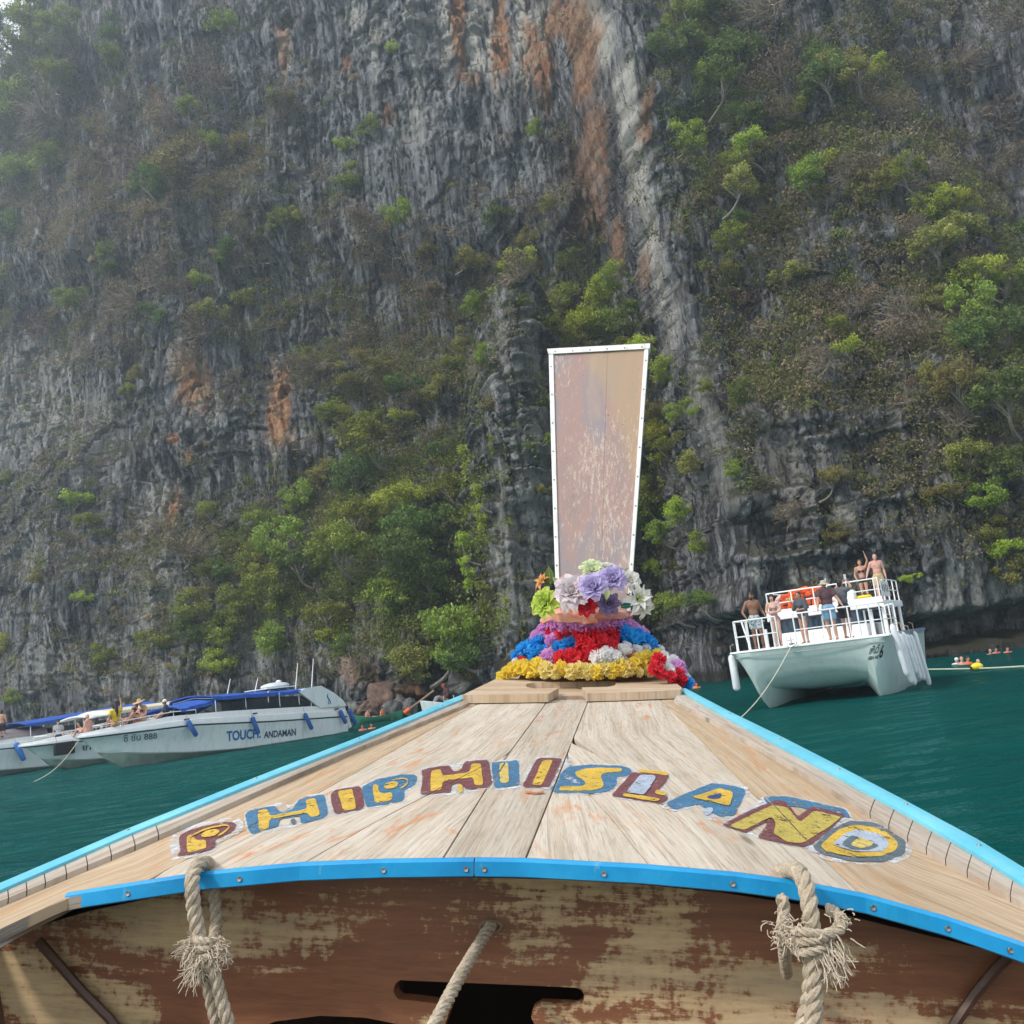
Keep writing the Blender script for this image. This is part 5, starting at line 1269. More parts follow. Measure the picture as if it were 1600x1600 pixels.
def person(label, loc, face, skin, ov=None, look=(0, 0), k=1.0, fem=False, wear=(), hair=None, H=1.0, voxel=.028, grip=.5, group=None, tilt=None):
    """face: direction (x, y) the person looks towards; joints given for a 1.75 m figure in local space, +Y ahead."""
    J = joints(ov or {})
    mb, M = bodyshape(J, k, fem); Hm = add_extremities(mb, J, M, look, grip)
    o = bpy.data.objects.new('person', remeshed(mb, voxel)); COL.objects.link(o)
    o.data.materials.clear(); o.data.materials.append(SK[skin])
    props(o, label, 'person', group)
    o.location = loc; o.rotation_euler = (0, 0, math.atan2(face[1], face[0]) - math.pi / 2); o.scale = (H, H, H)
    if tilt: o.rotation_euler = Euler(tilt)
    hd = J['hd']
    mb = MB()
    for s in (-1, 1): mb.ball(hd + Hm @ Vector((s * .031, .083, .035)), (.013, .008, .008), Hm, 8, 6)
    mb.build('eyes', EYEM, o)
    MB().ball(hd + Hm @ Vector((0, .086, -.052)), (.024, .008, .009), Hm, 8, 6).build('mouth', LIPM, o)
    for w in wear:
        kind, mat = w[0], w[1]; g = w[2] if len(w) > 2 else .012
        if kind == 'shorts': m2, _ = bodyshape(J, k, fem, g, 'hips', .72)
        elif kind == 'briefs': m2, _ = bodyshape(J, k, fem, .006, 'hips', .16)
        elif kind == 'trousers': m2, _ = bodyshape(J, k, fem, g, 'hips', 1.01)
        elif kind == 'shirt': m2, _ = bodyshape(J, k, fem, g, 'trunk', 1, .55)
        elif kind == 'long_shirt': m2, _ = bodyshape(J, k, fem, g, 'trunk', 1, 1.7)
        elif kind == 'top': m2, _ = bodyshape(J, k, fem, .007, 'trunk', 1, 0)
        elif kind == 'swimsuit':
            m2, _ = bodyshape(J, k, fem, .006, 'hips', .12); m2.ball(J['wa'], (.130 * k, .104 * k, .17), M, 12, 9)
        elif kind == 'bikini_top':
            m2 = MB(); up = M @ Vector((0, 0, 1))
            m2.ball(J['ch'] - up * .03, (.170 * k, .116 * k, .055), M, 14, 8)
            for s in (-1, 1): m2.ball(J['ch'] + M @ Vector((s * .075, .089, -.022)), .064, None, 10, 8)
        elif kind == 'shawl':
            m2, _ = bodyshape(J, k, fem, .028, 'trunk', 1, 1.35); m2.ball(J['wa'] - Vector((0, 0, .06)), (.19 * k, .14, .26), M, 12, 9)
            m2.tube([J['shL'] + Vector((-.02, .02, -.1)), J['shL'] + Vector((-.06, .06, -.55)), J['shL'] + Vector((-.05, .05, -.8))], [.07, .06, .035], 8)
        elif kind == 'life_vest':
            m2 = MB(); m2.ball(J['ch'] - Vector((0, 0, .03)), (.22, .17, .24), M, 14, 10)
        else: continue
        me = remeshed(m2, max(.016, voxel * .9), 2); me.materials.clear(); me.materials.append(mat)
        link_mesh({'shawl': 'wrap', 'long_shirt': 'shirt'}.get(kind, kind), me, o)
    if hair:
        kind, mat = hair; mb = MB()
        if kind in ('short', 'bun', 'long', 'beard'):
            mb.ball(hd + Hm @ Vector((0, -.012, .055)), (.083, .095, .088), Hm, 14, 10)
            mb.ball(hd + Hm @ Vector((0, -.045, .0)), (.074, .06, .085), Hm, 12, 9)
        if kind == 'beard':
            mb.ball(hd + Hm @ Vector((0, .035, -.075)), (.058, .064, .052), Hm, 12, 8)
        if kind == 'bun': mb.ball(hd + Hm @ Vector((0, -.11, .03)), .04, None, 10, 8)
        if kind == 'long':
            mb.tube([hd + Hm @ Vector((0, -.05, .04)), hd + Hm @ Vector((0, -.09, -.10)), hd + Hm @ Vector((.01, -.11, -.26)), hd + Hm @ Vector((.02, -.10, -.42))], [.075, .080, .065, .03], 10)
            for s in (-1, 1): mb.tube([hd + Hm @ Vector((s * .06, .0, .06)), hd + Hm @ Vector((s * .08, .0, -.05)), hd + Hm @ Vector((s * .075, .0, -.17))], [.035, .032, .018], 8)
        if kind == 'brimhat':
            n = 20; V = []
            prof = [(.0, .135), (.06, .132), (.085, .11), (.094, .055), (.098, .045), (.165, .018), (.172, .010), (.10, .035), (.0, .04)]
            P = [[hd + Hm @ Vector((r_ * math.cos(2 * math.pi * j / n), r_ * 1.08 * math.sin(2 * math.pi * j / n) - .005, z + .012 * math.sin(4 * math.pi * j / n) * (r_ > .12))) for j in range(n + 1)] for r_, z in prof]
            mb.grid(P, 0, True)
        if kind == 'bighat':
            n = 20
            prof = [(.0, .155), (.06, .15), (.085, .12), (.098, .05), (.27, .03), (.275, .022), (.10, .035), (.0, .035)]
            P = [[hd + Hm @ Vector((r_ * math.cos(2 * math.pi * j / n), r_ * math.sin(2 * math.pi * j / n), z + .02 * math.sin(4 * math.pi * j / n) * (r_ > .12))) for j in range(n + 1)] for r_, z in prof]
            mb.grid(P, 0, True)
        if kind == 'cap':
            mb.ball(hd + Hm @ Vector((0, -.008, .055)), (.084, .098, .082), Hm, 14, 10)
            mb.ball(hd + Hm @ Vector((0, .11, .045)), (.065, .07, .010), Hm, 12, 6)
        mb.build({'brimhat': 'sun_hat', 'bighat': 'straw_hat', 'cap': 'cap'}.get(kind, 'hair'), mat, o)
    return o

# ================================================================== decals: lettering laid on a surface
def text_mesh(txt, ext=0.0, bold=0.0, shear=0.0):
    cu = bpy.data.curves.new('txt', 'FONT'); cu.body = txt; cu.size = 1.0; cu.offset = bold; cu.shear = shear; cu.resolution_u = 4
    ob = bpy.data.objects.new('txt', cu); COL.objects.link(ob)
    dg = bpy.context.evaluated_depsgraph_get(); dg.update()
    me = bpy.data.meshes.new_from_object(ob.evaluated_get(dg), depsgraph=dg)
    v = [tuple(x.co) for x in me.vertices]; f = [tuple(p.vertices) for p in me.polygons]
    bpy.data.objects.remove(ob); bpy.data.curves.remove(cu); bpy.data.meshes.remove(me)
    return v, f
def bvh_of(obs):
    V = []; Fc = []
    for o in obs:
        o_ = len(V); mw = o.matrix_world
        V += [mw @ v.co for v in o.data.vertices]; Fc += [tuple(i + o_ for i in p.vertices) for p in o.data.polygons]
    return BVHTree.FromPolygons(V, Fc)
def decal(name, v, f, quad, bvh, mat, parent, off=.012):
    """Unit drawing (v, f) fitted into a pixel quad (bl, br, tr, tl) and laid on the surface behind it."""
    xs = [p[0] for p in v]; ys = [p[1] for p in v]; x0, x1, y0, y1 = min(xs), max(xs), min(ys), max(ys)
    out = []; inv = parent.matrix_world.inverted()
    for p in v:
        a = (p[0] - x0) / max(1e-6, x1 - x0); b = (p[1] - y0) / max(1e-6, y1 - y0)
        px = (1 - a) * (1 - b) * quad[0][0] + a * (1 - b) * quad[1][0] + a * b * quad[2][0] + (1 - a) * b * quad[3][0]
        py = (1 - a) * (1 - b) * quad[0][1] + a * (1 - b) * quad[1][1] + a * b * quad[2][1] + (1 - a) * b * quad[3][1]
        d = ray(px, py).normalized(); h = bvh.ray_cast(CAM, d)
        q = h[0] - d * off if h[0] is not None else CAM + d * 45
        out.append(inv @ q)
    mb = MB(); mb.add(out, f); return mb.build(name, mat, parent)
# ================================================================== CATAMARAN
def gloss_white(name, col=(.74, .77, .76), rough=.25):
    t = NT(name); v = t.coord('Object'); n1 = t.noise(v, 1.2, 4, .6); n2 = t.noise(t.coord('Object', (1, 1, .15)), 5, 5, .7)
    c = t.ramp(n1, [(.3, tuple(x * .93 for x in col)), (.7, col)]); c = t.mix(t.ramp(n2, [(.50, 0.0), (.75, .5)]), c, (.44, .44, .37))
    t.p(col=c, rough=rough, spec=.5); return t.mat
M_GEL = gloss_white('white_gelcoat_sea_bounce_tint', (.56, .66, .64)); M_GEL2 = gloss_white('white_speedboat_gelcoat', (.80, .84, .83)); M_WHITE = plain('white_paint', (.80, .80, .79), .4, 0, .05, 3, ((.5, .47, .4), .25)); M_RAILW = plain('white_rail_paint', (.80, .80, .80), .35, 0, .04)  # M_GEL: white hull with shade and green sea bounce mixed into its colour
M_FEND = plain('white_fender_vinyl', (.70, .71, .74), .5, 0, .08, 5, ((.42, .40, .36), .6))
M_FENDB = plain('blue_fender_cover', (.018, .10, .34), .7, 0, .25, 9)
M_BLACK = plain('black_rubber', (.015, .015, .017), .5); M_INK = plain('black_lettering', (.010, .012, .016), .5); M_DKGLASS = None
def dark_glass(name, col):
    t = NT(name); n = t.noise(t.coord('Object'), 1.5, 3, .5); t.p(col=t.ramp(n, [(.3, col), (.7, tuple(x * 1.6 for x in col))]), rough=.04, spec=.8); return t.mat
M_DKGLASS = dark_glass('tinted_glass', (.012, .02, .026)); M_BLUEGL = dark_glass('blue_tinted_glass', (.02, .05, .085))
_cl, _cr = on_y(1142, 1020, 30.9), on_y(1388, 993, 28.6)
CATP = ((_cl.x + _cr.x) / 2, (_cl.y + _cr.y) / 2, 0)
CATR = math.atan2(_cl.y - _cr.y, _cl.x - _cr.x)
cat = empty('catamaran', CATP, CATR, 'large white two deck catamaran anchored at the right with people on its bow', 'boat')
bpy.context.view_layer.update()
CM = Matrix.Translation(CATP) @ Matrix.Rotation(CATR, 4, 'Z')
ZD = 1.81
st = [(-8.3, .36, (.95, .42), (1.60, -.5), (2.2, .30)), (-3.4, .34, (1.0, .42), (1.62, -.5), (2.2, .30)), (-2.2, .36, (1.12, .44), (1.66, -.42), (2.15, .33)), (-1.4, .46, (1.30, .50), (1.70, -.22), (2.04, .40)),
      (-.9, .70, (1.46, .58), (1.73, .0), (1.96, .48)), (-.5, 1.02, (1.56, .80), (1.76, .36), (1.95, .74)), (-.2, 1.42, (1.64, 1.22), (1.82, .98), (2.02, 1.2)), (-.05, 1.70, (1.72, 1.64), (1.90, 1.52), (2.14, 1.62)), (.0, 1.78, (1.75, 1.76), (1.92, 1.74), (2.2, 1.76))]
def cat_section(s):
    y, T, I, K, C = s
    half = [(0, T), (I[0] * .45, T - .01 + (I[1] - T) * .10), (I[0] * .8, T + (I[1] - T) * .55), I, ((I[0] + K[0]) / 2 + .03, (I[1] + K[1]) / 2 - .04), K, ((C[0] + K[0]) / 2 + .02, (C[1] + K[1]) / 2 - .02), C, (C[0] + (2.38 - C[0]) * .45, C[1] + (1.78 - C[1]) * .5), (2.38, 1.78)]
    return [(-x, y, z) for x, z in half[::-1]] + [(x, y, z) for x, z in half[1:]]
# interpolate stations for a smooth bow
SY = np.array([s[0] for s in st]); SV = np.array([[s[1], *s[2], *s[3], *s[4]] for s in st])
yy = list(np.linspace(-8.3, -3.4, 6)) + list(np.linspace(-3, -1, 9)) + list(np.linspace(-.8, 0, 9))
secs = []
for y in yy:
    v = [np.interp(y, SY, SV[:, k]) for k in range(7)]; secs.append(cat_section((y, v[0], (v[1], v[2]), (v[3], v[4]), (v[5], v[6]))))
mb = MB(); mb.grid(secs, 0, True)
mb.add(secs[0], [tuple(range(len(secs[0])))]); mb.add(secs[-1], [tuple(range(len(secs[-1])))[::-1]])
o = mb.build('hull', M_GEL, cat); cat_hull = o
bm = bmesh.new(); bm.from_mesh(o.data); bmesh.ops.recalc_face_normals(bm, faces=bm.faces); bm.to_mesh(o.data); bm.free(); o.data.set_sharp_from_angle(angle=R(28))
MB().box((0, .004, ZD - .16), (4.5, .012, .03)).build('bow_seam', plain('seam_grey', (.30, .34, .33), .6), cat)
mb = MB(); mb.box((0, -4.15, ZD + .0), (4.84, 8.36, .07), None, 0, .02); mb.build('deck', M_WHITE, cat)
def rail_set(parent, runs, h, mids, zb, posts, r=.022, name='railing'):
    mb = MB()
    for run in runs:
        pts = [Vector((x, y, zb + h)) for x, y in run]; mb.tube(pts, r, 8)
        for m in mids: mb.tube([Vector((x, y, zb + h * m)) for x, y in run], r * .8, 6)
    for x, y in posts: mb.tube([(x, y, zb), (x, y, zb + h + r * .5)], r, 8)
    return mb.build(name, M_RAILW, parent)
rail_set(cat, [[(2.3, -4.2), (2.3, -.5), (2.18, -.12), (1.9, -.06), (.84, -.06)]], .95, (.48,), ZD + .03, [(2.3, -3), (2.3, -1.8), (2.3, -.6), (2.2, -.13), (1.75, -.06), (1.25, -.06), (.98, -.06), (.84, -.06)])
rail_set(cat, [[(.29, -.06), (-1.9, -.06), (-2.2, -.12), (-2.3, -.5), (-2.3, -2.6)]], .95, (.48,), ZD + .03, [(.29, -.06), (-.0, -.06), (-.85, -.06), (-1.35, -.06), (-1.62, -.06), (-1.95, -.07), (-2.24, -.2), (-2.3, -.8), (-2.3, -1.6), (-2.3, -2.6)])
mb = MB(); mb.tube([(1.75, -.1, ZD), (2.15, -.9, ZD + .95)], .03, 8); mb.tube([(1.2, -.08, ZD), (1.2, -.1, ZD + .62)], .05, 8); mb.build('rail_brace', M_RAILW, cat)
# anchor at the bow roller
mb = MB(); mb.tube([(.44, .02, ZD + .28), (.44, .10, ZD + .02)], .02, 6); mb.tube([(.26, .08, ZD + .12), (.32, .11, ZD + .04), (.44, .12, ZD), (.56, .11, ZD + .04), (.62, .08, ZD + .12)], .022, 6); mb.tube([(.34, .05, ZD + .2), (.54, .05, ZD + .2)], .015, 6); mb.box((.44, -.02, ZD + .07), (.14, .16, .08)); mb.build('anchor', M_STEEL, cat)
# cabin
CY0, CY1, UZ = -3.5, -7.2, 2.74
mb = MB(); mb.box((.2, (CY0 + CY1) / 2, (ZD + 2.24) / 2), (2.9, CY0 - CY1, 2.24 - ZD + .05), None, 0, .03); mb.build('cabin', M_WHITE, cat)
mb = MB(); mb.box((.2, (CY0 + CY1) / 2 - .05, (2.24 + UZ) / 2), (2.82, CY0 - CY1 - .1, UZ - 2.24 - .02)); mb.build('cabin_window', M_BLUEGL, cat)
for x in (1.62, .9, .15, -.6, -1.22): MB().box((x, CY0 - .03, (2.24 + UZ) / 2), (.05, .07, UZ - 2.24)).build('window_post', M_WHITE, cat)
for k in range(9): MB().box((1.45 - k * .31, CY0 + .004, (ZD + 2.24) / 2), (.012, .012, .36)).build('panel_joint', plain('joint_grey', (.45, .46, .46), .6), cat)
for x, y in ((-1.45, -3.42), (-1.85, -3.4), (1.8, -3.4), (-1.85, -5.4), (-1.85, -7.0), (1.8, -7.0)): MB().tube([(x, y, ZD), (x, y, UZ + .02)], .055, 10).build('pillar', M_WHITE, cat)
MB().tube([(-2.3, -2.6, ZD + .95), (-1.85, -3.4, UZ)], .025, 8).build('stay', M_WHITE, cat)
MB().box((-1.62, -5.2, (ZD + 2.3) / 2 + .02), (.10, .9, .5)).build('doorway_shade_block', M_BLACK, cat)  # black block painted as the dark inside of the open doorway
# upper deck
mb = MB(); mb.box((0, -5.45, UZ + .10), (3.8, 4.5, .22), None, 0, .02); mb.box((0, -3.23, UZ + .15), (3.84, .05, .36)); mb.build('upper_deck', M_WHITE, cat)
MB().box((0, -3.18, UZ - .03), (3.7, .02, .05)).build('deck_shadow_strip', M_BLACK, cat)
UF = UZ + .21
rail_set(cat, [[(1.85, -7.4), (1.85, -3.3), (-1.85, -3.3), (-1.85, -7.4)]], .72, (.5,), UF, [(1.85, -3.3), (1.0, -3.3), (.25, -3.3), (-.55, -3.3), (-.95, -3.3), (-1.72, -3.3), (-1.85, -3.3), (-1.85, -4.2), (-1.85, -5.2), (-1.85, -6.4), (-1.85, -7.4), (1.85, -5), (1.85, -6.4)], .022, 'upper_railing')
MB().box((-1.88, -4.4, UF + .38), (.012, 1.7, .5)).build('rail_banner', M_WHITE, cat)
mb = MB()
for k in range(4): mb.box((-1.89, -3.85 - k * .34, UF + .42 - .03 * (k % 2)), (.006, .13, .24))
mb.build('banner_print', plain('banner_grey_print', (.10, .11, .13), .6), cat)
MB().box((-.45, -4.35, UF + .24), (.9, .5, .5), None, 0, .04).build('white_locker', M_WHITE, cat)
for k, x in enumerate((.65, -.05)): MB().tube([(x - .2, -6.6, UF), (x - .2, -6.6, UF + 1.15)], .02, 6).build('aerial', M_WHITE, cat)
# fenders along the far side and one on the near corner
def fender(parent, label, top, bot, r, mat, group, world=False):
    o = empty('fender', (0, 0, 0), 0, label, 'fender', group); o.matrix_world = parent
    a, b = Vector(top), Vector(bot); d = (a - b).normalized(); L = (a - b).length
    mb = MB(); prof = [(0, .25), (.03, .75), (.08, 1), (.5, 1.0), (.92, 1), (.97, .75), (1, .3)]
    mb.tube([b.lerp(a, t) for t, _ in prof], [r * k for _, k in prof], 12, 0, True); mb.build('fender_body', mat, o)
    MB().tube([a, a + d * .12 + Vector((0, 0, .15)), a + Vector((0, 0, .32)) + (Vector((.12 if a.x < 0 else -.12, 0, 0)) if not world else Vector((0, 0, 0)))], .012, 5).build('fender_line', M_ROPE, o)
    return o
FG = 'white fenders hung along the catamaran'
fpos = [(-.35, 2.12, .55, 'frontmost and highest white fender on the right side of the catamaran'), (-.95, 1.85, .30, 'second white fender from the front on the right side of the catamaran'), (-1.5, 1.80, .20, 'third white fender from the front on the right side of the catamaran'), (-2.1, 1.85, .52, 'short white fender in the middle of the row on the right side of the catamaran'), (-2.9, 1.75, .28, 'fourth white fender from the front, right side of the catamaran, beside the short one'), (-3.7, 1.72, .2, 'second white fender from the rear on the right side of the catamaran'), (-4.8, 1.80, -.05, 'rearmost white fender touching the water at the catamaran')]
for y, zt, zb, lb in fpos: fender(CM, lb, (-2.48, y, zt), (-2.62, y - .25, zb), .088, M_FEND, FG)
fender(CM, 'single white fender hanging at the left front corner of the catamaran', (2.50, -.4, 1.78), (2.50, -.42, .62), .12, M_FEND, FG)
mb = MB(); mb.box((-2.41, -5.0, 1.83), (.1, 6, .1)); mb.build('rubbing_strake', plain('blue_grey_strake', (.16, .22, .34), .5), cat)
bpy.context.view_layer.update()
bv = bvh_of([cat_hull])
v, f = text_mesh('เฟินวี', 0, .012, .15); decal('hull_lettering', v, f, [(1357.5, 1023), (1372, 1020), (1375, 1006), (1360.5, 1008.5)], bv, M_INK, cat)
v, f = text_mesh('6', 0, .02, .15); decal('hull_lettering', v, f, [(1373.5, 1028.5), (1379, 1027.5), (1381.5, 1007), (1376, 1008)], bv, M_INK, cat)
v, f = text_mesh('FERN VIE', 0, .02, .1); decal('hull_lettering', v, f, [(1355.5, 1032), (1372.5, 1029), (1373.5, 1023.5), (1357, 1026)], bv, M_INK, cat)
dash = MB()
for r_ in range(2):
    for k in range(4): dash.box((k * 1.1, r_ * 2.4, 0), (.9, 1.1, 0.001))
decal('hull_lettering', [tuple(p) for p in dash.v], [q for i, q in enumerate(dash.f) if i % 6 == 1], [(1350, 1021.5), (1356, 1020.5), (1358, 1012), (1352, 1013)], bv, plain('grey_lettering', (.16, .20, .21), .6), cat)

# anchor line of the catamaran
rp = empty('rope', (0, 0, 0), 0, 'pale anchor line running from the catamaran bow down to the water', 'rope')
a = CM @ Vector((.44, .1, ZD + .02)); b = on_z(1096, 1134, -.02)
b = CAM + ray(1096, 1134) * ((22.0) / ray(1096, 1134).y); b.z = -.05
MB().tube([a.lerp(b, t) - Vector((0, 0, .35 * math.sin(math.pi * t))) for t in [k / 16 for k in range(17)]], .014, 6).build('rope_line', plain('cream_line', (.62, .56, .42), .8), rp)

# orange life jackets, ring, yellow float on the upper deck
M_ORANGE = plain('orange_life_fabric', (.74, .105, .02), .7, 0, .2, 12); M_YEL = plain('yellow_plastic', (.78, .60, .02), .45); M_PINKR = plain('pale_pink_vinyl', (.72, .45, .44), .5)
def life_jacket(label, loc, rot, group='orange life jackets on the upper deck'):
    o = empty('life_jacket', (0, 0, 0), 0, label, 'life jacket', group); o.matrix_world = CM @ Matrix.Translation(loc) @ Euler(rot).to_matrix().to_4x4()
    for s in (-1, 1): MB().box((s * .14, 0, 0), (.24, .11, .50), None, 0, .045).build('foam_panel', M_ORANGE, o)
    MB().box((0, -.06, .33), (.44, .10, .22), None, 0, .045).build('collar', M_ORANGE, o)
    for z in (-.12, .08): MB().box((0, .064, z), (.5, .012, .04)).build('strap', M_BLACK, o)
jk = [('orange life jacket second from the left on the upper rail', .95, .30, 0), ('orange life jacket in the upper middle of the heap by the rail', .62, .34, .2), ('orange life jacket leaning right of the middle rail post', .34, .30, -.15), ('orange life jacket lying low left in the heap', .80, .10, 1.3), ('orange life jacket lying low in the middle of the heap', .42, .10, 1.45), ('orange life jacket lying lowest at the right of the heap', .02, .12, 1.5), ('orange life jacket left end beside the pink ring', 1.2, .18, .1)]
for i, (lb, x, z, ry) in enumerate(jk): life_jacket(lb, (x, -3.62 - .1 * (i % 3), UF + z + .02), (R(-8), ry, .1 * i))
o = empty('life_ring', (0, 0, 0), 0, 'pale pink float ring standing on the upper deck left of the life jackets', 'life ring'); o.matrix_world = CM @ Matrix.Translation((1.42, -3.62, UF + .30))
mb = MB(); mb.tube([(.19 * math.cos(a), 0, .26 * math.sin(a)) for a in [2 * math.pi * k / 20 for k in range(21)]], .085, 10); mb.build('ring_body', M_PINKR, o); MB().box((0, .09, 0), (.30, .02, .06)).build('ring_strap', M_ORANGE, o)
o = empty('float_block', (0, 0, 0), 0, 'yellow float block behind the upper rail at its right end', 'float'); o.matrix_world = CM @ Matrix.Translation((-1.3, -3.62, UF + .12))
MB().box((0, 0, 0), (.48, .28, .22), None, 0, .05).build('block_body', M_YEL, o); MB().tube([(-.12, 0, .10), (-.08, 0, .16), (.08, 0, .16), (.12, 0, .10)], .014, 6).build('block_handle', M_BLACK, o)

# people on the catamaran
camdir = Vector((-.31, -.95)); rgt = Vector((.95, -.31))
def fdir(a): return camdir * math.cos(R(a)) + rgt * math.sin(R(a))
DK = ZD + .035
def cp(x, y, z=DK): return CM @ Vector((x, y, z))
def pattern(name, a, b):
    t = NT(name); n = t.voro(t.coord('Object'), 16, 'F1'); t.p(col=t.ramp(n, [(.30, a), (.40, b)]), rough=.85); return t.mat
person('person with dark beard, bare chest and patterned swim shorts holding the left bow rail', cp(1.62, -.55), fdir(25), 'brown', {'anL': (-.16, -.02, .085), 'knL': (-.13, .06, .49), 'anR': (.13, .10, .085), 'elR': (.34, -.02, 1.16), 'wrR': (.30, .16, .96), 'elL': (-.30, -.06, 1.17), 'wrL': (-.34, .12, .95)}, (R(-40), 0), 1.06, False,
       [('shorts', pattern('patterned_swim_shorts', (.05, .10, .13), (.42, .48, .50)), .016)], ('beard', HAIRM), 1.04)
person('person in dusty pink swimsuit with dark hair and folded arms', cp(1.02, -.75), fdir(-12), 'fair', {'elR': (.25, .05, 1.18), 'wrR': (.02, .20, 1.16), 'elL': (-.25, .05, 1.18), 'wrL': (-.02, .22, 1.12)}, (R(15), R(-6)), .92, True, [('swimsuit', plain('dusty_pink_swimsuit', (.42, .24, .22), .7)), ('bikini_top', plain('dusty_pink_swimsuit', (.42, .24, .22), .7))], ('long', HAIRM), .95, .018)
person('person wrapped in a charcoal cover-up drinking from a green can', cp(.22, -1.0), fdir(-38), 'tan', {'elR': (.26, .04, 1.17), 'wrR': (.12, .25, 1.38), 'elL': (-.25, .0, 1.16), 'wrL': (-.10, .18, 1.15)}, (R(8), R(5)), .92, True, [('shawl', fab('charcoal_cloth', (.075, .08, .095)))], ('bun', HAIRM), .93, .018)
person('person in maroon shirt, denim shorts and pale sun hat leaning on the rail', cp(-.72, -.45), fdir(195), 'tan', {'elR': (.30, -.12, 1.16), 'wrR': (.36, -.22, .98), 'elL': (-.28, -.10, 1.16), 'wrL': (-.34, -.22, .98), 'anL': (-.06, .02, .085), 'anR': (.12, -.02, .085)}, (R(-10), R(4)), 1.1, False, [('shirt', fab('maroon_shirt', (.095, .045, .055)), .02), ('shorts', plain('light_denim', (.20, .33, .46), .85, 0, .25, 20), .02)], ('brimhat', plain('khaki_hat', (.42, .38, .28), .85)), 1.05, .018)
person('person in dark grey tee and black shorts raising a phone with both hands', cp(-1.08, -1.0), fdir(150), 'tan', {'elR': (.27, .16, 1.52), 'wrR': (.10, .30, 1.70), 'elL': (-.27, .16, 1.52), 'wrL': (-.06, .30, 1.70)}, (R(0), R(8)), 1.02, False, [('shirt', fab('grey_tee', (.10, .105, .12)), .02), ('shorts', fab('black_shorts', (.02, .02, .024)), .02)], ('short', HAIRM), 1.03, .018)
ph = MB(); ph.box((0, 0, 0), (.085, .012, .17), None, 0, .004); o = ph.build('phone', plain('silver_phone', (.45, .47, .5), .3), None); o.matrix_world = Matrix.Translation(cp(-1.08, -1.0)) @ Matrix.Rotation(math.atan2(fdir(150).y, fdir(150).x) - math.pi / 2, 4, 'Z') @ Matrix.Translation((.02, .36, 1.90)); props(o, 'silver phone held up by the person in the grey tee', 'phone')
mb = MB(); mb.tube([(0, 0, -.06), (0, 0, .05), (0, 0, .06)], [.032, .032, .024], 12); o = mb.build('drink_can', plain('green_can', (.22, .55, .08), .35), None); o.matrix_world = Matrix.Translation(cp(.22, -1.0)) @ Matrix.Rotation(math.atan2(fdir(-38).y, fdir(-38).x) - math.pi / 2, 4, 'Z') @ Matrix.Translation((.09, .33, 1.42)); props(o, 'green drink can held by the person in the charcoal wrap', 'can')
person('person in black bikini waving one raised arm on the upper deck', cp(-.80, -6.9, UF + .01), fdir(-5), 'tan', {'elL': (-.30, .02, 1.70), 'wrL': (-.24, .08, 1.97), 'elR': (.26, -.02, 1.17), 'wrR': (.20, .14, 1.0)}, (R(5), R(4)), .95, True, [('bikini_top', fab('black_bikini', (.015, .015, .018))), ('briefs', fab('black_bikini', (.015, .015, .018)))], ('bun', HAIRB), .93, .018)
person('person with bare chest and tan shorts at the right end of the upper deck', cp(-1.35, -6.9, UF + .01), fdir(10), 'pink', {'elR': (.32, -.02, 1.16), 'wrR': (.42, .10, .95)}, (R(0), R(0)), 1.1, False, [('shorts', fab('tan_shorts', (.50, .36, .18)), .016)], None, 1.0, .018)
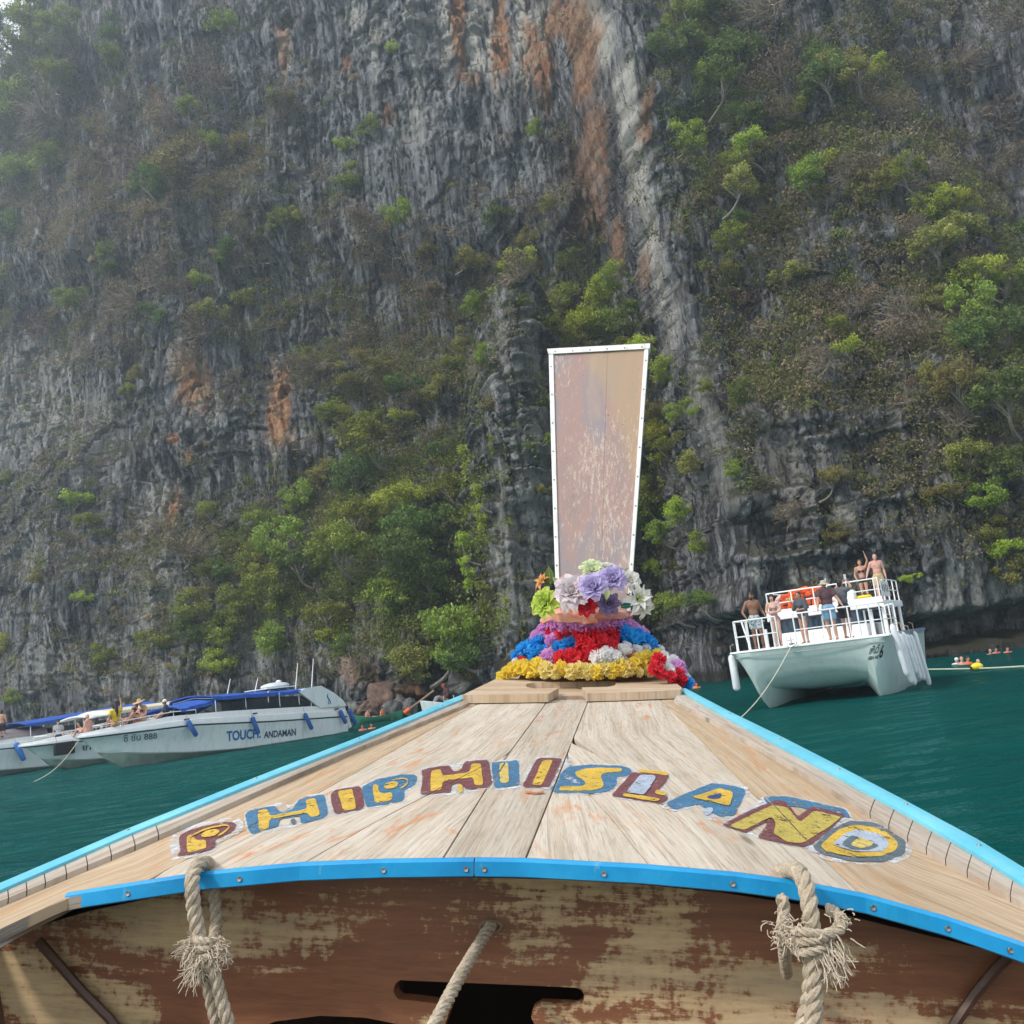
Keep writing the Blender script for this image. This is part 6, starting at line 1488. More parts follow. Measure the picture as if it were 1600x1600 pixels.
# ================================================================== SPEEDBOATS at the left
M_CANVAS = plain('blue_canvas', (.014, .085, .40), .75, 0, .25, 4); M_CREAM = plain('cream_hardtop', (.72, .66, .50), .5, 0, .06, 3); M_SEAT = plain('dark_seat_vinyl', (.03, .03, .035), .6)
M_GREYCOVER = plain('grey_canvas_cover', (.20, .17, .18), .8, 0, .15, 4); M_BOTTOM = plain('bottom_paint_stain', (.30, .36, .30), .5, 0, .2, 3)
def speed_frame(tip, L, h=(-.515, -.857)):
    h = Vector(h).normalized(); st_ = Vector(tip) - h * L
    return Matrix.Translation((st_.x, st_.y, 0)) @ Matrix.Rotation(math.atan2(-h.x, h.y), 4, 'Z')
def speed_hull(o, L, B, sheer, coam, chine, black=True, blackmat=None):
    """Hull with its stripes; y runs from the stern (0) to the bow (L). Tables are (y, z)."""
    I = lambda tb, y: float(np.interp(y, [p[0] for p in tb], [p[1] for p in tb]))
    ys = list(np.linspace(0, L * .55, 8)) + list(np.linspace(L * .6, L * .94, 10)) + list(np.linspace(L * .955, L, 6))
    def beam(y): t = min(1, max(0, (y / L - .45) / .55)); return B * (1 - t ** 2.6) * (.93 + .07 * min(1, y / (L * .3)))
    def cbeam(y): t = min(1, max(0, (y / L - .38) / (.56))); return B * .90 * max(0, 1 - t ** 2.0)
    def stem(z): return L - (1.75 - z) * 1.15 - max(0, .3 - z) * 1.2
    rows = []
    for y in ys:
        s, c = I(sheer, y), I(chine, y); zk = -.55 if y < L * .7 else -.55 + (y / L - .7) / .3 * .9
        r = [(beam(y), y, s), (beam(y) * .985, min(y, stem(s - .06)), s - .06)]
        for k in (.25, .5, .75): r.append((beam(y) * (1 - k) + cbeam(y) * k - .05 * B * math.sin(math.pi * k) * (y / L), min(y, stem(s + (c - s) * k)), s + (c - s) * k))
        r += [(cbeam(y), min(y, stem(c)), c), (max(0, cbeam(y) - .07), min(y, stem(c - .03)), c - .05), (cbeam(y) * .5, min(y, stem((c + zk) / 2)), (c + zk) / 2), (0, min(y, stem(zk)), zk)]
        rows.append(r)
    full = [[(-x, y, z) for x, y, z in r] + [(x, y, z) for x, y, z in r[:-1][::-1]] for r in rows]
    mb = MB(); mb.grid(full, 0, True)
    nr = len(rows[0]); nc = len(full[0]) - 1
    for i in range(len(mb.m)):
        j = i % nc; jj = j if j < nr - 1 else nc - 1 - j
        if jj == 0 and black: mb.m[i] = 1
        elif jj == 5: mb.m[i] = 2
        elif jj >= 6: mb.m[i] = 3
    mb.add(full[0], [tuple(range(len(full[0])))], 0)
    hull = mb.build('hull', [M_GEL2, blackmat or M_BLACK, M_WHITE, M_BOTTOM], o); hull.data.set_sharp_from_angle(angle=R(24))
    # coaming: white moulded upper band with a step
    crow = []
    for y in ys:
        s, c = I(sheer, y), I(coam, y); b = beam(y)
        crow.append([(b + .015, y, s + .01), (b + .02, y, s + .06), (b * .985, y, s + (c - s) * .5), (b * .97 - .03, y, s + (c - s) * .55), (max(0, b * .95 - .06), y - .02, c), (max(0, b * .93 - .12), y - .04, c + .01)])
    mb = MB()
    for sg in (-1, 1): mb.grid([[(sg * x, y, z) for x, y, z in r] for r in crow], 0, True, sg < 0)
    top = [[(r[5][0] * k, r[5][1], r[5][2] - .02 - .28 * (1 - abs(k)) * (r[5][0] > .4)) for k in (-1, -.9, 0, .9, 1)] for r in crow]
    mb.grid(top, 0, False); mb.add([(x * k, y, z) for k in (-1,) for x, y, z in crow[0]] + [(x, y, z) for x, y, z in crow[0][::-1]], [tuple(range(12))])
    mb.build('upper_moulding', M_WHITE, o)
    return hull, beam, lambda y: I(coam, y)
def along(Mx, px, x, z):
    lo, hi = -6.0, 24.0
    f = lambda y: to_px(Mx @ Vector((x, y, z)))[0]
    inc = f(hi) > f(lo)
    for _ in range(40):
        m = (lo + hi) / 2
        if (f(m) < px) == inc: lo = m
        else: hi = m
    return Vector((x, lo, z))
def canopy(o, y0, y1, hw, z0, z1, mat, sag=.05, name='canopy', thick=.05, drop=.12):
    P = []
    for i in range(12):
        t = i / 11; y = y0 + (y1 - y0) * t; z = z0 + (z1 - z0) * t - sag * abs(math.sin(math.pi * 4 * t))
        P.append([(hw * a * (.96 + .04 * math.sin(9 * t)), y, z + .16 * (1 - a * a) - (drop if abs(a) == 1 else 0)) for a in (-1, -.985, -.7, -.35, 0, .35, .7, .985, 1)])
    Q = [[(x, y, z - thick) for x, y, z in r] for r in P]
    return MB().slab(P, Q, 0, True).build(name, mat, o)

_t, _s = on_y(118, 1149, 42.0), on_y(545, 1120, 54.6)
_h = Vector((_t.x - _s.x + 1.46, _t.y - _s.y - .88)); L1_ = _h.length; _h.normalize(); SH = (_h.x, _h.y)
S1M = speed_frame((_t.x, _t.y), 16.3, SH) ; S1M = Matrix.Translation((_t.x, _t.y, 0)) @ S1M.to_3x3().to_4x4() @ Matrix.Scale(L1_ / 16.3, 4, (0, 1, 0)) @ Matrix.Translation((0, -16.3, 0))
sb = empty('speedboat', (0, 0, 0), 0, 'long white speedboat with blue canopy and blue side lettering at the left', 'boat'); sb.matrix_world = S1M
hull1, bm1, cm1 = speed_hull(sb, 16.3, 1.72, [(0, .84), (6, 1.15), (11, 1.5), (16.3, 1.55)], [(0, 1.40), (1.5, 1.56), (9, 1.93), (12.2, 2.0), (16.3, 1.72)], [(0, -.02), (8, .06), (11, .28), (13, .52), (16.3, 1.05)])
# windows, windscreen, arch
mb = MB()
for sg in (-1, 1):
    P = [[(sg * (bm1(y) * .95 - .10), y, cm1(y) + .0), (sg * (bm1(y) * .95 - .22), y, cm1(y) + h)] for y, h in [(2.2, .56), (5, .60), (8, .60), (9.2, .52), (10.2, .16), (10.6, .02)]]
    mb.grid(P, 0, False, sg > 0)
mb.build('side_window', M_DKGLASS, sb)
mb = MB(); mb.grid([[(x, 9.3 + .9 * (1 - abs(x) / 1.5), 1.98 + .0) for x in (-1.45, -.7, 0, .7, 1.45)], [(x * .85, 8.5 + .6 * (1 - abs(x) / 1.5), 2.55) for x in (-1.45, -.7, 0, .7, 1.45)]], 0, True); mb.build('windscreen', dark_glass('grey_glass', (.10, .11, .12)), sb)
for sg in (-1, 1):
    for y in (3.6, 5.9): MB().tube([(sg * 1.46, y + .12, cm1(y)), (sg * 1.42, y, cm1(y) + .9)], .03, 6).build('window_bar', M_WHITE, sb)
mb = MB()
prof = [(2.2, 1.48), (3.8, 2.46), (3.3, 2.60), (2.0, 2.66), (1.0, 2.2), (.3, 1.75), (.0, 1.40)]
for sg in (-1, 1):
    for x in (sg * 1.60, sg * 1.46): pass
    vs = [(sg * 1.62, y, z) for y, z in prof] + [(sg * 1.48, y, z) for y, z in prof]; n_ = len(prof)
    mb.add(vs, [tuple(range(n_)), tuple(range(2 * n_ - 1, n_ - 1, -1))] + [(i, i + n_, (i + 1) % n_ + n_, (i + 1) % n_) for i in range(n_)])
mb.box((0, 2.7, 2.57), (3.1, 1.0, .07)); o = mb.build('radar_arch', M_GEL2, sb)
canopy(sb, 1.6, 9.8, 1.62, 2.50, 2.70, M_CANVAS, .05); canopy(sb, 9.2, 11.6, 1.40, 2.56, 2.30, M_CANVAS, .05, 'front_canopy')
mb = MB()
for y in (2.8, 5.2, 7.6, 9.6):
    for sg in (-1, 1): mb.tube([(sg * 1.5, y, cm1(y)), (sg * 1.5, y, 2.44 + .02 * y)], .022, 6)
    mb.tube([(-1.5, y, 2.40 + .02 * y), (0, y, 2.54 + .02 * y), (1.5, y, 2.40 + .02 * y)], .022, 6)
mb.build('canopy_frame', M_RAILW, sb)
mb = MB(); mb.ball((.0, 3.9, 2.92), (.62, .95, .20), None, 14, 8); mb.box((0, 4.3, 2.80), (1.7, 2.2, .06), None, 0, .02); mb.build('roof_raft', plain('pale_grey_raft', (.62, .66, .68), .5), sb)
MB().ball((0, 3.6, 3.14), (.16, .16, .10), None, 10, 6).build('radar_dome', M_WHITE, sb)
for x, y, h in ((-.9, 3.3, 1.25), (-.9, 2.0, 1.45), (.9, 4.6, .7), (.9, 6.6, .8)): MB().tube([(x, y, 2.6), (x, y - .35, 2.75 + h)], [.030, .018], 6).build('aerial', M_WHITE, sb)
mb = MB()                                            # bow rail
path = [(sg * (bm1(y) * .93 - .02), y, cm1(y) + .20) for sg, y in [(-1, 10.8), (-1, 12), (-1, 13.2), (-1, 14.4), (-1, 15.3), (1, 15.3), (1, 14.4), (1, 13.2), (1, 12), (1, 10.8)]]
mb.tube(path, .02, 6)
for p in path: mb.tube([p, (p[0], p[1], p[2] - .22)], .016, 5)
mb.build('bow_rail', M_RAILW, sb)
for x in (-.95, 0, .95):                             # outboards
    e = bpy.data.objects.new('outboard', None); COL.objects.link(e); e.parent = sb; e.location = (x, -.55, .95); e.rotation_euler = (R(-18), 0, 0)
    MB().box((0, 0, .25), (.42, .62, .62), None, 0, .10).build('engine_cowl', M_BLACK, e)
    MB().box((0, -.05, -.45), (.16, .30, .85), None, 0, .03).build('engine_leg', M_WHITE if x == -.95 else M_BLACK, e)
    mb = MB()
    for k in range(3):
        a = k * 2.094; mb.box((.11 * math.cos(a), -.26, -.80 + .11 * math.sin(a)), (.16, .02, .07), Matrix.Rotation(a, 3, 'Y'))
    mb.build('propeller', M_STEEL, e)
bpy.context.view_layer.update()
bv1 = bvh_of([hull1])
FB = 'blue fenders on the long speedboat'
def sfender(px, top_z, bot_z, label, dx=.0, x=None, py=None):
    p = along(S1M, px, -1.70, top_z); y = p.y; b = bm1(y) if y < 16 else .2
    p = along(S1M, px, -b - .10, top_z); q = Vector((-b - .30, p.y - dx, bot_z))
    fender(S1M, label, (p.x - .04, p.y, top_z), q, .115, M_FENDB, FB, True)
sfender(292, 1.72, .95, 'blue fender nearest the bow of the long speedboat', .35)
sfender(393, 1.50, .62, 'blue fender above the lettering of the long speedboat', .2)
sfender(475, 1.32, .42, 'blue fender after the last letter of the long speedboat', .3)
sfender(530, 1.22, .45, 'blue fender near the stern arch of the long speedboat', .25)
sfender(544, 1.20, .32, 'rearmost blue fender on the stern corner of the long speedboat', .3)
for px in (297, 398, 527):
    p = along(S1M, px, -1.72, 1.62); MB().box((-bm1(p.y) - .02, p.y, cm1(p.y) - .2), (.03, .30, .07)).build('mooring_cleat', M_BLACK, sb)
M_TBLUE = plain('blue_lettering', (.012, .14, .38), .5); M_TNAVY = plain('navy_lettering', (.015, .03, .085), .5)
v, f = text_mesh('TOUCH.', 0, .03); decal('hull_lettering', v, f, [(354.5, 1158.5), (407.5, 1152.8), (408.5, 1137.5), (354, 1142.5)], bv1, M_TBLUE, sb, .02)
v, f = text_mesh('ANDAMAN', 0, .025); decal('hull_lettering', v, f, [(412, 1153.5), (462.5, 1149), (462, 1138), (413, 1143)], bv1, M_TNAVY, sb, .02)
v, f = text_mesh('ซี ซัน 888', 0, .0); decal('hull_lettering', v, f, [(193.5, 1159.5), (245.5, 1154), (245.5, 1144), (193, 1148)], bv1, M_TNAVY, sb, .02)
dash = MB()
for r_ in range(2):
    for k in range(4): dash.box((k * 1.1, r_ * 2.4, 0), (.9, 1.1, 0.001))
decal('hull_lettering', [tuple(p) for p in dash.v], [q for i, q in enumerate(dash.f) if i % 6 == 1], [(172, 1160.5), (185.5, 1159), (185.5, 1151.5), (174.5, 1153)], bv1, plain('grey_lettering', (.16, .20, .21), .6), sb, .02)
# swirl on the arch
sw = [(0, .3 * math.sin(a), 0) for a in (0,)]
mb = MB(); pts = [(-1.635, 1.5 + .10 * math.sin(t * 5.2), 2.20 - .5 * t) for t in [k / 12 for k in range(13)]]
mb.tube(pts, [.014 + .03 * math.sin(math.pi * k / 12) for k in range(13)], 5); mb.tube([(-1.635, 1.46 + .10 * math.cos(a), 1.72 + .09 * math.sin(a)) for a in [2 * math.pi * k / 12 for k in range(13)]], .02, 5)
mb.build('arch_emblem', M_TBLUE, sb)

# second boat, its bow in front of the third
_t = on_y(28, 1172, 48.0); S2M = speed_frame((_t.x, _t.y), 13.5, SH)
sb2 = empty('speedboat', (0, 0, 0), 0, 'white speedboat with cream hardtop and a black fender sheet, behind the long one', 'boat'); sb2.matrix_world = S2M
hull2, bm2, cm2 = speed_hull(sb2, 13.5, 1.6, [(0, .85), (7, 1.15), (10, 1.32), (13.5, 1.40)], [(0, 1.4), (8, 1.75), (11, 1.72), (13.5, 1.55)], [(0, .0), (7, .12), (10.5, .40), (13.5, .95)])
canopy(sb2, 2.5, 9.3, 1.5, 2.72, 2.62, M_CREAM, .0, 'hardtop', .10, .05)
canopy(sb2, 8.9, 10.4, 1.35, 2.56, 2.45, M_WHITE, .0, 'hardtop_visor', .06, .02)
mb = MB()
for y in (3.0, 5.5, 8.8):
    for sg in (-1, 1): mb.tube([(sg * 1.4, y, cm2(y)), (sg * 1.36, y - .1, 2.62)], .03, 6)
mb.build('hardtop_post', M_RAILW, sb2)
mb = MB(); path = [(sg * (bm2(y) * .93), y, cm2(y) + .18) for sg, y in [(-1, 8.6), (-1, 10), (-1, 11.2), (-1, 12.3), (1, 12.3), (1, 11.2), (1, 10), (1, 8.6)]]
mb.tube(path, .02, 6)
for p in path: mb.tube([p, (p[0], p[1], p[2] - .2)], .016, 5)
mb.build('bow_rail', M_RAILW, sb2)
MB().grid([[(x, 9.0, 1.75) for x in (-1.3, 0, 1.3)], [(x * .85, 8.4, 2.25) for x in (-1.3, 0, 1.3)]], 0, False).build('windscreen', M_DKGLASS, sb2)
bpy.context.view_layer.update(); bv2 = bvh_of([hull2])
v, f = text_mesh('ยา', 0, .02); decal('hull_lettering', v, f, [(129, 1173), (142, 1172), (142, 1164), (129, 1165)], bv2, M_TNAVY, sb2, .02)
p = along(S2M, 110, -1.55, 1.3); b = bm2(p.y)
o = empty('fender', (0, 0, 0), 0, 'black rubber fender sheet hanging on the second speedboat beside the rope', 'fender'); o.matrix_world = S2M @ Matrix.Translation((-b - .22, p.y, 1.08)) @ Matrix.Rotation(R(-4), 4, 'Y')
MB().box((0, 0, 0), (.16, 1.15, .62), None, 0, .05).build('fender_body', M_BLACK, o); MB().tube([(0, .4, .3), (.12, .4, .6)], .012, 5).build('fender_line', M_ROPE, o)

_t = on_y(50, 1182, 53.0); S3M = speed_frame((_t.x - 5.1, _t.y - 5.2), 16.5, SH)
sb3 = empty('speedboat', (0, 0, 0), 0, 'white speedboat cut by the left picture edge with a long blue canopy', 'boat'); sb3.matrix_world = S3M
hull3, bm3, cm3 = speed_hull(sb3, 16.5, 1.65, [(0, .95), (7, 1.25), (12, 1.45), (16.5, 1.6)], [(0, 1.5), (8, 1.85), (13, 1.9), (16.5, 1.75)], [(0, .02), (8, .12), (12, .40), (16.5, 1.05)], True, plain('blue_stripe', (.02, .06, .2), .4))
canopy(sb3, 1.0, 9.6, 1.6, 2.95, 2.55, M_CANVAS, .03)
mb = MB()
for y in (1.4, 4, 6.6, 9.3):
    for sg in (-1, 1): mb.tube([(sg * 1.5, y, cm3(y)), (sg * 1.5, y, 2.86 - .04 * y)], .025, 6)
mb.build('canopy_frame', M_RAILW, sb3)
mb = MB(); mb.grid([[(-1.45, 11.2, 1.88), (-1.2, 10.6, 2.02), (0, 10.9, 2.35), (1.2, 10.6, 2.02), (1.45, 11.2, 1.88)], [(-1.4, 8.2, 1.9), (-1.2, 8.2, 2.25), (0, 8.2, 2.42), (1.2, 8.2, 2.25), (1.4, 8.2, 1.9)]], 0, True); mb.build('windscreen_cover', M_GREYCOVER, sb3)
MB().box((0, 6.5, 1.95), (2.5, 2.6, .5), None, 0, .06).build('bench_seats', M_SEAT, sb3)
p = along(S3M, 24, -1.6, 1.4); b = bm3(p.y)
bpy.context.view_layer.update()
fender(S3M, 'bright blue flat fender on the speedboat at the left picture edge', (-b - .08, p.y, 1.62), (-b - .22, p.y - .35, .62), .14, plain('bright_blue_foam', (.02, .17, .55), .6), None, True)

# mooring line of the long speedboat
rp = empty('rope', (0, 0, 0), 0, 'pale mooring line from the long speedboat bow down into the water', 'rope')
a = S1M @ Vector((0, 16.0, 1.62)); b = on_z(52, 1222, -.02)
MB().tube([a.lerp(b, t) - Vector((0, 0, .3 * math.sin(math.pi * t))) for t in [k / 14 for k in range(15)]], .016, 6).build('rope_line', plain('cream_line', (.62, .56, .42), .8), rp)

# people on the speedboats
SIT = {'pe': (0, 0, .12), 'wa': (0, -.02, .28), 'ch': (0, -.05, .48), 'ne': (0, -.06, .66), 'hd': (0, -.03, .80), 'shR': (.185, -.06, .60), 'shL': (-.185, -.06, .60), 'elR': (.27, -.04, .33), 'elL': (-.27, -.04, .33), 'wrR': (.22, .14, .22), 'wrL': (-.22, .14, .22),
       'hpR': (.09, 0, .10), 'hpL': (-.09, 0, .10), 'knR': (.13, .40, .34), 'knL': (-.13, .40, .34), 'anR': (.11, .62, .04), 'anL': (-.11, .62, .04)}
def sit(**kw): d = dict(SIT); d.update(kw); return d
hL = Vector((-.515, -.857)); pL = Vector((.857, -.515))      # towards the bow / towards us
def bp_(Mx, px, x, z): return Mx @ along(Mx, px, x, z)
person('person with bald head and bare back sitting at the very bow of the long speedboat', bp_(S1M, 137, .35, 1.62), (-.8, .2), 'pink', sit(), (0, 0), 1.08)
person('person with dark hair and bare shoulders between the bald and grey shirted people', bp_(S2M, 123, -.4, 1.40), (-.6, -.5), 'tan', sit(), (0, 0), .95, True, [('top', fab('black_top', (.02, .02, .02)))], ('bun', HAIRM))
person('person with black hair in a grey and white shirt standing in the second boat', bp_(S2M, 93, .2, .78), (.5, -.8), 'tan', {}, (0, 0), 1.0, False, [('shirt', fab('grey_white_shirt', (.33, .36, .38))), ('shorts', fab('black_shorts', (.02, .02, .024)))], ('short', HAIRM), .98)
person('person in yellow shirt with long dark hair waving an arm on the speedboat bow', bp_(S1M, 181, -.55, 1.86), (-.5, .5), 'tan', sit(elR=(.27, .02, .86), wrR=(.24, .04, 1.16)), (0, 0), 1.0, True, [('shirt', fab('yellow_shirt', (.72, .46, .02)), .02)], ('long', HAIRM), 1.1)
person('person reclining with knees up beside the yellow shirted one', bp_(S1M, 203, -.35, 1.84), (-.9, -.2), 'tan', sit(hd=(0, -.20, .62), ch=(0, -.14, .38), ne=(0, -.18, .52), shR=(.18, -.15, .46), shL=(-.18, -.15, .46)), (0, 0), .95, True, [('bikini_top', fab('dark_bikini', (.03, .02, .02))), ('briefs', fab('dark_bikini', (.03, .02, .02)))], ('bun', HAIRM))
person('person lying with a hand on the face next to the straw hat', bp_(S1M, 213, -.1, 1.84), (-.4, -.8), 'pink', sit(wrR=(.1, .12, .72), elR=(.28, .05, .52)), (0, 0), .95, True, [('bikini_top', fab('dark_bikini', (.03, .02, .02)))], ('short', HAIRB))
person('person in broad straw hat bending forward on the speedboat bow', bp_(S1M, 224, -.5, 1.88), (-.7, -.6), 'tan', sit(hd=(0, .10, .80), ne=(0, .04, .66)), (0, R(-15)), .95, True, [('bikini_top', fab('dark_bikini', (.03, .02, .02)))], ('bighat', plain('straw', (.50, .34, .20), .85, 0, .2, 40)), 1.15)
person('person in white cap and dark navy shirt leaning out by the canopy front', bp_(S1M, 258, -.6, 1.80), (-.9, -.3), 'brown', sit(), (0, R(-10)), 1.05, False, [('long_shirt', fab('navy_shirt', (.02, .028, .06)), .02), ('trousers', fab('navy_shirt', (.02, .028, .06)), .02)], ('cap', plain('white_cap', (.72, .69, .60), .8)), 1.1)
person('person lying flat in pale shorts near the speedboat bow rail', bp_(S1M, 240, -.75, 1.86), (-.9, -.3), 'pink', sit(hd=(0, -.42, .36), ch=(0, -.26, .24), wa=(0, -.12, .18), ne=(0, -.36, .30), shR=(.18, -.32, .28), shL=(-.18, -.32, .28), elR=(.3, -.1, .12), wrR=(.25, .1, .1), elL=(-.3, -.1, .12), wrL=(-.25, .1, .1), knR=(.12, .42, .12), knL=(-.12, .42, .12), anR=(.12, .82, .05), anL=(-.12, .82, .05)), (0, 0), .98, False, [('shorts', fab('pale_shorts', (.55, .58, .62)))], ('short', HAIRM))
person('person sitting under the canopy beside a turquoise towel', bp_(S1M, 434, .2, 1.42), (-.3, -.9), 'pink', sit(), (0, 0), 1.0, False, [('shirt', fab('brown_shirt', (.10, .04, .03)))], ('short', HAIRB), 1.2)
person('person in turquoise top sitting under the canopy of the long speedboat', bp_(S1M, 448, .1, 1.25), (-.3, -.9), 'tan', sit(), (0, 0), 1.0, True, [('shirt', fab('turquoise_top', (.25, .50, .50)))], ('short', HAIRM), 1.1)
person('person with raised arm at the rear window of the long speedboat', bp_(S1M, 484, -.2, 1.15), (-.3, -.9), 'pink', sit(elR=(.27, .12, .66), wrR=(.22, .2, .88)), (0, 0), 1.0, False, [('shirt', fab('dark_tee', (.04, .04, .05)))], ('short', HAIRB), 1.1)
person('person with bare back and black shorts standing at the left picture edge', bp_(S3M, 4, -.7, 1.72), (-.2, 1), 'tan', {}, (0, 0), 1.02, False, [('shorts', fab('black_shorts', (.02, .02, .024)))], ('short', HAIRM), .98)

# ================================================================== small craft, swimmers, buoys, boulders
def canoe(o, L, B, H, mats, name='hull'):
    rows = []
    for i in range(15):
        t = i / 14 * 2 - 1; b = B * (1 - abs(t) ** 2.4); z = .12 * H + .55 * H * t * t
        rows.append([(-b, t * L / 2, H * .72 + z), (-b * .8, t * L / 2 * .97, H * .2 + z * .5), (0, t * L / 2 * .93, -.12 + z * .4), (b * .8, t * L / 2 * .97, H * .2 + z * .5), (b, t * L / 2, H * .72 + z)])
    inn = [[(x * .86, y * .97, z + (.07 if k in (1, 2, 3) else 0)) for k, (x, y, z) in enumerate(r)] for r in rows]
    return MB().slab(rows, inn, 0, True).build(name, mats, o)
wb_p = on_y(790, 1128, 47.0); wb_p.z = 0
wb = empty('longtail_boat', wb_p, R(-62), 'white longtail boat half hidden behind the left side of the prow', 'boat')
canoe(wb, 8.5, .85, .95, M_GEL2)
mb = MB(); mb.tube([(-.6, -2.8, 1.15), (-.6, -.5, 1.35), (-.6, 2, 1.45)], .03, 6); mb.tube([(.6, -2.8, 1.15), (.6, -.5, 1.35), (.6, 2, 1.45)], .03, 6)
for y in (-2.8, -.5, 2): mb.tube([(-.6, y, .7), (-.6, y, 1.4)], .025, 5); mb.tube([(.6, y, .7), (.6, y, 1.4)], .025, 5)
mb.build('side_rail', plain('grey_pipe', (.40, .40, .38), .5), wb)
e = empty('pole', (0, 0, 0), 0, 'long brown pole with orange ends leaning from the white longtail boat', 'pole')
MB().tube([on_y(632, 1114, 45), on_y(678, 1079, 45.5)], .05, 8).build('pole_shaft', plain('brown_pole', (.24, .15, .10), .7), e)
MB().tube([on_y(632, 1114, 45), on_y(640, 1108, 45)], .10, 8).build('orange_grip', M_ORANGE, e)
person('person in dark clothes crouching on the white longtail boat beside the pole', on_y(697, 1098, 46.5), (-.9, -.4), 'brown', sit(hd=(0, .05, .78)), (0, 0), 1.0, False, [('long_shirt', fab('maroon_black_shirt', (.06, .022, .022)), .02), ('trousers', fab('striped_trousers', (.22, .20, .22)), .015)], ('cap', fab('red_cap', (.30, .05, .04))), 1.0)
kp = on_z(592, 1127, 0)
ky = empty('kayak', kp, R(75), 'green kayak with orange life vests by the rocks', 'kayak')
canoe(ky, 3.6, .42, .42, plain('green_plastic', (.03, .16, .09), .45))
def floater(label, px, py, skin, wear=(), hair=None, fem=False, face=(0, -1), ov=None, sink=1.43, H=1.0):
    q = on_z(px, py, 0); return person(label, (q.x, q.y, -sink * H), face, skin, ov, (0, 0), 1.0, fem, wear, hair, H, .026, .4, 'swimmers near the cliff')
VEST = [('life_vest', plain('orange_life_fabric', (.74, .105, .02), .7), 0)]
RV = [('life_vest', plain('red_life_fabric', (.66, .06, .06), .7), 0)]
person('person in orange life vest seated in the green kayak', (kp.x + .35, kp.y - .1, .02), (.97, -.26), 'tan', sit(), (0, 0), 1.0, False, VEST, ('short', HAIRM))
person('person in pale vest paddling at the left end of the green kayak', (kp.x - .7, kp.y + .2, .02), (.97, -.26), 'pink', sit(), (0, 0), 1.0, False, [('life_vest', fab('pale_red_vest', (.60, .22, .18)), 0)], ('short', HAIRM))
floater('person swimming in a red life vest behind the long speedboat stern', 567, 1141, 'tan', RV, ('short', HAIRM))
floater('person swimming in an orange life vest just left of the pole', 581, 1139, 'tan', VEST, ('short', HAIRM))
floater('person in white shirt swimming leftmost beside the buoy line', 1496, 1039, 'fair', [('shirt', fab('white_swim_shirt', (.72, .72, .70)), .02)], ('cap', plain('white_cap', (.72, .69, .60), .8)))
floater('person swimming bareheaded between the white shirt and orange vest', 1504, 1039, 'pink', (), None, False, (0, -1), None, 1.38)
floater('person in orange life vest swimming behind the yellow buoy', 1513, 1038, 'tan', VEST, ('short', HAIRM), False, (.3, -1), None, 1.40)
floater('person with only the head above water right of the orange vest', 1529, 1039, 'fair', (), None, False, (0, -1), None, 1.50)
floater('person in red life vest swimming along the rock shelf at the right, left one', 1557, 1021, 'tan', RV, ('short', HAIRM), False, (0, -1), None, 1.43)
floater('person in red life vest nearest the right picture edge by the shelf', 1575, 1020, 'tan', RV, ('short', HAIRM), False, (0, -1), None, 1.43)
floater('person swimming between the orange buoy line and the shelf', 1548, 1023, 'tan', (), None, False, (0, -1), None, 1.45)
floater('person in orange vest swimming in the gap left of the catamaran', 1089, 1075, 'tan', VEST, ('short', HAIRM), False, (0, -1), None, 1.43)
floater('person swimming closest to the flower garland in the gap beside the catamaran', 1083, 1075, 'pink', (), ('short', HAIRB), False, (0, -1), None, 1.4)
# buoy line
bl_o = empty('buoy_line', (0, 0, 0), 0, 'white floating buoy line stretched from the catamaran to the right edge', 'rope')
pa, pb_, pc, pd = on_z(1440, 1046, .03), on_z(1527, 1044.5, .03), on_z(1600, 1041, .03), on_z(1720, 1033, .03)
MB().tube(smooth_path([pa, pb_, pc, pd], 8), .032, 6).build('rope_line', plain('pale_float_rope', (.52, .54, .40), .8), bl_o)
for p, r_, lb in ((pa, .17, 'yellow buoy touching the rearmost fender of the catamaran'), (pb_, .19, 'yellow buoy in the middle of the white buoy line'), (pd, .19, 'yellow buoy at the far right of the white line')):
    o = empty('buoy', p, 0, lb, 'buoy', 'yellow buoys on the line'); mb = MB(); mb.ball((0, 0, .08), (r_ * 1.25, r_, r_ * .8), None, 14, 9); mb.build('buoy_body', M_YEL, o)
    mb = MB(); mb.tube([(-r_ * 1.4, 0, .05), (r_ * 1.4, 0, .05)], .06, 8); mb.build('buoy_sleeve', M_BLACK, o)
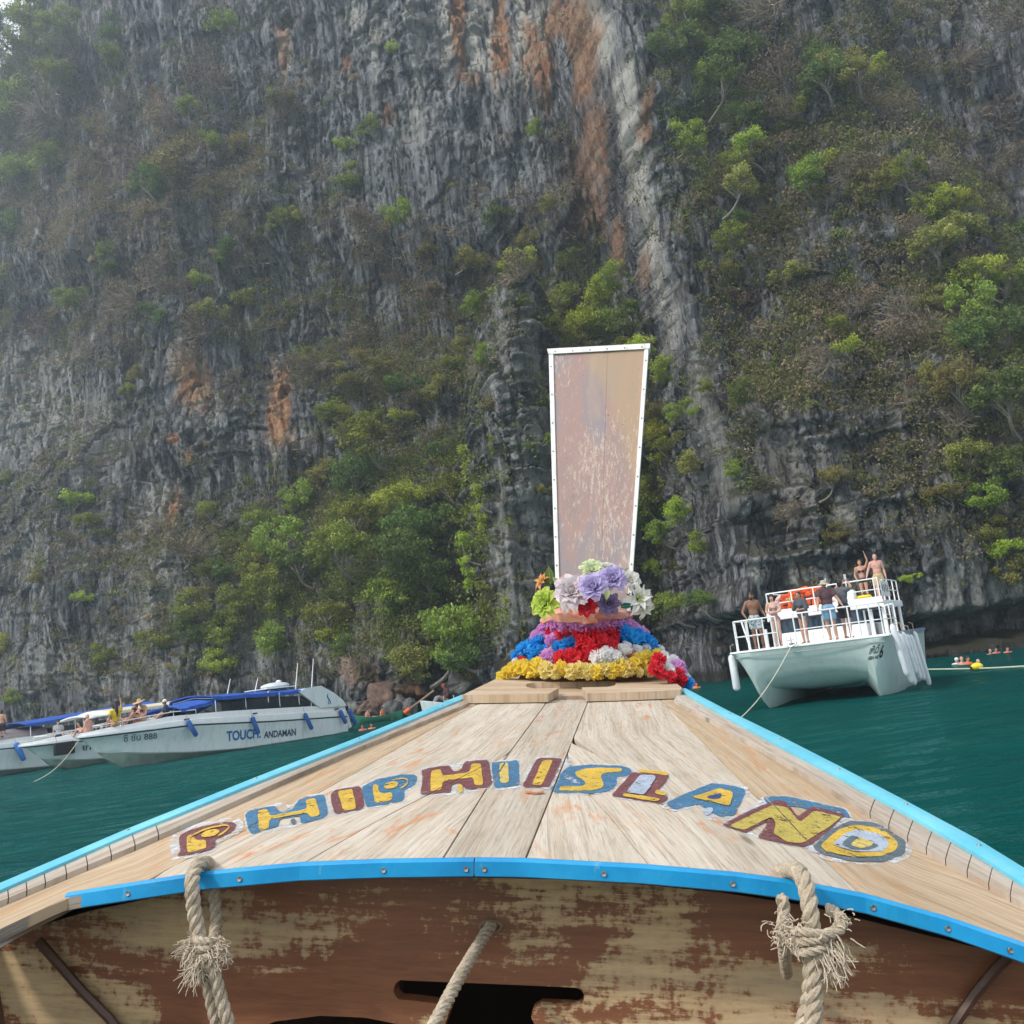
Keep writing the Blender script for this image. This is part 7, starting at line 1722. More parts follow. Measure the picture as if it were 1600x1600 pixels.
# boulders at the foot of the left wall
def boulder_mesh(seed):
    bmx = bmesh.new(); bmesh.ops.create_icosphere(bmx, subdivisions=4, radius=1)
    co = np.array([v.co for v in bmx.verts]); n_ = .32 * fbm(co[:, 0] * 1.1 + seed * 3.7, co[:, 1] * 1.1, co[:, 2] * 1.1, 4) + .22 * np.round(2 * pnoise(co[:, 0] * .8 + seed, co[:, 1] * .8, co[:, 2] * .8 + 5)) / 2
    for v, k in zip(bmx.verts, n_): v.co = v.co * (1 + float(k))
    me = bpy.data.meshes.new('boulder'); bmx.to_mesh(me); bmx.free(); me.materials.append(M_BOULD)
    me.polygons.foreach_set('use_smooth', [True] * len(me.polygons)); me.set_sharp_from_angle(angle=R(50)); return me
def bould_mat():
    t = NT('boulder_rock'); v = t.coord('Object'); r_ = t.rnd(); n1 = t.noise(v, 1.6, 7, .7, .4); n2 = t.noise(v, 7, 5, .7)
    c = t.mix(t.math('GREATER_THAN', r_, .55), t.ramp(n1, [(.3, (.05, .035, .028)), (.5, (.13, .085, .065)), (.7, (.24, .16, .12))]), t.ramp(n1, [(.3, (.05, .05, .05)), (.5, (.12, .12, .115)), (.7, (.22, .21, .20))]))
    t.p(col=c, rough=.9, spec=.25, normal=t.bump(t.math('ADD', n1, t.math('MULTIPLY', n2, .5)), .8, .12)); return t.mat
M_BOULD = bould_mat(); BMESH = [boulder_mesh(s) for s in range(4)]
rdB = random.Random(3)
for i, (px, py, s, Y0, lb) in enumerate([(600, 1090, 26, 72, 'rust brown boulder standing upright behind the green kayak'), (578, 1108, 16, 71, 'low brown boulder left of the green kayak'), (628, 1108, 20, 70, 'grey flat boulder right of the green kayak'), (650, 1090, 20, 73, 'dark boulder right above the leaning pole'), (662, 1070, 17, 75, 'grey boulder high on the heap above the pole'), (690, 1082, 20, 72, 'dark brown boulder behind the crouching person'), (625, 1072, 18, 75, 'brown boulder at the top of the heap'), (720, 1070, 22, 70, 'boulder at the right end of the heap by the prow'),
                                          (556, 1112, 14, 72, 'small dark boulder behind the speedboat stern'), (612, 1112, 14, 69, 'small brown boulder at the waterline behind the kayak'), (640, 1105, 13, 69, 'small grey boulder at the waterline under the pole'), (745, 1055, 20, 70, 'mossy boulder left of the flower mound')]):
    p = on_y(px, py, Y0); r_ = s / F * Y0
    o = link_mesh('boulder', BMESH[i % 4], None, p, (rdB.uniform(0, 6), rdB.uniform(0, 6), rdB.uniform(0, 6)), (r_ * rdB.uniform(.8, 1.2), r_ * rdB.uniform(.8, 1.1), r_ * rdB.uniform(.8, 1.2)))
    props(o, lb, 'boulder', 'boulders at the foot of the cliff')
# ================================================================== VEGETATION on the cliff
def leaf_mat(name, lo, hi, trans=.30, brown=None):
    t = NT(name); a = t.attr('leaf'); r_ = t.rnd()
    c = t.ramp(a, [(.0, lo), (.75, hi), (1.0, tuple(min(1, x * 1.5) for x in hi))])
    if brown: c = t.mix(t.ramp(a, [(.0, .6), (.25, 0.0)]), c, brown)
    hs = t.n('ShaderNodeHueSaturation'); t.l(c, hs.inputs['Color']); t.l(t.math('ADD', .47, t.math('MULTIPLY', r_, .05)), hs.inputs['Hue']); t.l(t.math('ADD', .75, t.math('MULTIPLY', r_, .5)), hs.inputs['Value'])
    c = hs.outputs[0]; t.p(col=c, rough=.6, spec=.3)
    tr_ = t.n('ShaderNodeBsdfTranslucent'); t.l(c, tr_.inputs[0]); mx = t.n('ShaderNodeMixShader'); mx.inputs[0].default_value = trans
    t.l(t.b.outputs[0], mx.inputs[1]); t.l(tr_.outputs[0], mx.inputs[2]); t.l(mx.outputs[0], t.out.inputs['Surface']); return t.mat
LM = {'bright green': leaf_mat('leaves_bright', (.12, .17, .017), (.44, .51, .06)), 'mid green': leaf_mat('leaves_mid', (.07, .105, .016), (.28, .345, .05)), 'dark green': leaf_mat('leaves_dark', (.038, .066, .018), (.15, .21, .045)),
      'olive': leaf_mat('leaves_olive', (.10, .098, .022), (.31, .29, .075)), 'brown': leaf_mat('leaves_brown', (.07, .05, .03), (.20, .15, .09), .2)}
M_BARK = plain('pale_bark', (.20, .17, .14), .9, 0, .3, 12); M_TWIG = plain('dry_twigs', (.26, .21, .155), .9, 0, .3, 8); M_STRAW = plain('dry_straw', (.42, .30, .16), .9, 0, .3, 8)
def tris_mesh(name, C, A, B, val, mat):
    n = len(C); V = np.stack([C - A, C + A * .9 + B * .8, C + A * .2 - B * 1.3], 1).reshape(-1, 3)
    me = bpy.data.meshes.new(name); me.vertices.add(3 * n); me.vertices.foreach_set('co', V.astype(np.float32).ravel())
    me.loops.add(3 * n); me.loops.foreach_set('vertex_index', np.arange(3 * n, dtype=np.int32))
    me.polygons.add(n); me.polygons.foreach_set('loop_start', np.arange(0, 3 * n, 3, dtype=np.int32))
    me.update(calc_edges=True); at = me.attributes.new('leaf', 'FLOAT', 'POINT'); at.data.foreach_set('value', np.repeat(val, 3).astype(np.float32))
    me.materials.append(mat); return me
def quads_mesh(name, C, A, B, val, mat):
    """Leaves as quads: centre, half axes; a value per leaf."""
    n = len(C); V = np.stack([C - A, C - B * .9 + A * .1, C + A, C + B * .9 + A * .1], 1).reshape(-1, 3)
    me = bpy.data.meshes.new(name); me.vertices.add(4 * n); me.vertices.foreach_set('co', V.astype(np.float32).ravel())
    me.loops.add(4 * n); me.loops.foreach_set('vertex_index', np.arange(4 * n, dtype=np.int32))
    me.polygons.add(n); me.polygons.foreach_set('loop_start', np.arange(0, 4 * n, 4, dtype=np.int32))
    me.update(calc_edges=True); at = me.attributes.new('leaf', 'FLOAT', 'POINT'); at.data.foreach_set('value', np.repeat(val, 4).astype(np.float32))
    me.materials.append(mat); return me
def unit(a): return a / np.maximum(1e-9, np.linalg.norm(a, axis=-1, keepdims=True))
def leaf_axes(rs, n, size, flat=.5):
    nrm = unit(rs.normal(0, 1, (n, 3)) * np.array([1, 1, .8]) + np.array([0, -.35, flat])); a = unit(np.cross(nrm, rs.normal(0, 1, (n, 3)))); b = np.cross(nrm, a)
    s = size * rs.uniform(.6, 1.3, (n, 1)); return a * s, b * s * .55
def crown_clumps(rs, kind):
    if kind == 'tree': nC, ext, cz = int(rs.randint(15, 28)), np.array([rs.uniform(.75, 1.25), .75, rs.uniform(.5, .95)]), 1.05
    elif kind == 'umbrella': nC, ext, cz = 16, np.array([1.1, .8, .34]), 1.15
    elif kind == 'creeper': nC, ext, cz = 20, np.array([.42, .25, 1.25]), .1
    else: nC, ext, cz = int(rs.randint(10, 20)), np.array([rs.uniform(.7, 1.3), .7, rs.uniform(.4, .85)]), .55
    c = []
    while len(c) < nC:
        p = rs.uniform(-1, 1, 3)
        if .12 < (p ** 2).sum() < 1: c.append(p * ext)
    c = np.array(c) + np.array([0, -.55 if kind != 'creeper' else -.25, cz]); r = rs.uniform(.14, .42, nC) * (.7 if kind == 'creeper' else 1)
    return c, r
def crown_data(seed, kind, dens=1.0, lsize=.058):
    rs = np.random.RandomState(seed); c, r = crown_clumps(rs, kind); Cs = []; vs = []
    for k in range(len(c)):
        n = int(150 * dens * (r[k] / .3) ** 1.6); d = unit(rs.normal(0, 1, (n, 3))); rad = r[k] * rs.uniform(.2, 1.2, (n, 1)) ** .75
        d[:, 2] = d[:, 2] * .72 + .10
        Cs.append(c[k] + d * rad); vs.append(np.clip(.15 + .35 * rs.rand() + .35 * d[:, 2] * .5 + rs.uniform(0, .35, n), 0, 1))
    C = np.concatenate(Cs); v = np.concatenate(vs); A, B = leaf_axes(rs, len(C), lsize); return C, A, B, v, c
def trunk_mesh(seed, c, kind, mat):
    rd = random.Random(seed); mb = MB()
    base = [(0, .5, -.25), (rd.uniform(-.1, .1), .0, -.05), (rd.uniform(-.15, .15), -.3, .25), (rd.uniform(-.2, .2), -.5, .65)]
    if kind in ('shrub', 'creeper'): base = [(0, .45, -.1), (0, .05, .05), (0, -.3, .25)]
    mb.tube(smooth_path(base, 4), [.075 - .045 * i / (4 * (len(base) - 1)) for i in range(4 * (len(base) - 1) + 1)], 6)
    for k in range(0, len(c), 2):
        s = Vector(base[-1]).lerp(Vector(base[-2]), rd.random()); e = Vector(c[k]); m = s.lerp(e, .5) + Vector((rd.uniform(-.1, .1), rd.uniform(-.1, .1), rd.uniform(0, .15)))
        mb.tube(smooth_path([s, m, e], 3), [.032, .030, .026, .022, .018, .014, .010], 4)
    return mb.mesh('trunk', mat)
KINDS_ = {'tree': 6, 'umbrella': 3, 'shrub': 6, 'creeper': 2}
CROWNS = {}
for kd, n_ in KINDS_.items():
    for i in range(n_):
        C, A, B, v, c = crown_data(100 * len(kd) + i, kd, .95 if kd != 'creeper' else .8)
        tm = trunk_mesh(i, c, kd, M_BARK)
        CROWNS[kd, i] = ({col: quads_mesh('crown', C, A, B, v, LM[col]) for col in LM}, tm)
def dry_data(seed):
    rd = random.Random(seed); mb = MB()
    for k in range(46):
        a = rd.uniform(-1.3, 1.3); el = rd.uniform(-.3, 1.3); d = Vector((math.sin(a), -abs(math.cos(a)) * .6, math.sin(el))).normalized(); p = Vector((rd.gauss(0, .12), .15, rd.gauss(0, .1))); pts = [p.copy()]
        L = rd.uniform(.6, 1.25)
        for s in range(4):
            d = (d + Vector((rd.gauss(0, .28), rd.gauss(0, .2), rd.gauss(-.05, .25)))).normalized(); p = p + d * L / 4; pts.append(p.copy())
            if s in (1, 2):
                for _ in range(2):
                    q = p.copy(); dd = (d + Vector((rd.gauss(0, .7), rd.gauss(0, .5), rd.gauss(.1, .6)))).normalized(); mb.tube([q, q + dd * .16 + Vector((0, 0, .02)), q + dd * .34], [.009, .007, .005], 3)
        mb.tube(pts, [.022, .017, .013, .010, .006], 3)
    return mb.mesh('dry_branches', M_TWIG)
DRY = [dry_data(s) for s in (1, 2, 3)]
def dry_leaf(seed):
    C, A, B, v, c = crown_data(900 + seed, 'shrub', .22, .05); return quads_mesh('withered_leaves', C * np.array([1, 1, .9]) - np.array([0, 0, .2]), A, B, v, LM['brown'])
DRYL = [dry_leaf(s) for s in (1, 2)]
def tuft_data(seed):
    rd = random.Random(seed); mb = MB()
    for k in range(60):
        a = rd.uniform(-1.4, 1.4); d = Vector((math.sin(a) * .7, -.7, rd.uniform(.2, 1.2))).normalized(); p = Vector((rd.gauss(0, .12), .1, rd.gauss(0, .05))); pts = [p.copy()]
        for s in range(4):
            p = p + d * rd.uniform(.18, .30); d = (d + Vector((rd.gauss(0, .12), 0, -.75))).normalized(); pts.append(p.copy())
        mb.tube(pts, [.018, .016, .012, .009, .004], 3)
    return mb.mesh('grass_blades', M_STRAW)
TUFT = [tuft_data(s) for s in (1, 2)]

rv = random.Random(11)
PL = [(768, 560, 20, 'shrub', 'mid green'), (775, 640, 18, 'shrub', 'olive'), (848, 628, 16, 'shrub', 'mid green'), (772, 700, 16, 'creeper', 'mid green'), (845, 770, 16, 'shrub', 'olive'), (820, 470, 14, 'shrub', 'mid green')]       # (px, py, radius px, kind, colour)
def put(s):
    for it in s: PL.append(it)
B, Mi, Da, Ol, Br = 'bright green', 'mid green', 'dark green', 'olive', 'brown'
put([(600, 690, 46, 'tree', Mi), (565, 740, 38, 'tree', Da), (628, 650, 22, 'umbrella', B), (540, 650, 26, 'umbrella', Mi), (590, 652, 24, 'umbrella', Mi), (620, 785, 38, 'umbrella', B), (580, 810, 46, 'tree', Mi), (640, 830, 44, 'tree', Da), (690, 815, 36, 'tree', Da), (560, 860, 48, 'tree', Mi), (620, 885, 48, 'tree', Da),
     (670, 900, 44, 'tree', Da), (600, 930, 46, 'tree', Mi), (545, 920, 38, 'shrub', Da), (455, 845, 42, 'tree', Mi), (490, 880, 40, 'tree', Da), (420, 880, 36, 'tree', Mi), (375, 900, 34, 'tree', Da), (340, 880, 30, 'shrub', Mi), (440, 920, 40, 'tree', Mi), (395, 940, 38, 'tree', Mi), (330, 950, 36, 'shrub', Mi), (300, 985, 34, 'shrub', Da), (360, 985, 34, 'shrub', Mi),
     (350, 1035, 30, 'shrub', B), (440, 1000, 34, 'shrub', Mi), (530, 960, 36, 'tree', Mi), (520, 985, 26, 'shrub', B), (690, 1010, 52, 'tree', Mi), (650, 1025, 44, 'tree', Ol), (735, 985, 40, 'tree', Mi), (745, 1030, 36, 'shrub', Da), (700, 1045, 36, 'shrub', Mi), (740, 715, 34, 'creeper', B), (760, 800, 30, 'creeper', B), (745, 880, 36, 'creeper', B), (770, 930, 28, 'creeper', Mi), (720, 760, 32, 'tree', Mi), (700, 700, 26, 'shrub', Da),
     (505, 640, 22, 'shrub', Mi), (530, 600, 26, 'shrub', Ol), (580, 585, 30, 'shrub', Ol), (640, 600, 30, 'shrub', Da), (715, 560, 26, 'shrub', Mi), (690, 610, 26, 'shrub', Ol), (505, 740, 26, 'shrub', Ol), (480, 780, 30, 'shrub', Mi), (345, 800, 20, 'umbrella', Mi), (415, 815, 26, 'umbrella', Mi), (310, 930, 24, 'shrub', Ol), (250, 1000, 26, 'shrub', Mi),
     (120, 780, 24, 'umbrella', B), (150, 815, 22, 'umbrella', Mi), (158, 833, 14, 'shrub', Mi), (130, 935, 16, 'shrub', B), (80, 905, 18, 'shrub', Ol), (160, 1025, 22, 'shrub', Mi), (12, 1010, 20, 'shrub', B), (8, 750, 16, 'shrub', Mi), (205, 608, 14, 'umbrella', B), (235, 590, 18, 'shrub', Ol), (500, 570, 22, 'shrub', Mi), (560, 1010, 26, 'shrub', Da), (30, 1090, 16, 'shrub', Mi),
     # gully and pillar
     (805, 410, 28, 'tree', B), (780, 432, 18, 'shrub', Mi), (835, 420, 20, 'shrub', Ol), (900, 412, 20, 'tree', Da), (880, 470, 34, 'tree', Mi), (960, 470, 36, 'tree', B), (985, 440, 30, 'tree', Mi), (930, 525, 34, 'tree', B), (850, 512, 24, 'umbrella', Mi), (880, 555, 34, 'tree', Ol), (975, 520, 34, 'tree', Mi), (1015, 500, 34, 'tree', Da), (1030, 560, 34, 'tree', B), (1020, 600, 34, 'tree', Mi), (1005, 650, 34, 'tree', Da), (1035, 640, 24, 'shrub', Ol), (1000, 560, 30, 'tree', Mi),
     (1082, 650, 26, 'tree', Mi), (1095, 730, 26, 'shrub', Ol), (1075, 800, 28, 'tree', B), (1105, 850, 24, 'shrub', Mi), (1062, 580, 28, 'tree', Mi), (1045, 690, 30, 'tree', B), (1015, 740, 36, 'tree', B), (1035, 780, 36, 'tree', Mi), (1010, 800, 34, 'tree', Mi), (1050, 830, 30, 'tree', Mi), (1020, 690, 30, 'tree', Da), (1035, 885, 18, 'umbrella', B), (1070, 935, 32, 'umbrella', Mi), (1110, 932, 28, 'umbrella', Da), (1060, 700, 26, 'shrub', Mi), (850, 690, 14, 'shrub', Mi), (760, 480, 24, 'shrub', Mi), (740, 530, 24, 'shrub', Ol), (840, 380, 24, 'shrub', Ol), (780, 350, 28, 'tree', Da), (720, 420, 28, 'shrub', Ol), (690, 470, 28, 'shrub', Br), (640, 350, 26, 'shrub', Mi), (665, 400, 26, 'shrub', Ol), (845, 215, 18, 'shrub', Mi), (870, 330, 20, 'shrub', Ol),
     # right buttress
     (1150, 105, 42, 'tree', Da), (1125, 115, 26, 'tree', B), (1110, 160, 36, 'tree', Da), (1080, 30, 32, 'tree', Mi), (1120, 20, 32, 'shrub', Da), (1060, 75, 36, 'tree', Da), (1090, 75, 20, 'shrub', Mi), (1275, 110, 30, 'tree', Da), (1310, 115, 40, 'tree', Ol), (1340, 140, 28, 'tree', Ol), (1290, 150, 32, 'tree', Da), (1365, 105, 22, 'shrub', B), (1240, 180, 26, 'tree', B), (1220, 200, 24, 'shrub', Mi), (1175, 180, 28, 'shrub', Da), (1070, 215, 28, 'tree', B), (1060, 245, 26, 'shrub', Mi), (1180, 245, 28, 'umbrella', B), (1160, 270, 26, 'shrub', Mi),
     (1130, 310, 32, 'umbrella', Ol), (1140, 345, 24, 'shrub', Da), (1150, 390, 28, 'tree', Mi), (1260, 290, 34, 'tree', Mi), (1285, 265, 28, 'umbrella', B), (1340, 300, 32, 'tree', Ol), (1390, 285, 34, 'shrub', Ol), (1420, 290, 30, 'tree', Mi), (1475, 325, 34, 'tree', B), (1500, 325, 24, 'umbrella', B), (1490, 375, 36, 'tree', Ol), (1455, 400, 34, 'tree', Ol), (1540, 440, 32, 'umbrella', B), (1575, 450, 32, 'tree', Mi), (1520, 480, 36, 'tree', Mi), (1570, 520, 42, 'tree', Da), (1530, 530, 36, 'tree', Da), (1585, 400, 36, 'tree', Da), (1450, 470, 28, 'shrub', Ol),
     (1330, 548, 22, 'umbrella', B), (1290, 515, 20, 'shrub', Mi), (1240, 430, 28, 'shrub', Ol), (1125, 430, 20, 'shrub', Ol), (1150, 470, 26, 'shrub', Br), (1180, 620, 28, 'tree', Da), (1110, 610, 18, 'shrub', Mi), (1150, 740, 18, 'shrub', Mi), (1280, 750, 26, 'umbrella', Ol), (1300, 835, 22, 'shrub', Ol), (1500, 720, 36, 'tree', Ol), (1540, 780, 34, 'shrub', Mi), (1490, 770, 28, 'umbrella', Ol), (1560, 860, 32, 'umbrella', B), (1580, 900, 34, 'tree', Ol), (1540, 830, 26, 'shrub', Ol), (1570, 640, 44, 'tree', Da), (1500, 620, 36, 'tree', Ol), (1460, 590, 30, 'shrub', Ol), (1590, 720, 40, 'tree', Da), (1420, 905, 14, 'shrub', B),
     # upper left
     (440, 160, 22, 'umbrella', Mi), (315, 185, 20, 'umbrella', Mi), (185, 90, 26, 'tree', Mi), (350, 45, 22, 'shrub', Mi), (200, 70, 24, 'shrub', Da), (430, 385, 32, 'tree', Da), (445, 350, 26, 'tree', Mi), (285, 270, 44, 'shrub', Ol), (270, 305, 30, 'tree', Da), (170, 400, 22, 'tree', Mi), (180, 425, 22, 'shrub', Da), (310, 440, 18, 'umbrella', B), (370, 400, 28, 'shrub', Da), (545, 230, 18, 'shrub', B), (590, 200, 20, 'umbrella', Mi), (330, 225, 18, 'shrub', Mi), (395, 240, 22, 'shrub', Ol), (555, 280, 26, 'shrub', Mi), (140, 475, 26, 'shrub', Mi), (250, 500, 30, 'shrub', Da), (330, 500, 26, 'shrub', Ol), (400, 470, 28, 'shrub', Mi), (620, 85, 12, 'shrub', B),
     (20, 60, 20, 'tree', Da), (45, 32, 18, 'tree', Mi), (5, 80, 22, 'tree', Mi), (62, 12, 16, 'shrub', Mi), (60, 80, 34, 'tree', Mi), (30, 140, 34, 'tree', Mi), (85, 45, 28, 'tree', Mi), (15, 210, 34, 'tree', Da), (60, 180, 32, 'shrub', Mi), (30, 280, 34, 'tree', Mi), (90, 250, 28, 'shrub', Mi), (20, 360, 30, 'shrub', Da), (100, 120, 28, 'shrub', Mi), (130, 60, 28, 'shrub', Mi), (10, 450, 28, 'shrub', Mi)])
for _ in range(62):                                                    # dry shrubs and straw tufts
    a = rv.random()
    if a < .40: px, py = rv.uniform(0, 460), rv.uniform(60, 560)
    elif a < .75: px, py = rv.uniform(1080, 1600), rv.uniform(40, 760)
    else: px, py = rv.uniform(480, 900), rv.uniform(330, 680)
    PL.append((px, py, rv.uniform(18, 40), 'dry', Br))
put([(1190, 30, 46, 'dry', Br), (1215, 120, 40, 'dry', Br), (600, 390, 40, 'dry', Br), (575, 350, 34, 'dry', Br), (1400, 500, 44, 'dry', Br), (1440, 520, 44, 'dry', Br), (100, 190, 44, 'dry', Br), (220, 260, 40, 'dry', Br), (400, 400, 40, 'dry', Br), (1230, 800, 26, 'dry', Br), (300, 860, 40, 'dry', Br), (250, 820, 30, 'dry', Br)])
for px, py in [(270, 1020), (262, 1040), (325, 1030), (168, 1080), (180, 950), (170, 990), (235, 960), (10, 1075), (330, 1050), (195, 930), (155, 410), (60, 370), (335, 400), (300, 470), (560, 130), (470, 135), (520, 420), (560, 470), (690, 340), (240, 530), (1490, 400), (1060, 430), (205, 1000), (150, 960)]:
    PL.append((px, py, rv.uniform(9, 15), 'tuft', Br))

def place_word(px, py):
    if px > 1430 and py > 560: return 'at the right picture edge'
    if 1120 <= px <= 1430 and py > 560: return 'above the catamaran'
    if 980 <= px < 1140 and py > 420: return 'just right of the prow board'
    if 770 <= px < 980 and py > 330: return 'around the rock pillar top'
    if px >= 1040 and py <= 220: return 'high on the right buttress'
    if px >= 1040: return 'halfway up the right buttress'
    if px < 140 and py < 520: return 'along the upper left skyline'
    if px < 480 and py < 560: return 'on the upper left wall'
    if px < 280: return 'above the left speedboats'
    if px < 520: return 'above the long speedboat'
    if py < 560: return 'on the smooth grey wall'
    return 'left of the prow board'
PL = PL[:300]
NAME = {'tree': ('cliff_tree', 'tree'), 'umbrella': ('cliff_tree', 'tree'), 'shrub': ('shrub', 'shrub'), 'creeper': ('creeper', 'creeper'), 'dry': ('dry_shrub', 'shrub'), 'tuft': ('grass_tuft', 'grass tuft')}
WORD = {'tree': 'bushy tree', 'umbrella': 'flat topped tree', 'shrub': 'shrub', 'creeper': 'hanging creeper', 'dry': 'leafless shrub', 'tuft': 'straw coloured grass tuft'}
recs = []
for px, py, s, kd, col in PL:
    dy = {'tree': 1.0, 'umbrella': 1.1, 'shrub': .5, 'creeper': 0, 'dry': .3, 'tuft': 0}[kd] * s
    h, n_ = cliff_at(px, py + dy)
    if h is None: h, n_ = cliff_at(px + 6, py + dy + 30)
    if h is None: continue
    recs.append([px, py, s / F * (h - CAM).length * .98, kd, col, h, n_])
def size_word(s, kd): return ('small ' if s < 1.15 else 'large ' if s > 1.9 else '') if kd != 'tuft' else ''
grp = {}
for r_ in recs:
    key = (size_word(r_[2], r_[3]) + (r_[4] + ' ' if r_[3] not in ('dry', 'tuft') else 'brown ' if r_[3] == 'dry' else '') + WORD[r_[3]], place_word(r_[0], r_[1])); grp.setdefault(key, []).append(r_)
ORD = ['', 'first', 'second', 'third', 'fourth', 'fifth', 'sixth', 'seventh', 'eighth', 'ninth', 'tenth', 'eleventh', 'twelfth', 'thirteenth', 'fourteenth', 'fifteenth', 'sixteenth', 'seventeenth', 'eighteenth']
for key, lst in grp.items():
    lst.sort(key=lambda r_: r_[0]); n_ = len(lst)
    for i, r_ in enumerate(lst):
        px, py, sc_, kd, col, h, nn = r_
        lb = key[0] + ' on the cliff ' + key[1]
        if n_ > 1: lb += ', leftmost of %d' % n_ if i == 0 else ', rightmost of %d' % n_ if i == n_ - 1 else ', ' + ORD[min(i + 1, 18)] + ' from left'
        rot = math.atan2(nn.y, nn.x) + math.pi / 2; rot = (rot + math.pi) % (2 * math.pi) - math.pi; rot = max(-1.3, min(1.3, rot)) + rv.uniform(-.3, .3)
        o = empty(NAME[kd][0], h + nn * ((-.15 + .5 * abs(nn.x)) * sc_) + Vector((0, -.9 * sc_, 0)) * (abs(nn.x) > .55), rot, lb, NAME[kd][1], {'tree': 'trees on the cliff', 'umbrella': 'trees on the cliff', 'shrub': 'shrubs on the cliff', 'creeper': 'creepers on the cliff', 'dry': 'leafless shrubs on the cliff', 'tuft': 'grass tufts on the cliff'}[kd])
        fl = rv.choice((-1, 1)); o.scale = (sc_ * fl * rv.uniform(.9, 1.12), sc_, sc_ * rv.uniform(.88, 1.1))
        if kd == 'dry':
            link_mesh('branches', DRY[rv.randrange(3)], o)
            if rv.random() < .75: link_mesh('withered_leaves', DRYL[rv.randrange(2)], o)
        elif kd == 'tuft': link_mesh('grass_blades', TUFT[rv.randrange(2)], o)
        else:
            cm_, tm = CROWNS[kd, rv.randrange(KINDS_[kd])]
            link_mesh('crown', cm_[col], o); link_mesh('trunk', tm, o)

# ---- undergrowth: nobody could count it
rs = np.random.RandomState(4)
pos = np.stack([PX, PY, PZ], -1)
du = pos[1:-1, 2:] - pos[1:-1, :-2]; dv = pos[2:, 1:-1] - pos[:-2, 1:-1]
nrm = unit(np.cross(du, dv)); nrm = np.where(nrm[..., 1:2] > 0, -nrm, nrm); q = pos[1:-1, 1:-1]; uu = U[1:-1, 1:-1]; vv = V[1:-1, 1:-1]
den = np.full(uu.shape, .10)
for (x, y, rx, ry, w) in [(600, 860, 220, 220, 1.5), (700, 1010, 130, 110, 1.2), (400, 920, 160, 120, 1.0), (940, 500, 150, 150, 1.3), (1030, 740, 90, 240, 1.2), (1300, 300, 300, 330, 1.5), (1150, 130, 170, 170, 1.4), (1510, 520, 170, 260, 1.5), (1530, 820, 120, 180, 1.0), (1240, 620, 200, 200, .6), (200, 330, 260, 240, 1.2), (60, 180, 140, 260, 1.5), (450, 430, 200, 140, 1.0), (640, 450, 200, 150, 1.1), (640, 600, 170, 100, 1.1), (880, 320, 80, 130, .7), (120, 800, 100, 120, .35), (200, 1000, 160, 110, .4)]:
    den = np.maximum(den, w * np.exp(-((uu - x) / rx) ** 2 - ((vv - y) / ry) ** 2))
for (x, y, rx, ry) in [(700, 250, 120, 110), (620, 110, 150, 110), (770, 80, 130, 110), (980, 200, 60, 220), (1070, 500, 40, 180), (810, 600, 45, 160), (300, 640, 120, 130), (440, 650, 60, 90), (1560, 180, 90, 160), (840, 800, 40, 200), (1500, 920, 110, 50), (1200, 850, 150, 120)]:
    den = den * (1 - .88 * np.exp(-((uu - x) / rx) ** 2 - ((vv - y) / ry) ** 2))
w = den * (.12 + sstep(-.05, .45, nrm[..., 2])) * sstep(2.5, 5, q[..., 2]) * (uu > -150) * (uu < 1750) * (vv > -120) * (.35 + sstep(-.2, .5, fbm(q[..., 0] * .25, q[..., 2] * .25, 77., 3)))
w = (w / w.sum()).ravel(); qf = q.reshape(-1, 3); nf = nrm.reshape(-1, 3)
hm = np.full(uu.shape, .36)
for (x, y, rx, ry, k) in [(620, 850, 200, 200, .62), (720, 1000, 120, 110, .66), (950, 480, 120, 130, .74), (1030, 740, 90, 240, .70), (420, 900, 150, 100, .58), (750, 820, 60, 180, .74), (1150, 130, 130, 120, .60), (1530, 480, 120, 170, .62), (60, 180, 120, 240, .60), (200, 300, 190, 190, .16), (130, 400, 150, 120, .18), (640, 400, 120, 120, .22), (1330, 250, 160, 200, .34), (1400, 500, 130, 120, .30), (1200, 60, 60, 120, .18), (1240, 620, 150, 150, .40), (880, 310, 90, 110, .24), (400, 440, 150, 90, .36)]:
    g_ = np.exp(-((uu - x) / rx) ** 2 - ((vv - y) / ry) ** 2); hm = hm * (1 - g_) + k * g_
huef = hm.ravel()
def scatter(nc, per, rad, size, name, label, mat, out=.12, droop=0.0):
    idx = rs.choice(len(w), nc, p=w); c = qf[idx] + nf[idx] * out; r_ = rad * rs.uniform(.4, 1.3, (nc, 1))
    hue = np.clip(huef[idx] + rs.normal(0, .17, nc), 0, 1)
    C = np.repeat(c, per, 0) + np.repeat(r_, per, 0) * rs.normal(0, .6, (nc * per, 3)) * np.array([1.1, .6, .75]) + np.repeat(nf[idx], per, 0) * rad * .35
    A, B_ = leaf_axes(rs, len(C), size); val = np.clip(np.repeat(hue, per) + rs.normal(0, .06, len(C)), 0, 1)
    o = bpy.data.objects.new(name, tris_mesh(name, C, A, B_, val, mat)); COL.objects.link(o); props(o, label, kind='stuff'); return o
def under_mat():
    t = NT('undergrowth_leaves'); a = t.attr('leaf')
    c = t.ramp(a, [(.0, (.36, .27, .18)), (.22, (.24, .19, .105)), (.38, (.12, .12, .035)), (.62, (.16, .20, .04)), (1.0, (.33, .40, .06))]); t.p(col=c, rough=.7, spec=.2)
    tr_ = t.n('ShaderNodeBsdfTranslucent'); t.l(c, tr_.inputs[0]); mx = t.n('ShaderNodeMixShader'); mx.inputs[0].default_value = .25
    t.l(t.b.outputs[0], mx.inputs[1]); t.l(tr_.outputs[0], mx.inputs[2]); t.l(mx.outputs[0], t.out.inputs['Surface']); return t.mat
UM = under_mat()
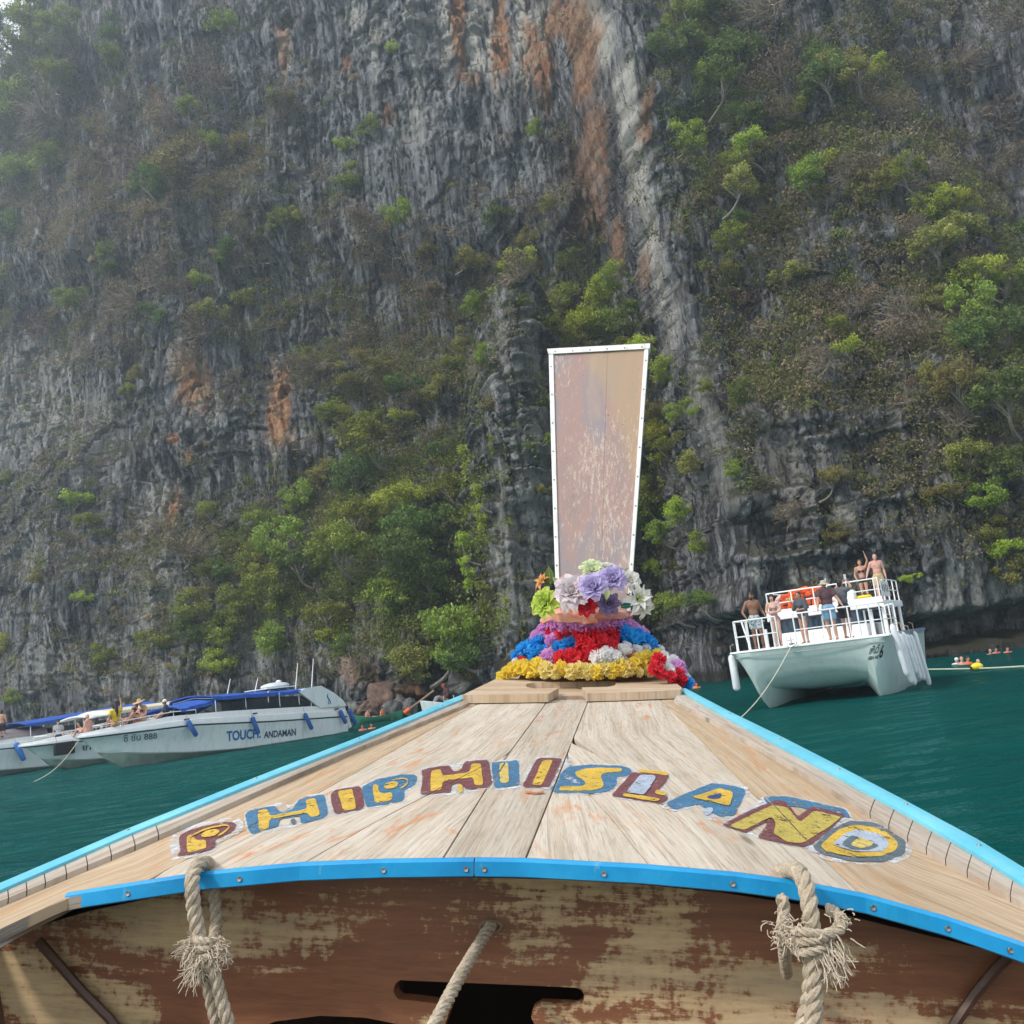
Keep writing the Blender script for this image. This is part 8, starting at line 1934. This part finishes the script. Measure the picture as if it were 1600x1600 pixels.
scatter(27000, 12, .42, .095, 'undergrowth', 'low green and brown undergrowth clinging to the cliff ledges', UM)
scatter(4000, 70, .85, .11, 'undergrowth', 'thicker knee high green scrub between the cliff trees', UM, .3)
# dry twigs and vines
n_ = 15500; idx = rs.choice(len(w), n_, p=w); p = qf[idx] - nf[idx] * .1
L = rs.uniform(.35, 1.3, n_) * (1 + 1.2 * (rs.rand(n_) < .12)); d = unit(nf[idx] * .8 + rs.normal(0, .55, (n_, 3)) + np.array([0, 0, .25]))
segs = [p]; dd = d.copy()
for k in range(3):
    dd = unit(dd + rs.normal(0, .30, (n_, 3)) + np.array([0, 0, -.10])); segs.append(segs[-1] + dd * (L / 3)[:, None])
S = np.stack(segs, 1); wd0 = np.linspace(1, .35, 4)[None, :, None] * rs.uniform(.010, .026, (n_, 1, 1)); sd = unit(np.cross(d, np.array([0, 1, .3])))[:, None]; s2 = unit(np.cross(d, sd[:, 0]))[:, None]
ring = np.stack([S + sd * wd0, S - sd * wd0 * .5 + s2 * wd0 * .87, S - sd * wd0 * .5 - s2 * wd0 * .87], 2)
Vv = ring.reshape(-1, 3); fb = []
base = (np.arange(n_) * 12)[:, None]
for k in range(3):
    for j in range(3):
        fb.append(np.stack([base[:, 0] + k * 3 + j, base[:, 0] + k * 3 + (j + 1) % 3, base[:, 0] + (k + 1) * 3 + (j + 1) % 3, base[:, 0] + (k + 1) * 3 + j], -1))
fb = np.concatenate(fb).astype(np.int32)
me = bpy.data.meshes.new('dry_twigs'); me.vertices.add(len(Vv)); me.vertices.foreach_set('co', Vv.astype(np.float32).ravel()); me.loops.add(fb.size); me.loops.foreach_set('vertex_index', fb.ravel())
me.polygons.add(len(fb)); me.polygons.foreach_set('loop_start', (np.arange(len(fb)) * 4).astype(np.int32)); me.update(calc_edges=True)
def twig_mat():
    t = NT('twig_bark'); n1 = t.noise(t.coord('Object'), .9, 5, .7); t.p(col=t.ramp(n1, [(.3, (.14, .11, .08)), (.5, (.29, .225, .165)), (.7, (.46, .38, .29))]), rough=.9, spec=.2); return t.mat
me.materials.append(twig_mat()); o = bpy.data.objects.new('dry_twigs', me); COL.objects.link(o); props(o, 'tangled dry twigs and bare vines over the cliff', kind='stuff')
# ================================================================== haze
HAZE = 0.0017
hz = MB(); hz.box((0, 20, 57), (190, 250, 120))
t = NT('haze_air'); t.t.nodes.remove(t.b)
pv = t.n('ShaderNodeVolumePrincipled'); pv.inputs['Color'].default_value = (.78, .89, 1.0, 1); pv.inputs['Density'].default_value = HAZE; pv.inputs['Anisotropy'].default_value = .6
t.l(pv.outputs[0], t.out.inputs['Volume'])
o = hz.build('haze', t.mat); props(o, 'thin bluish haze in the air of the bay', kind='stuff')
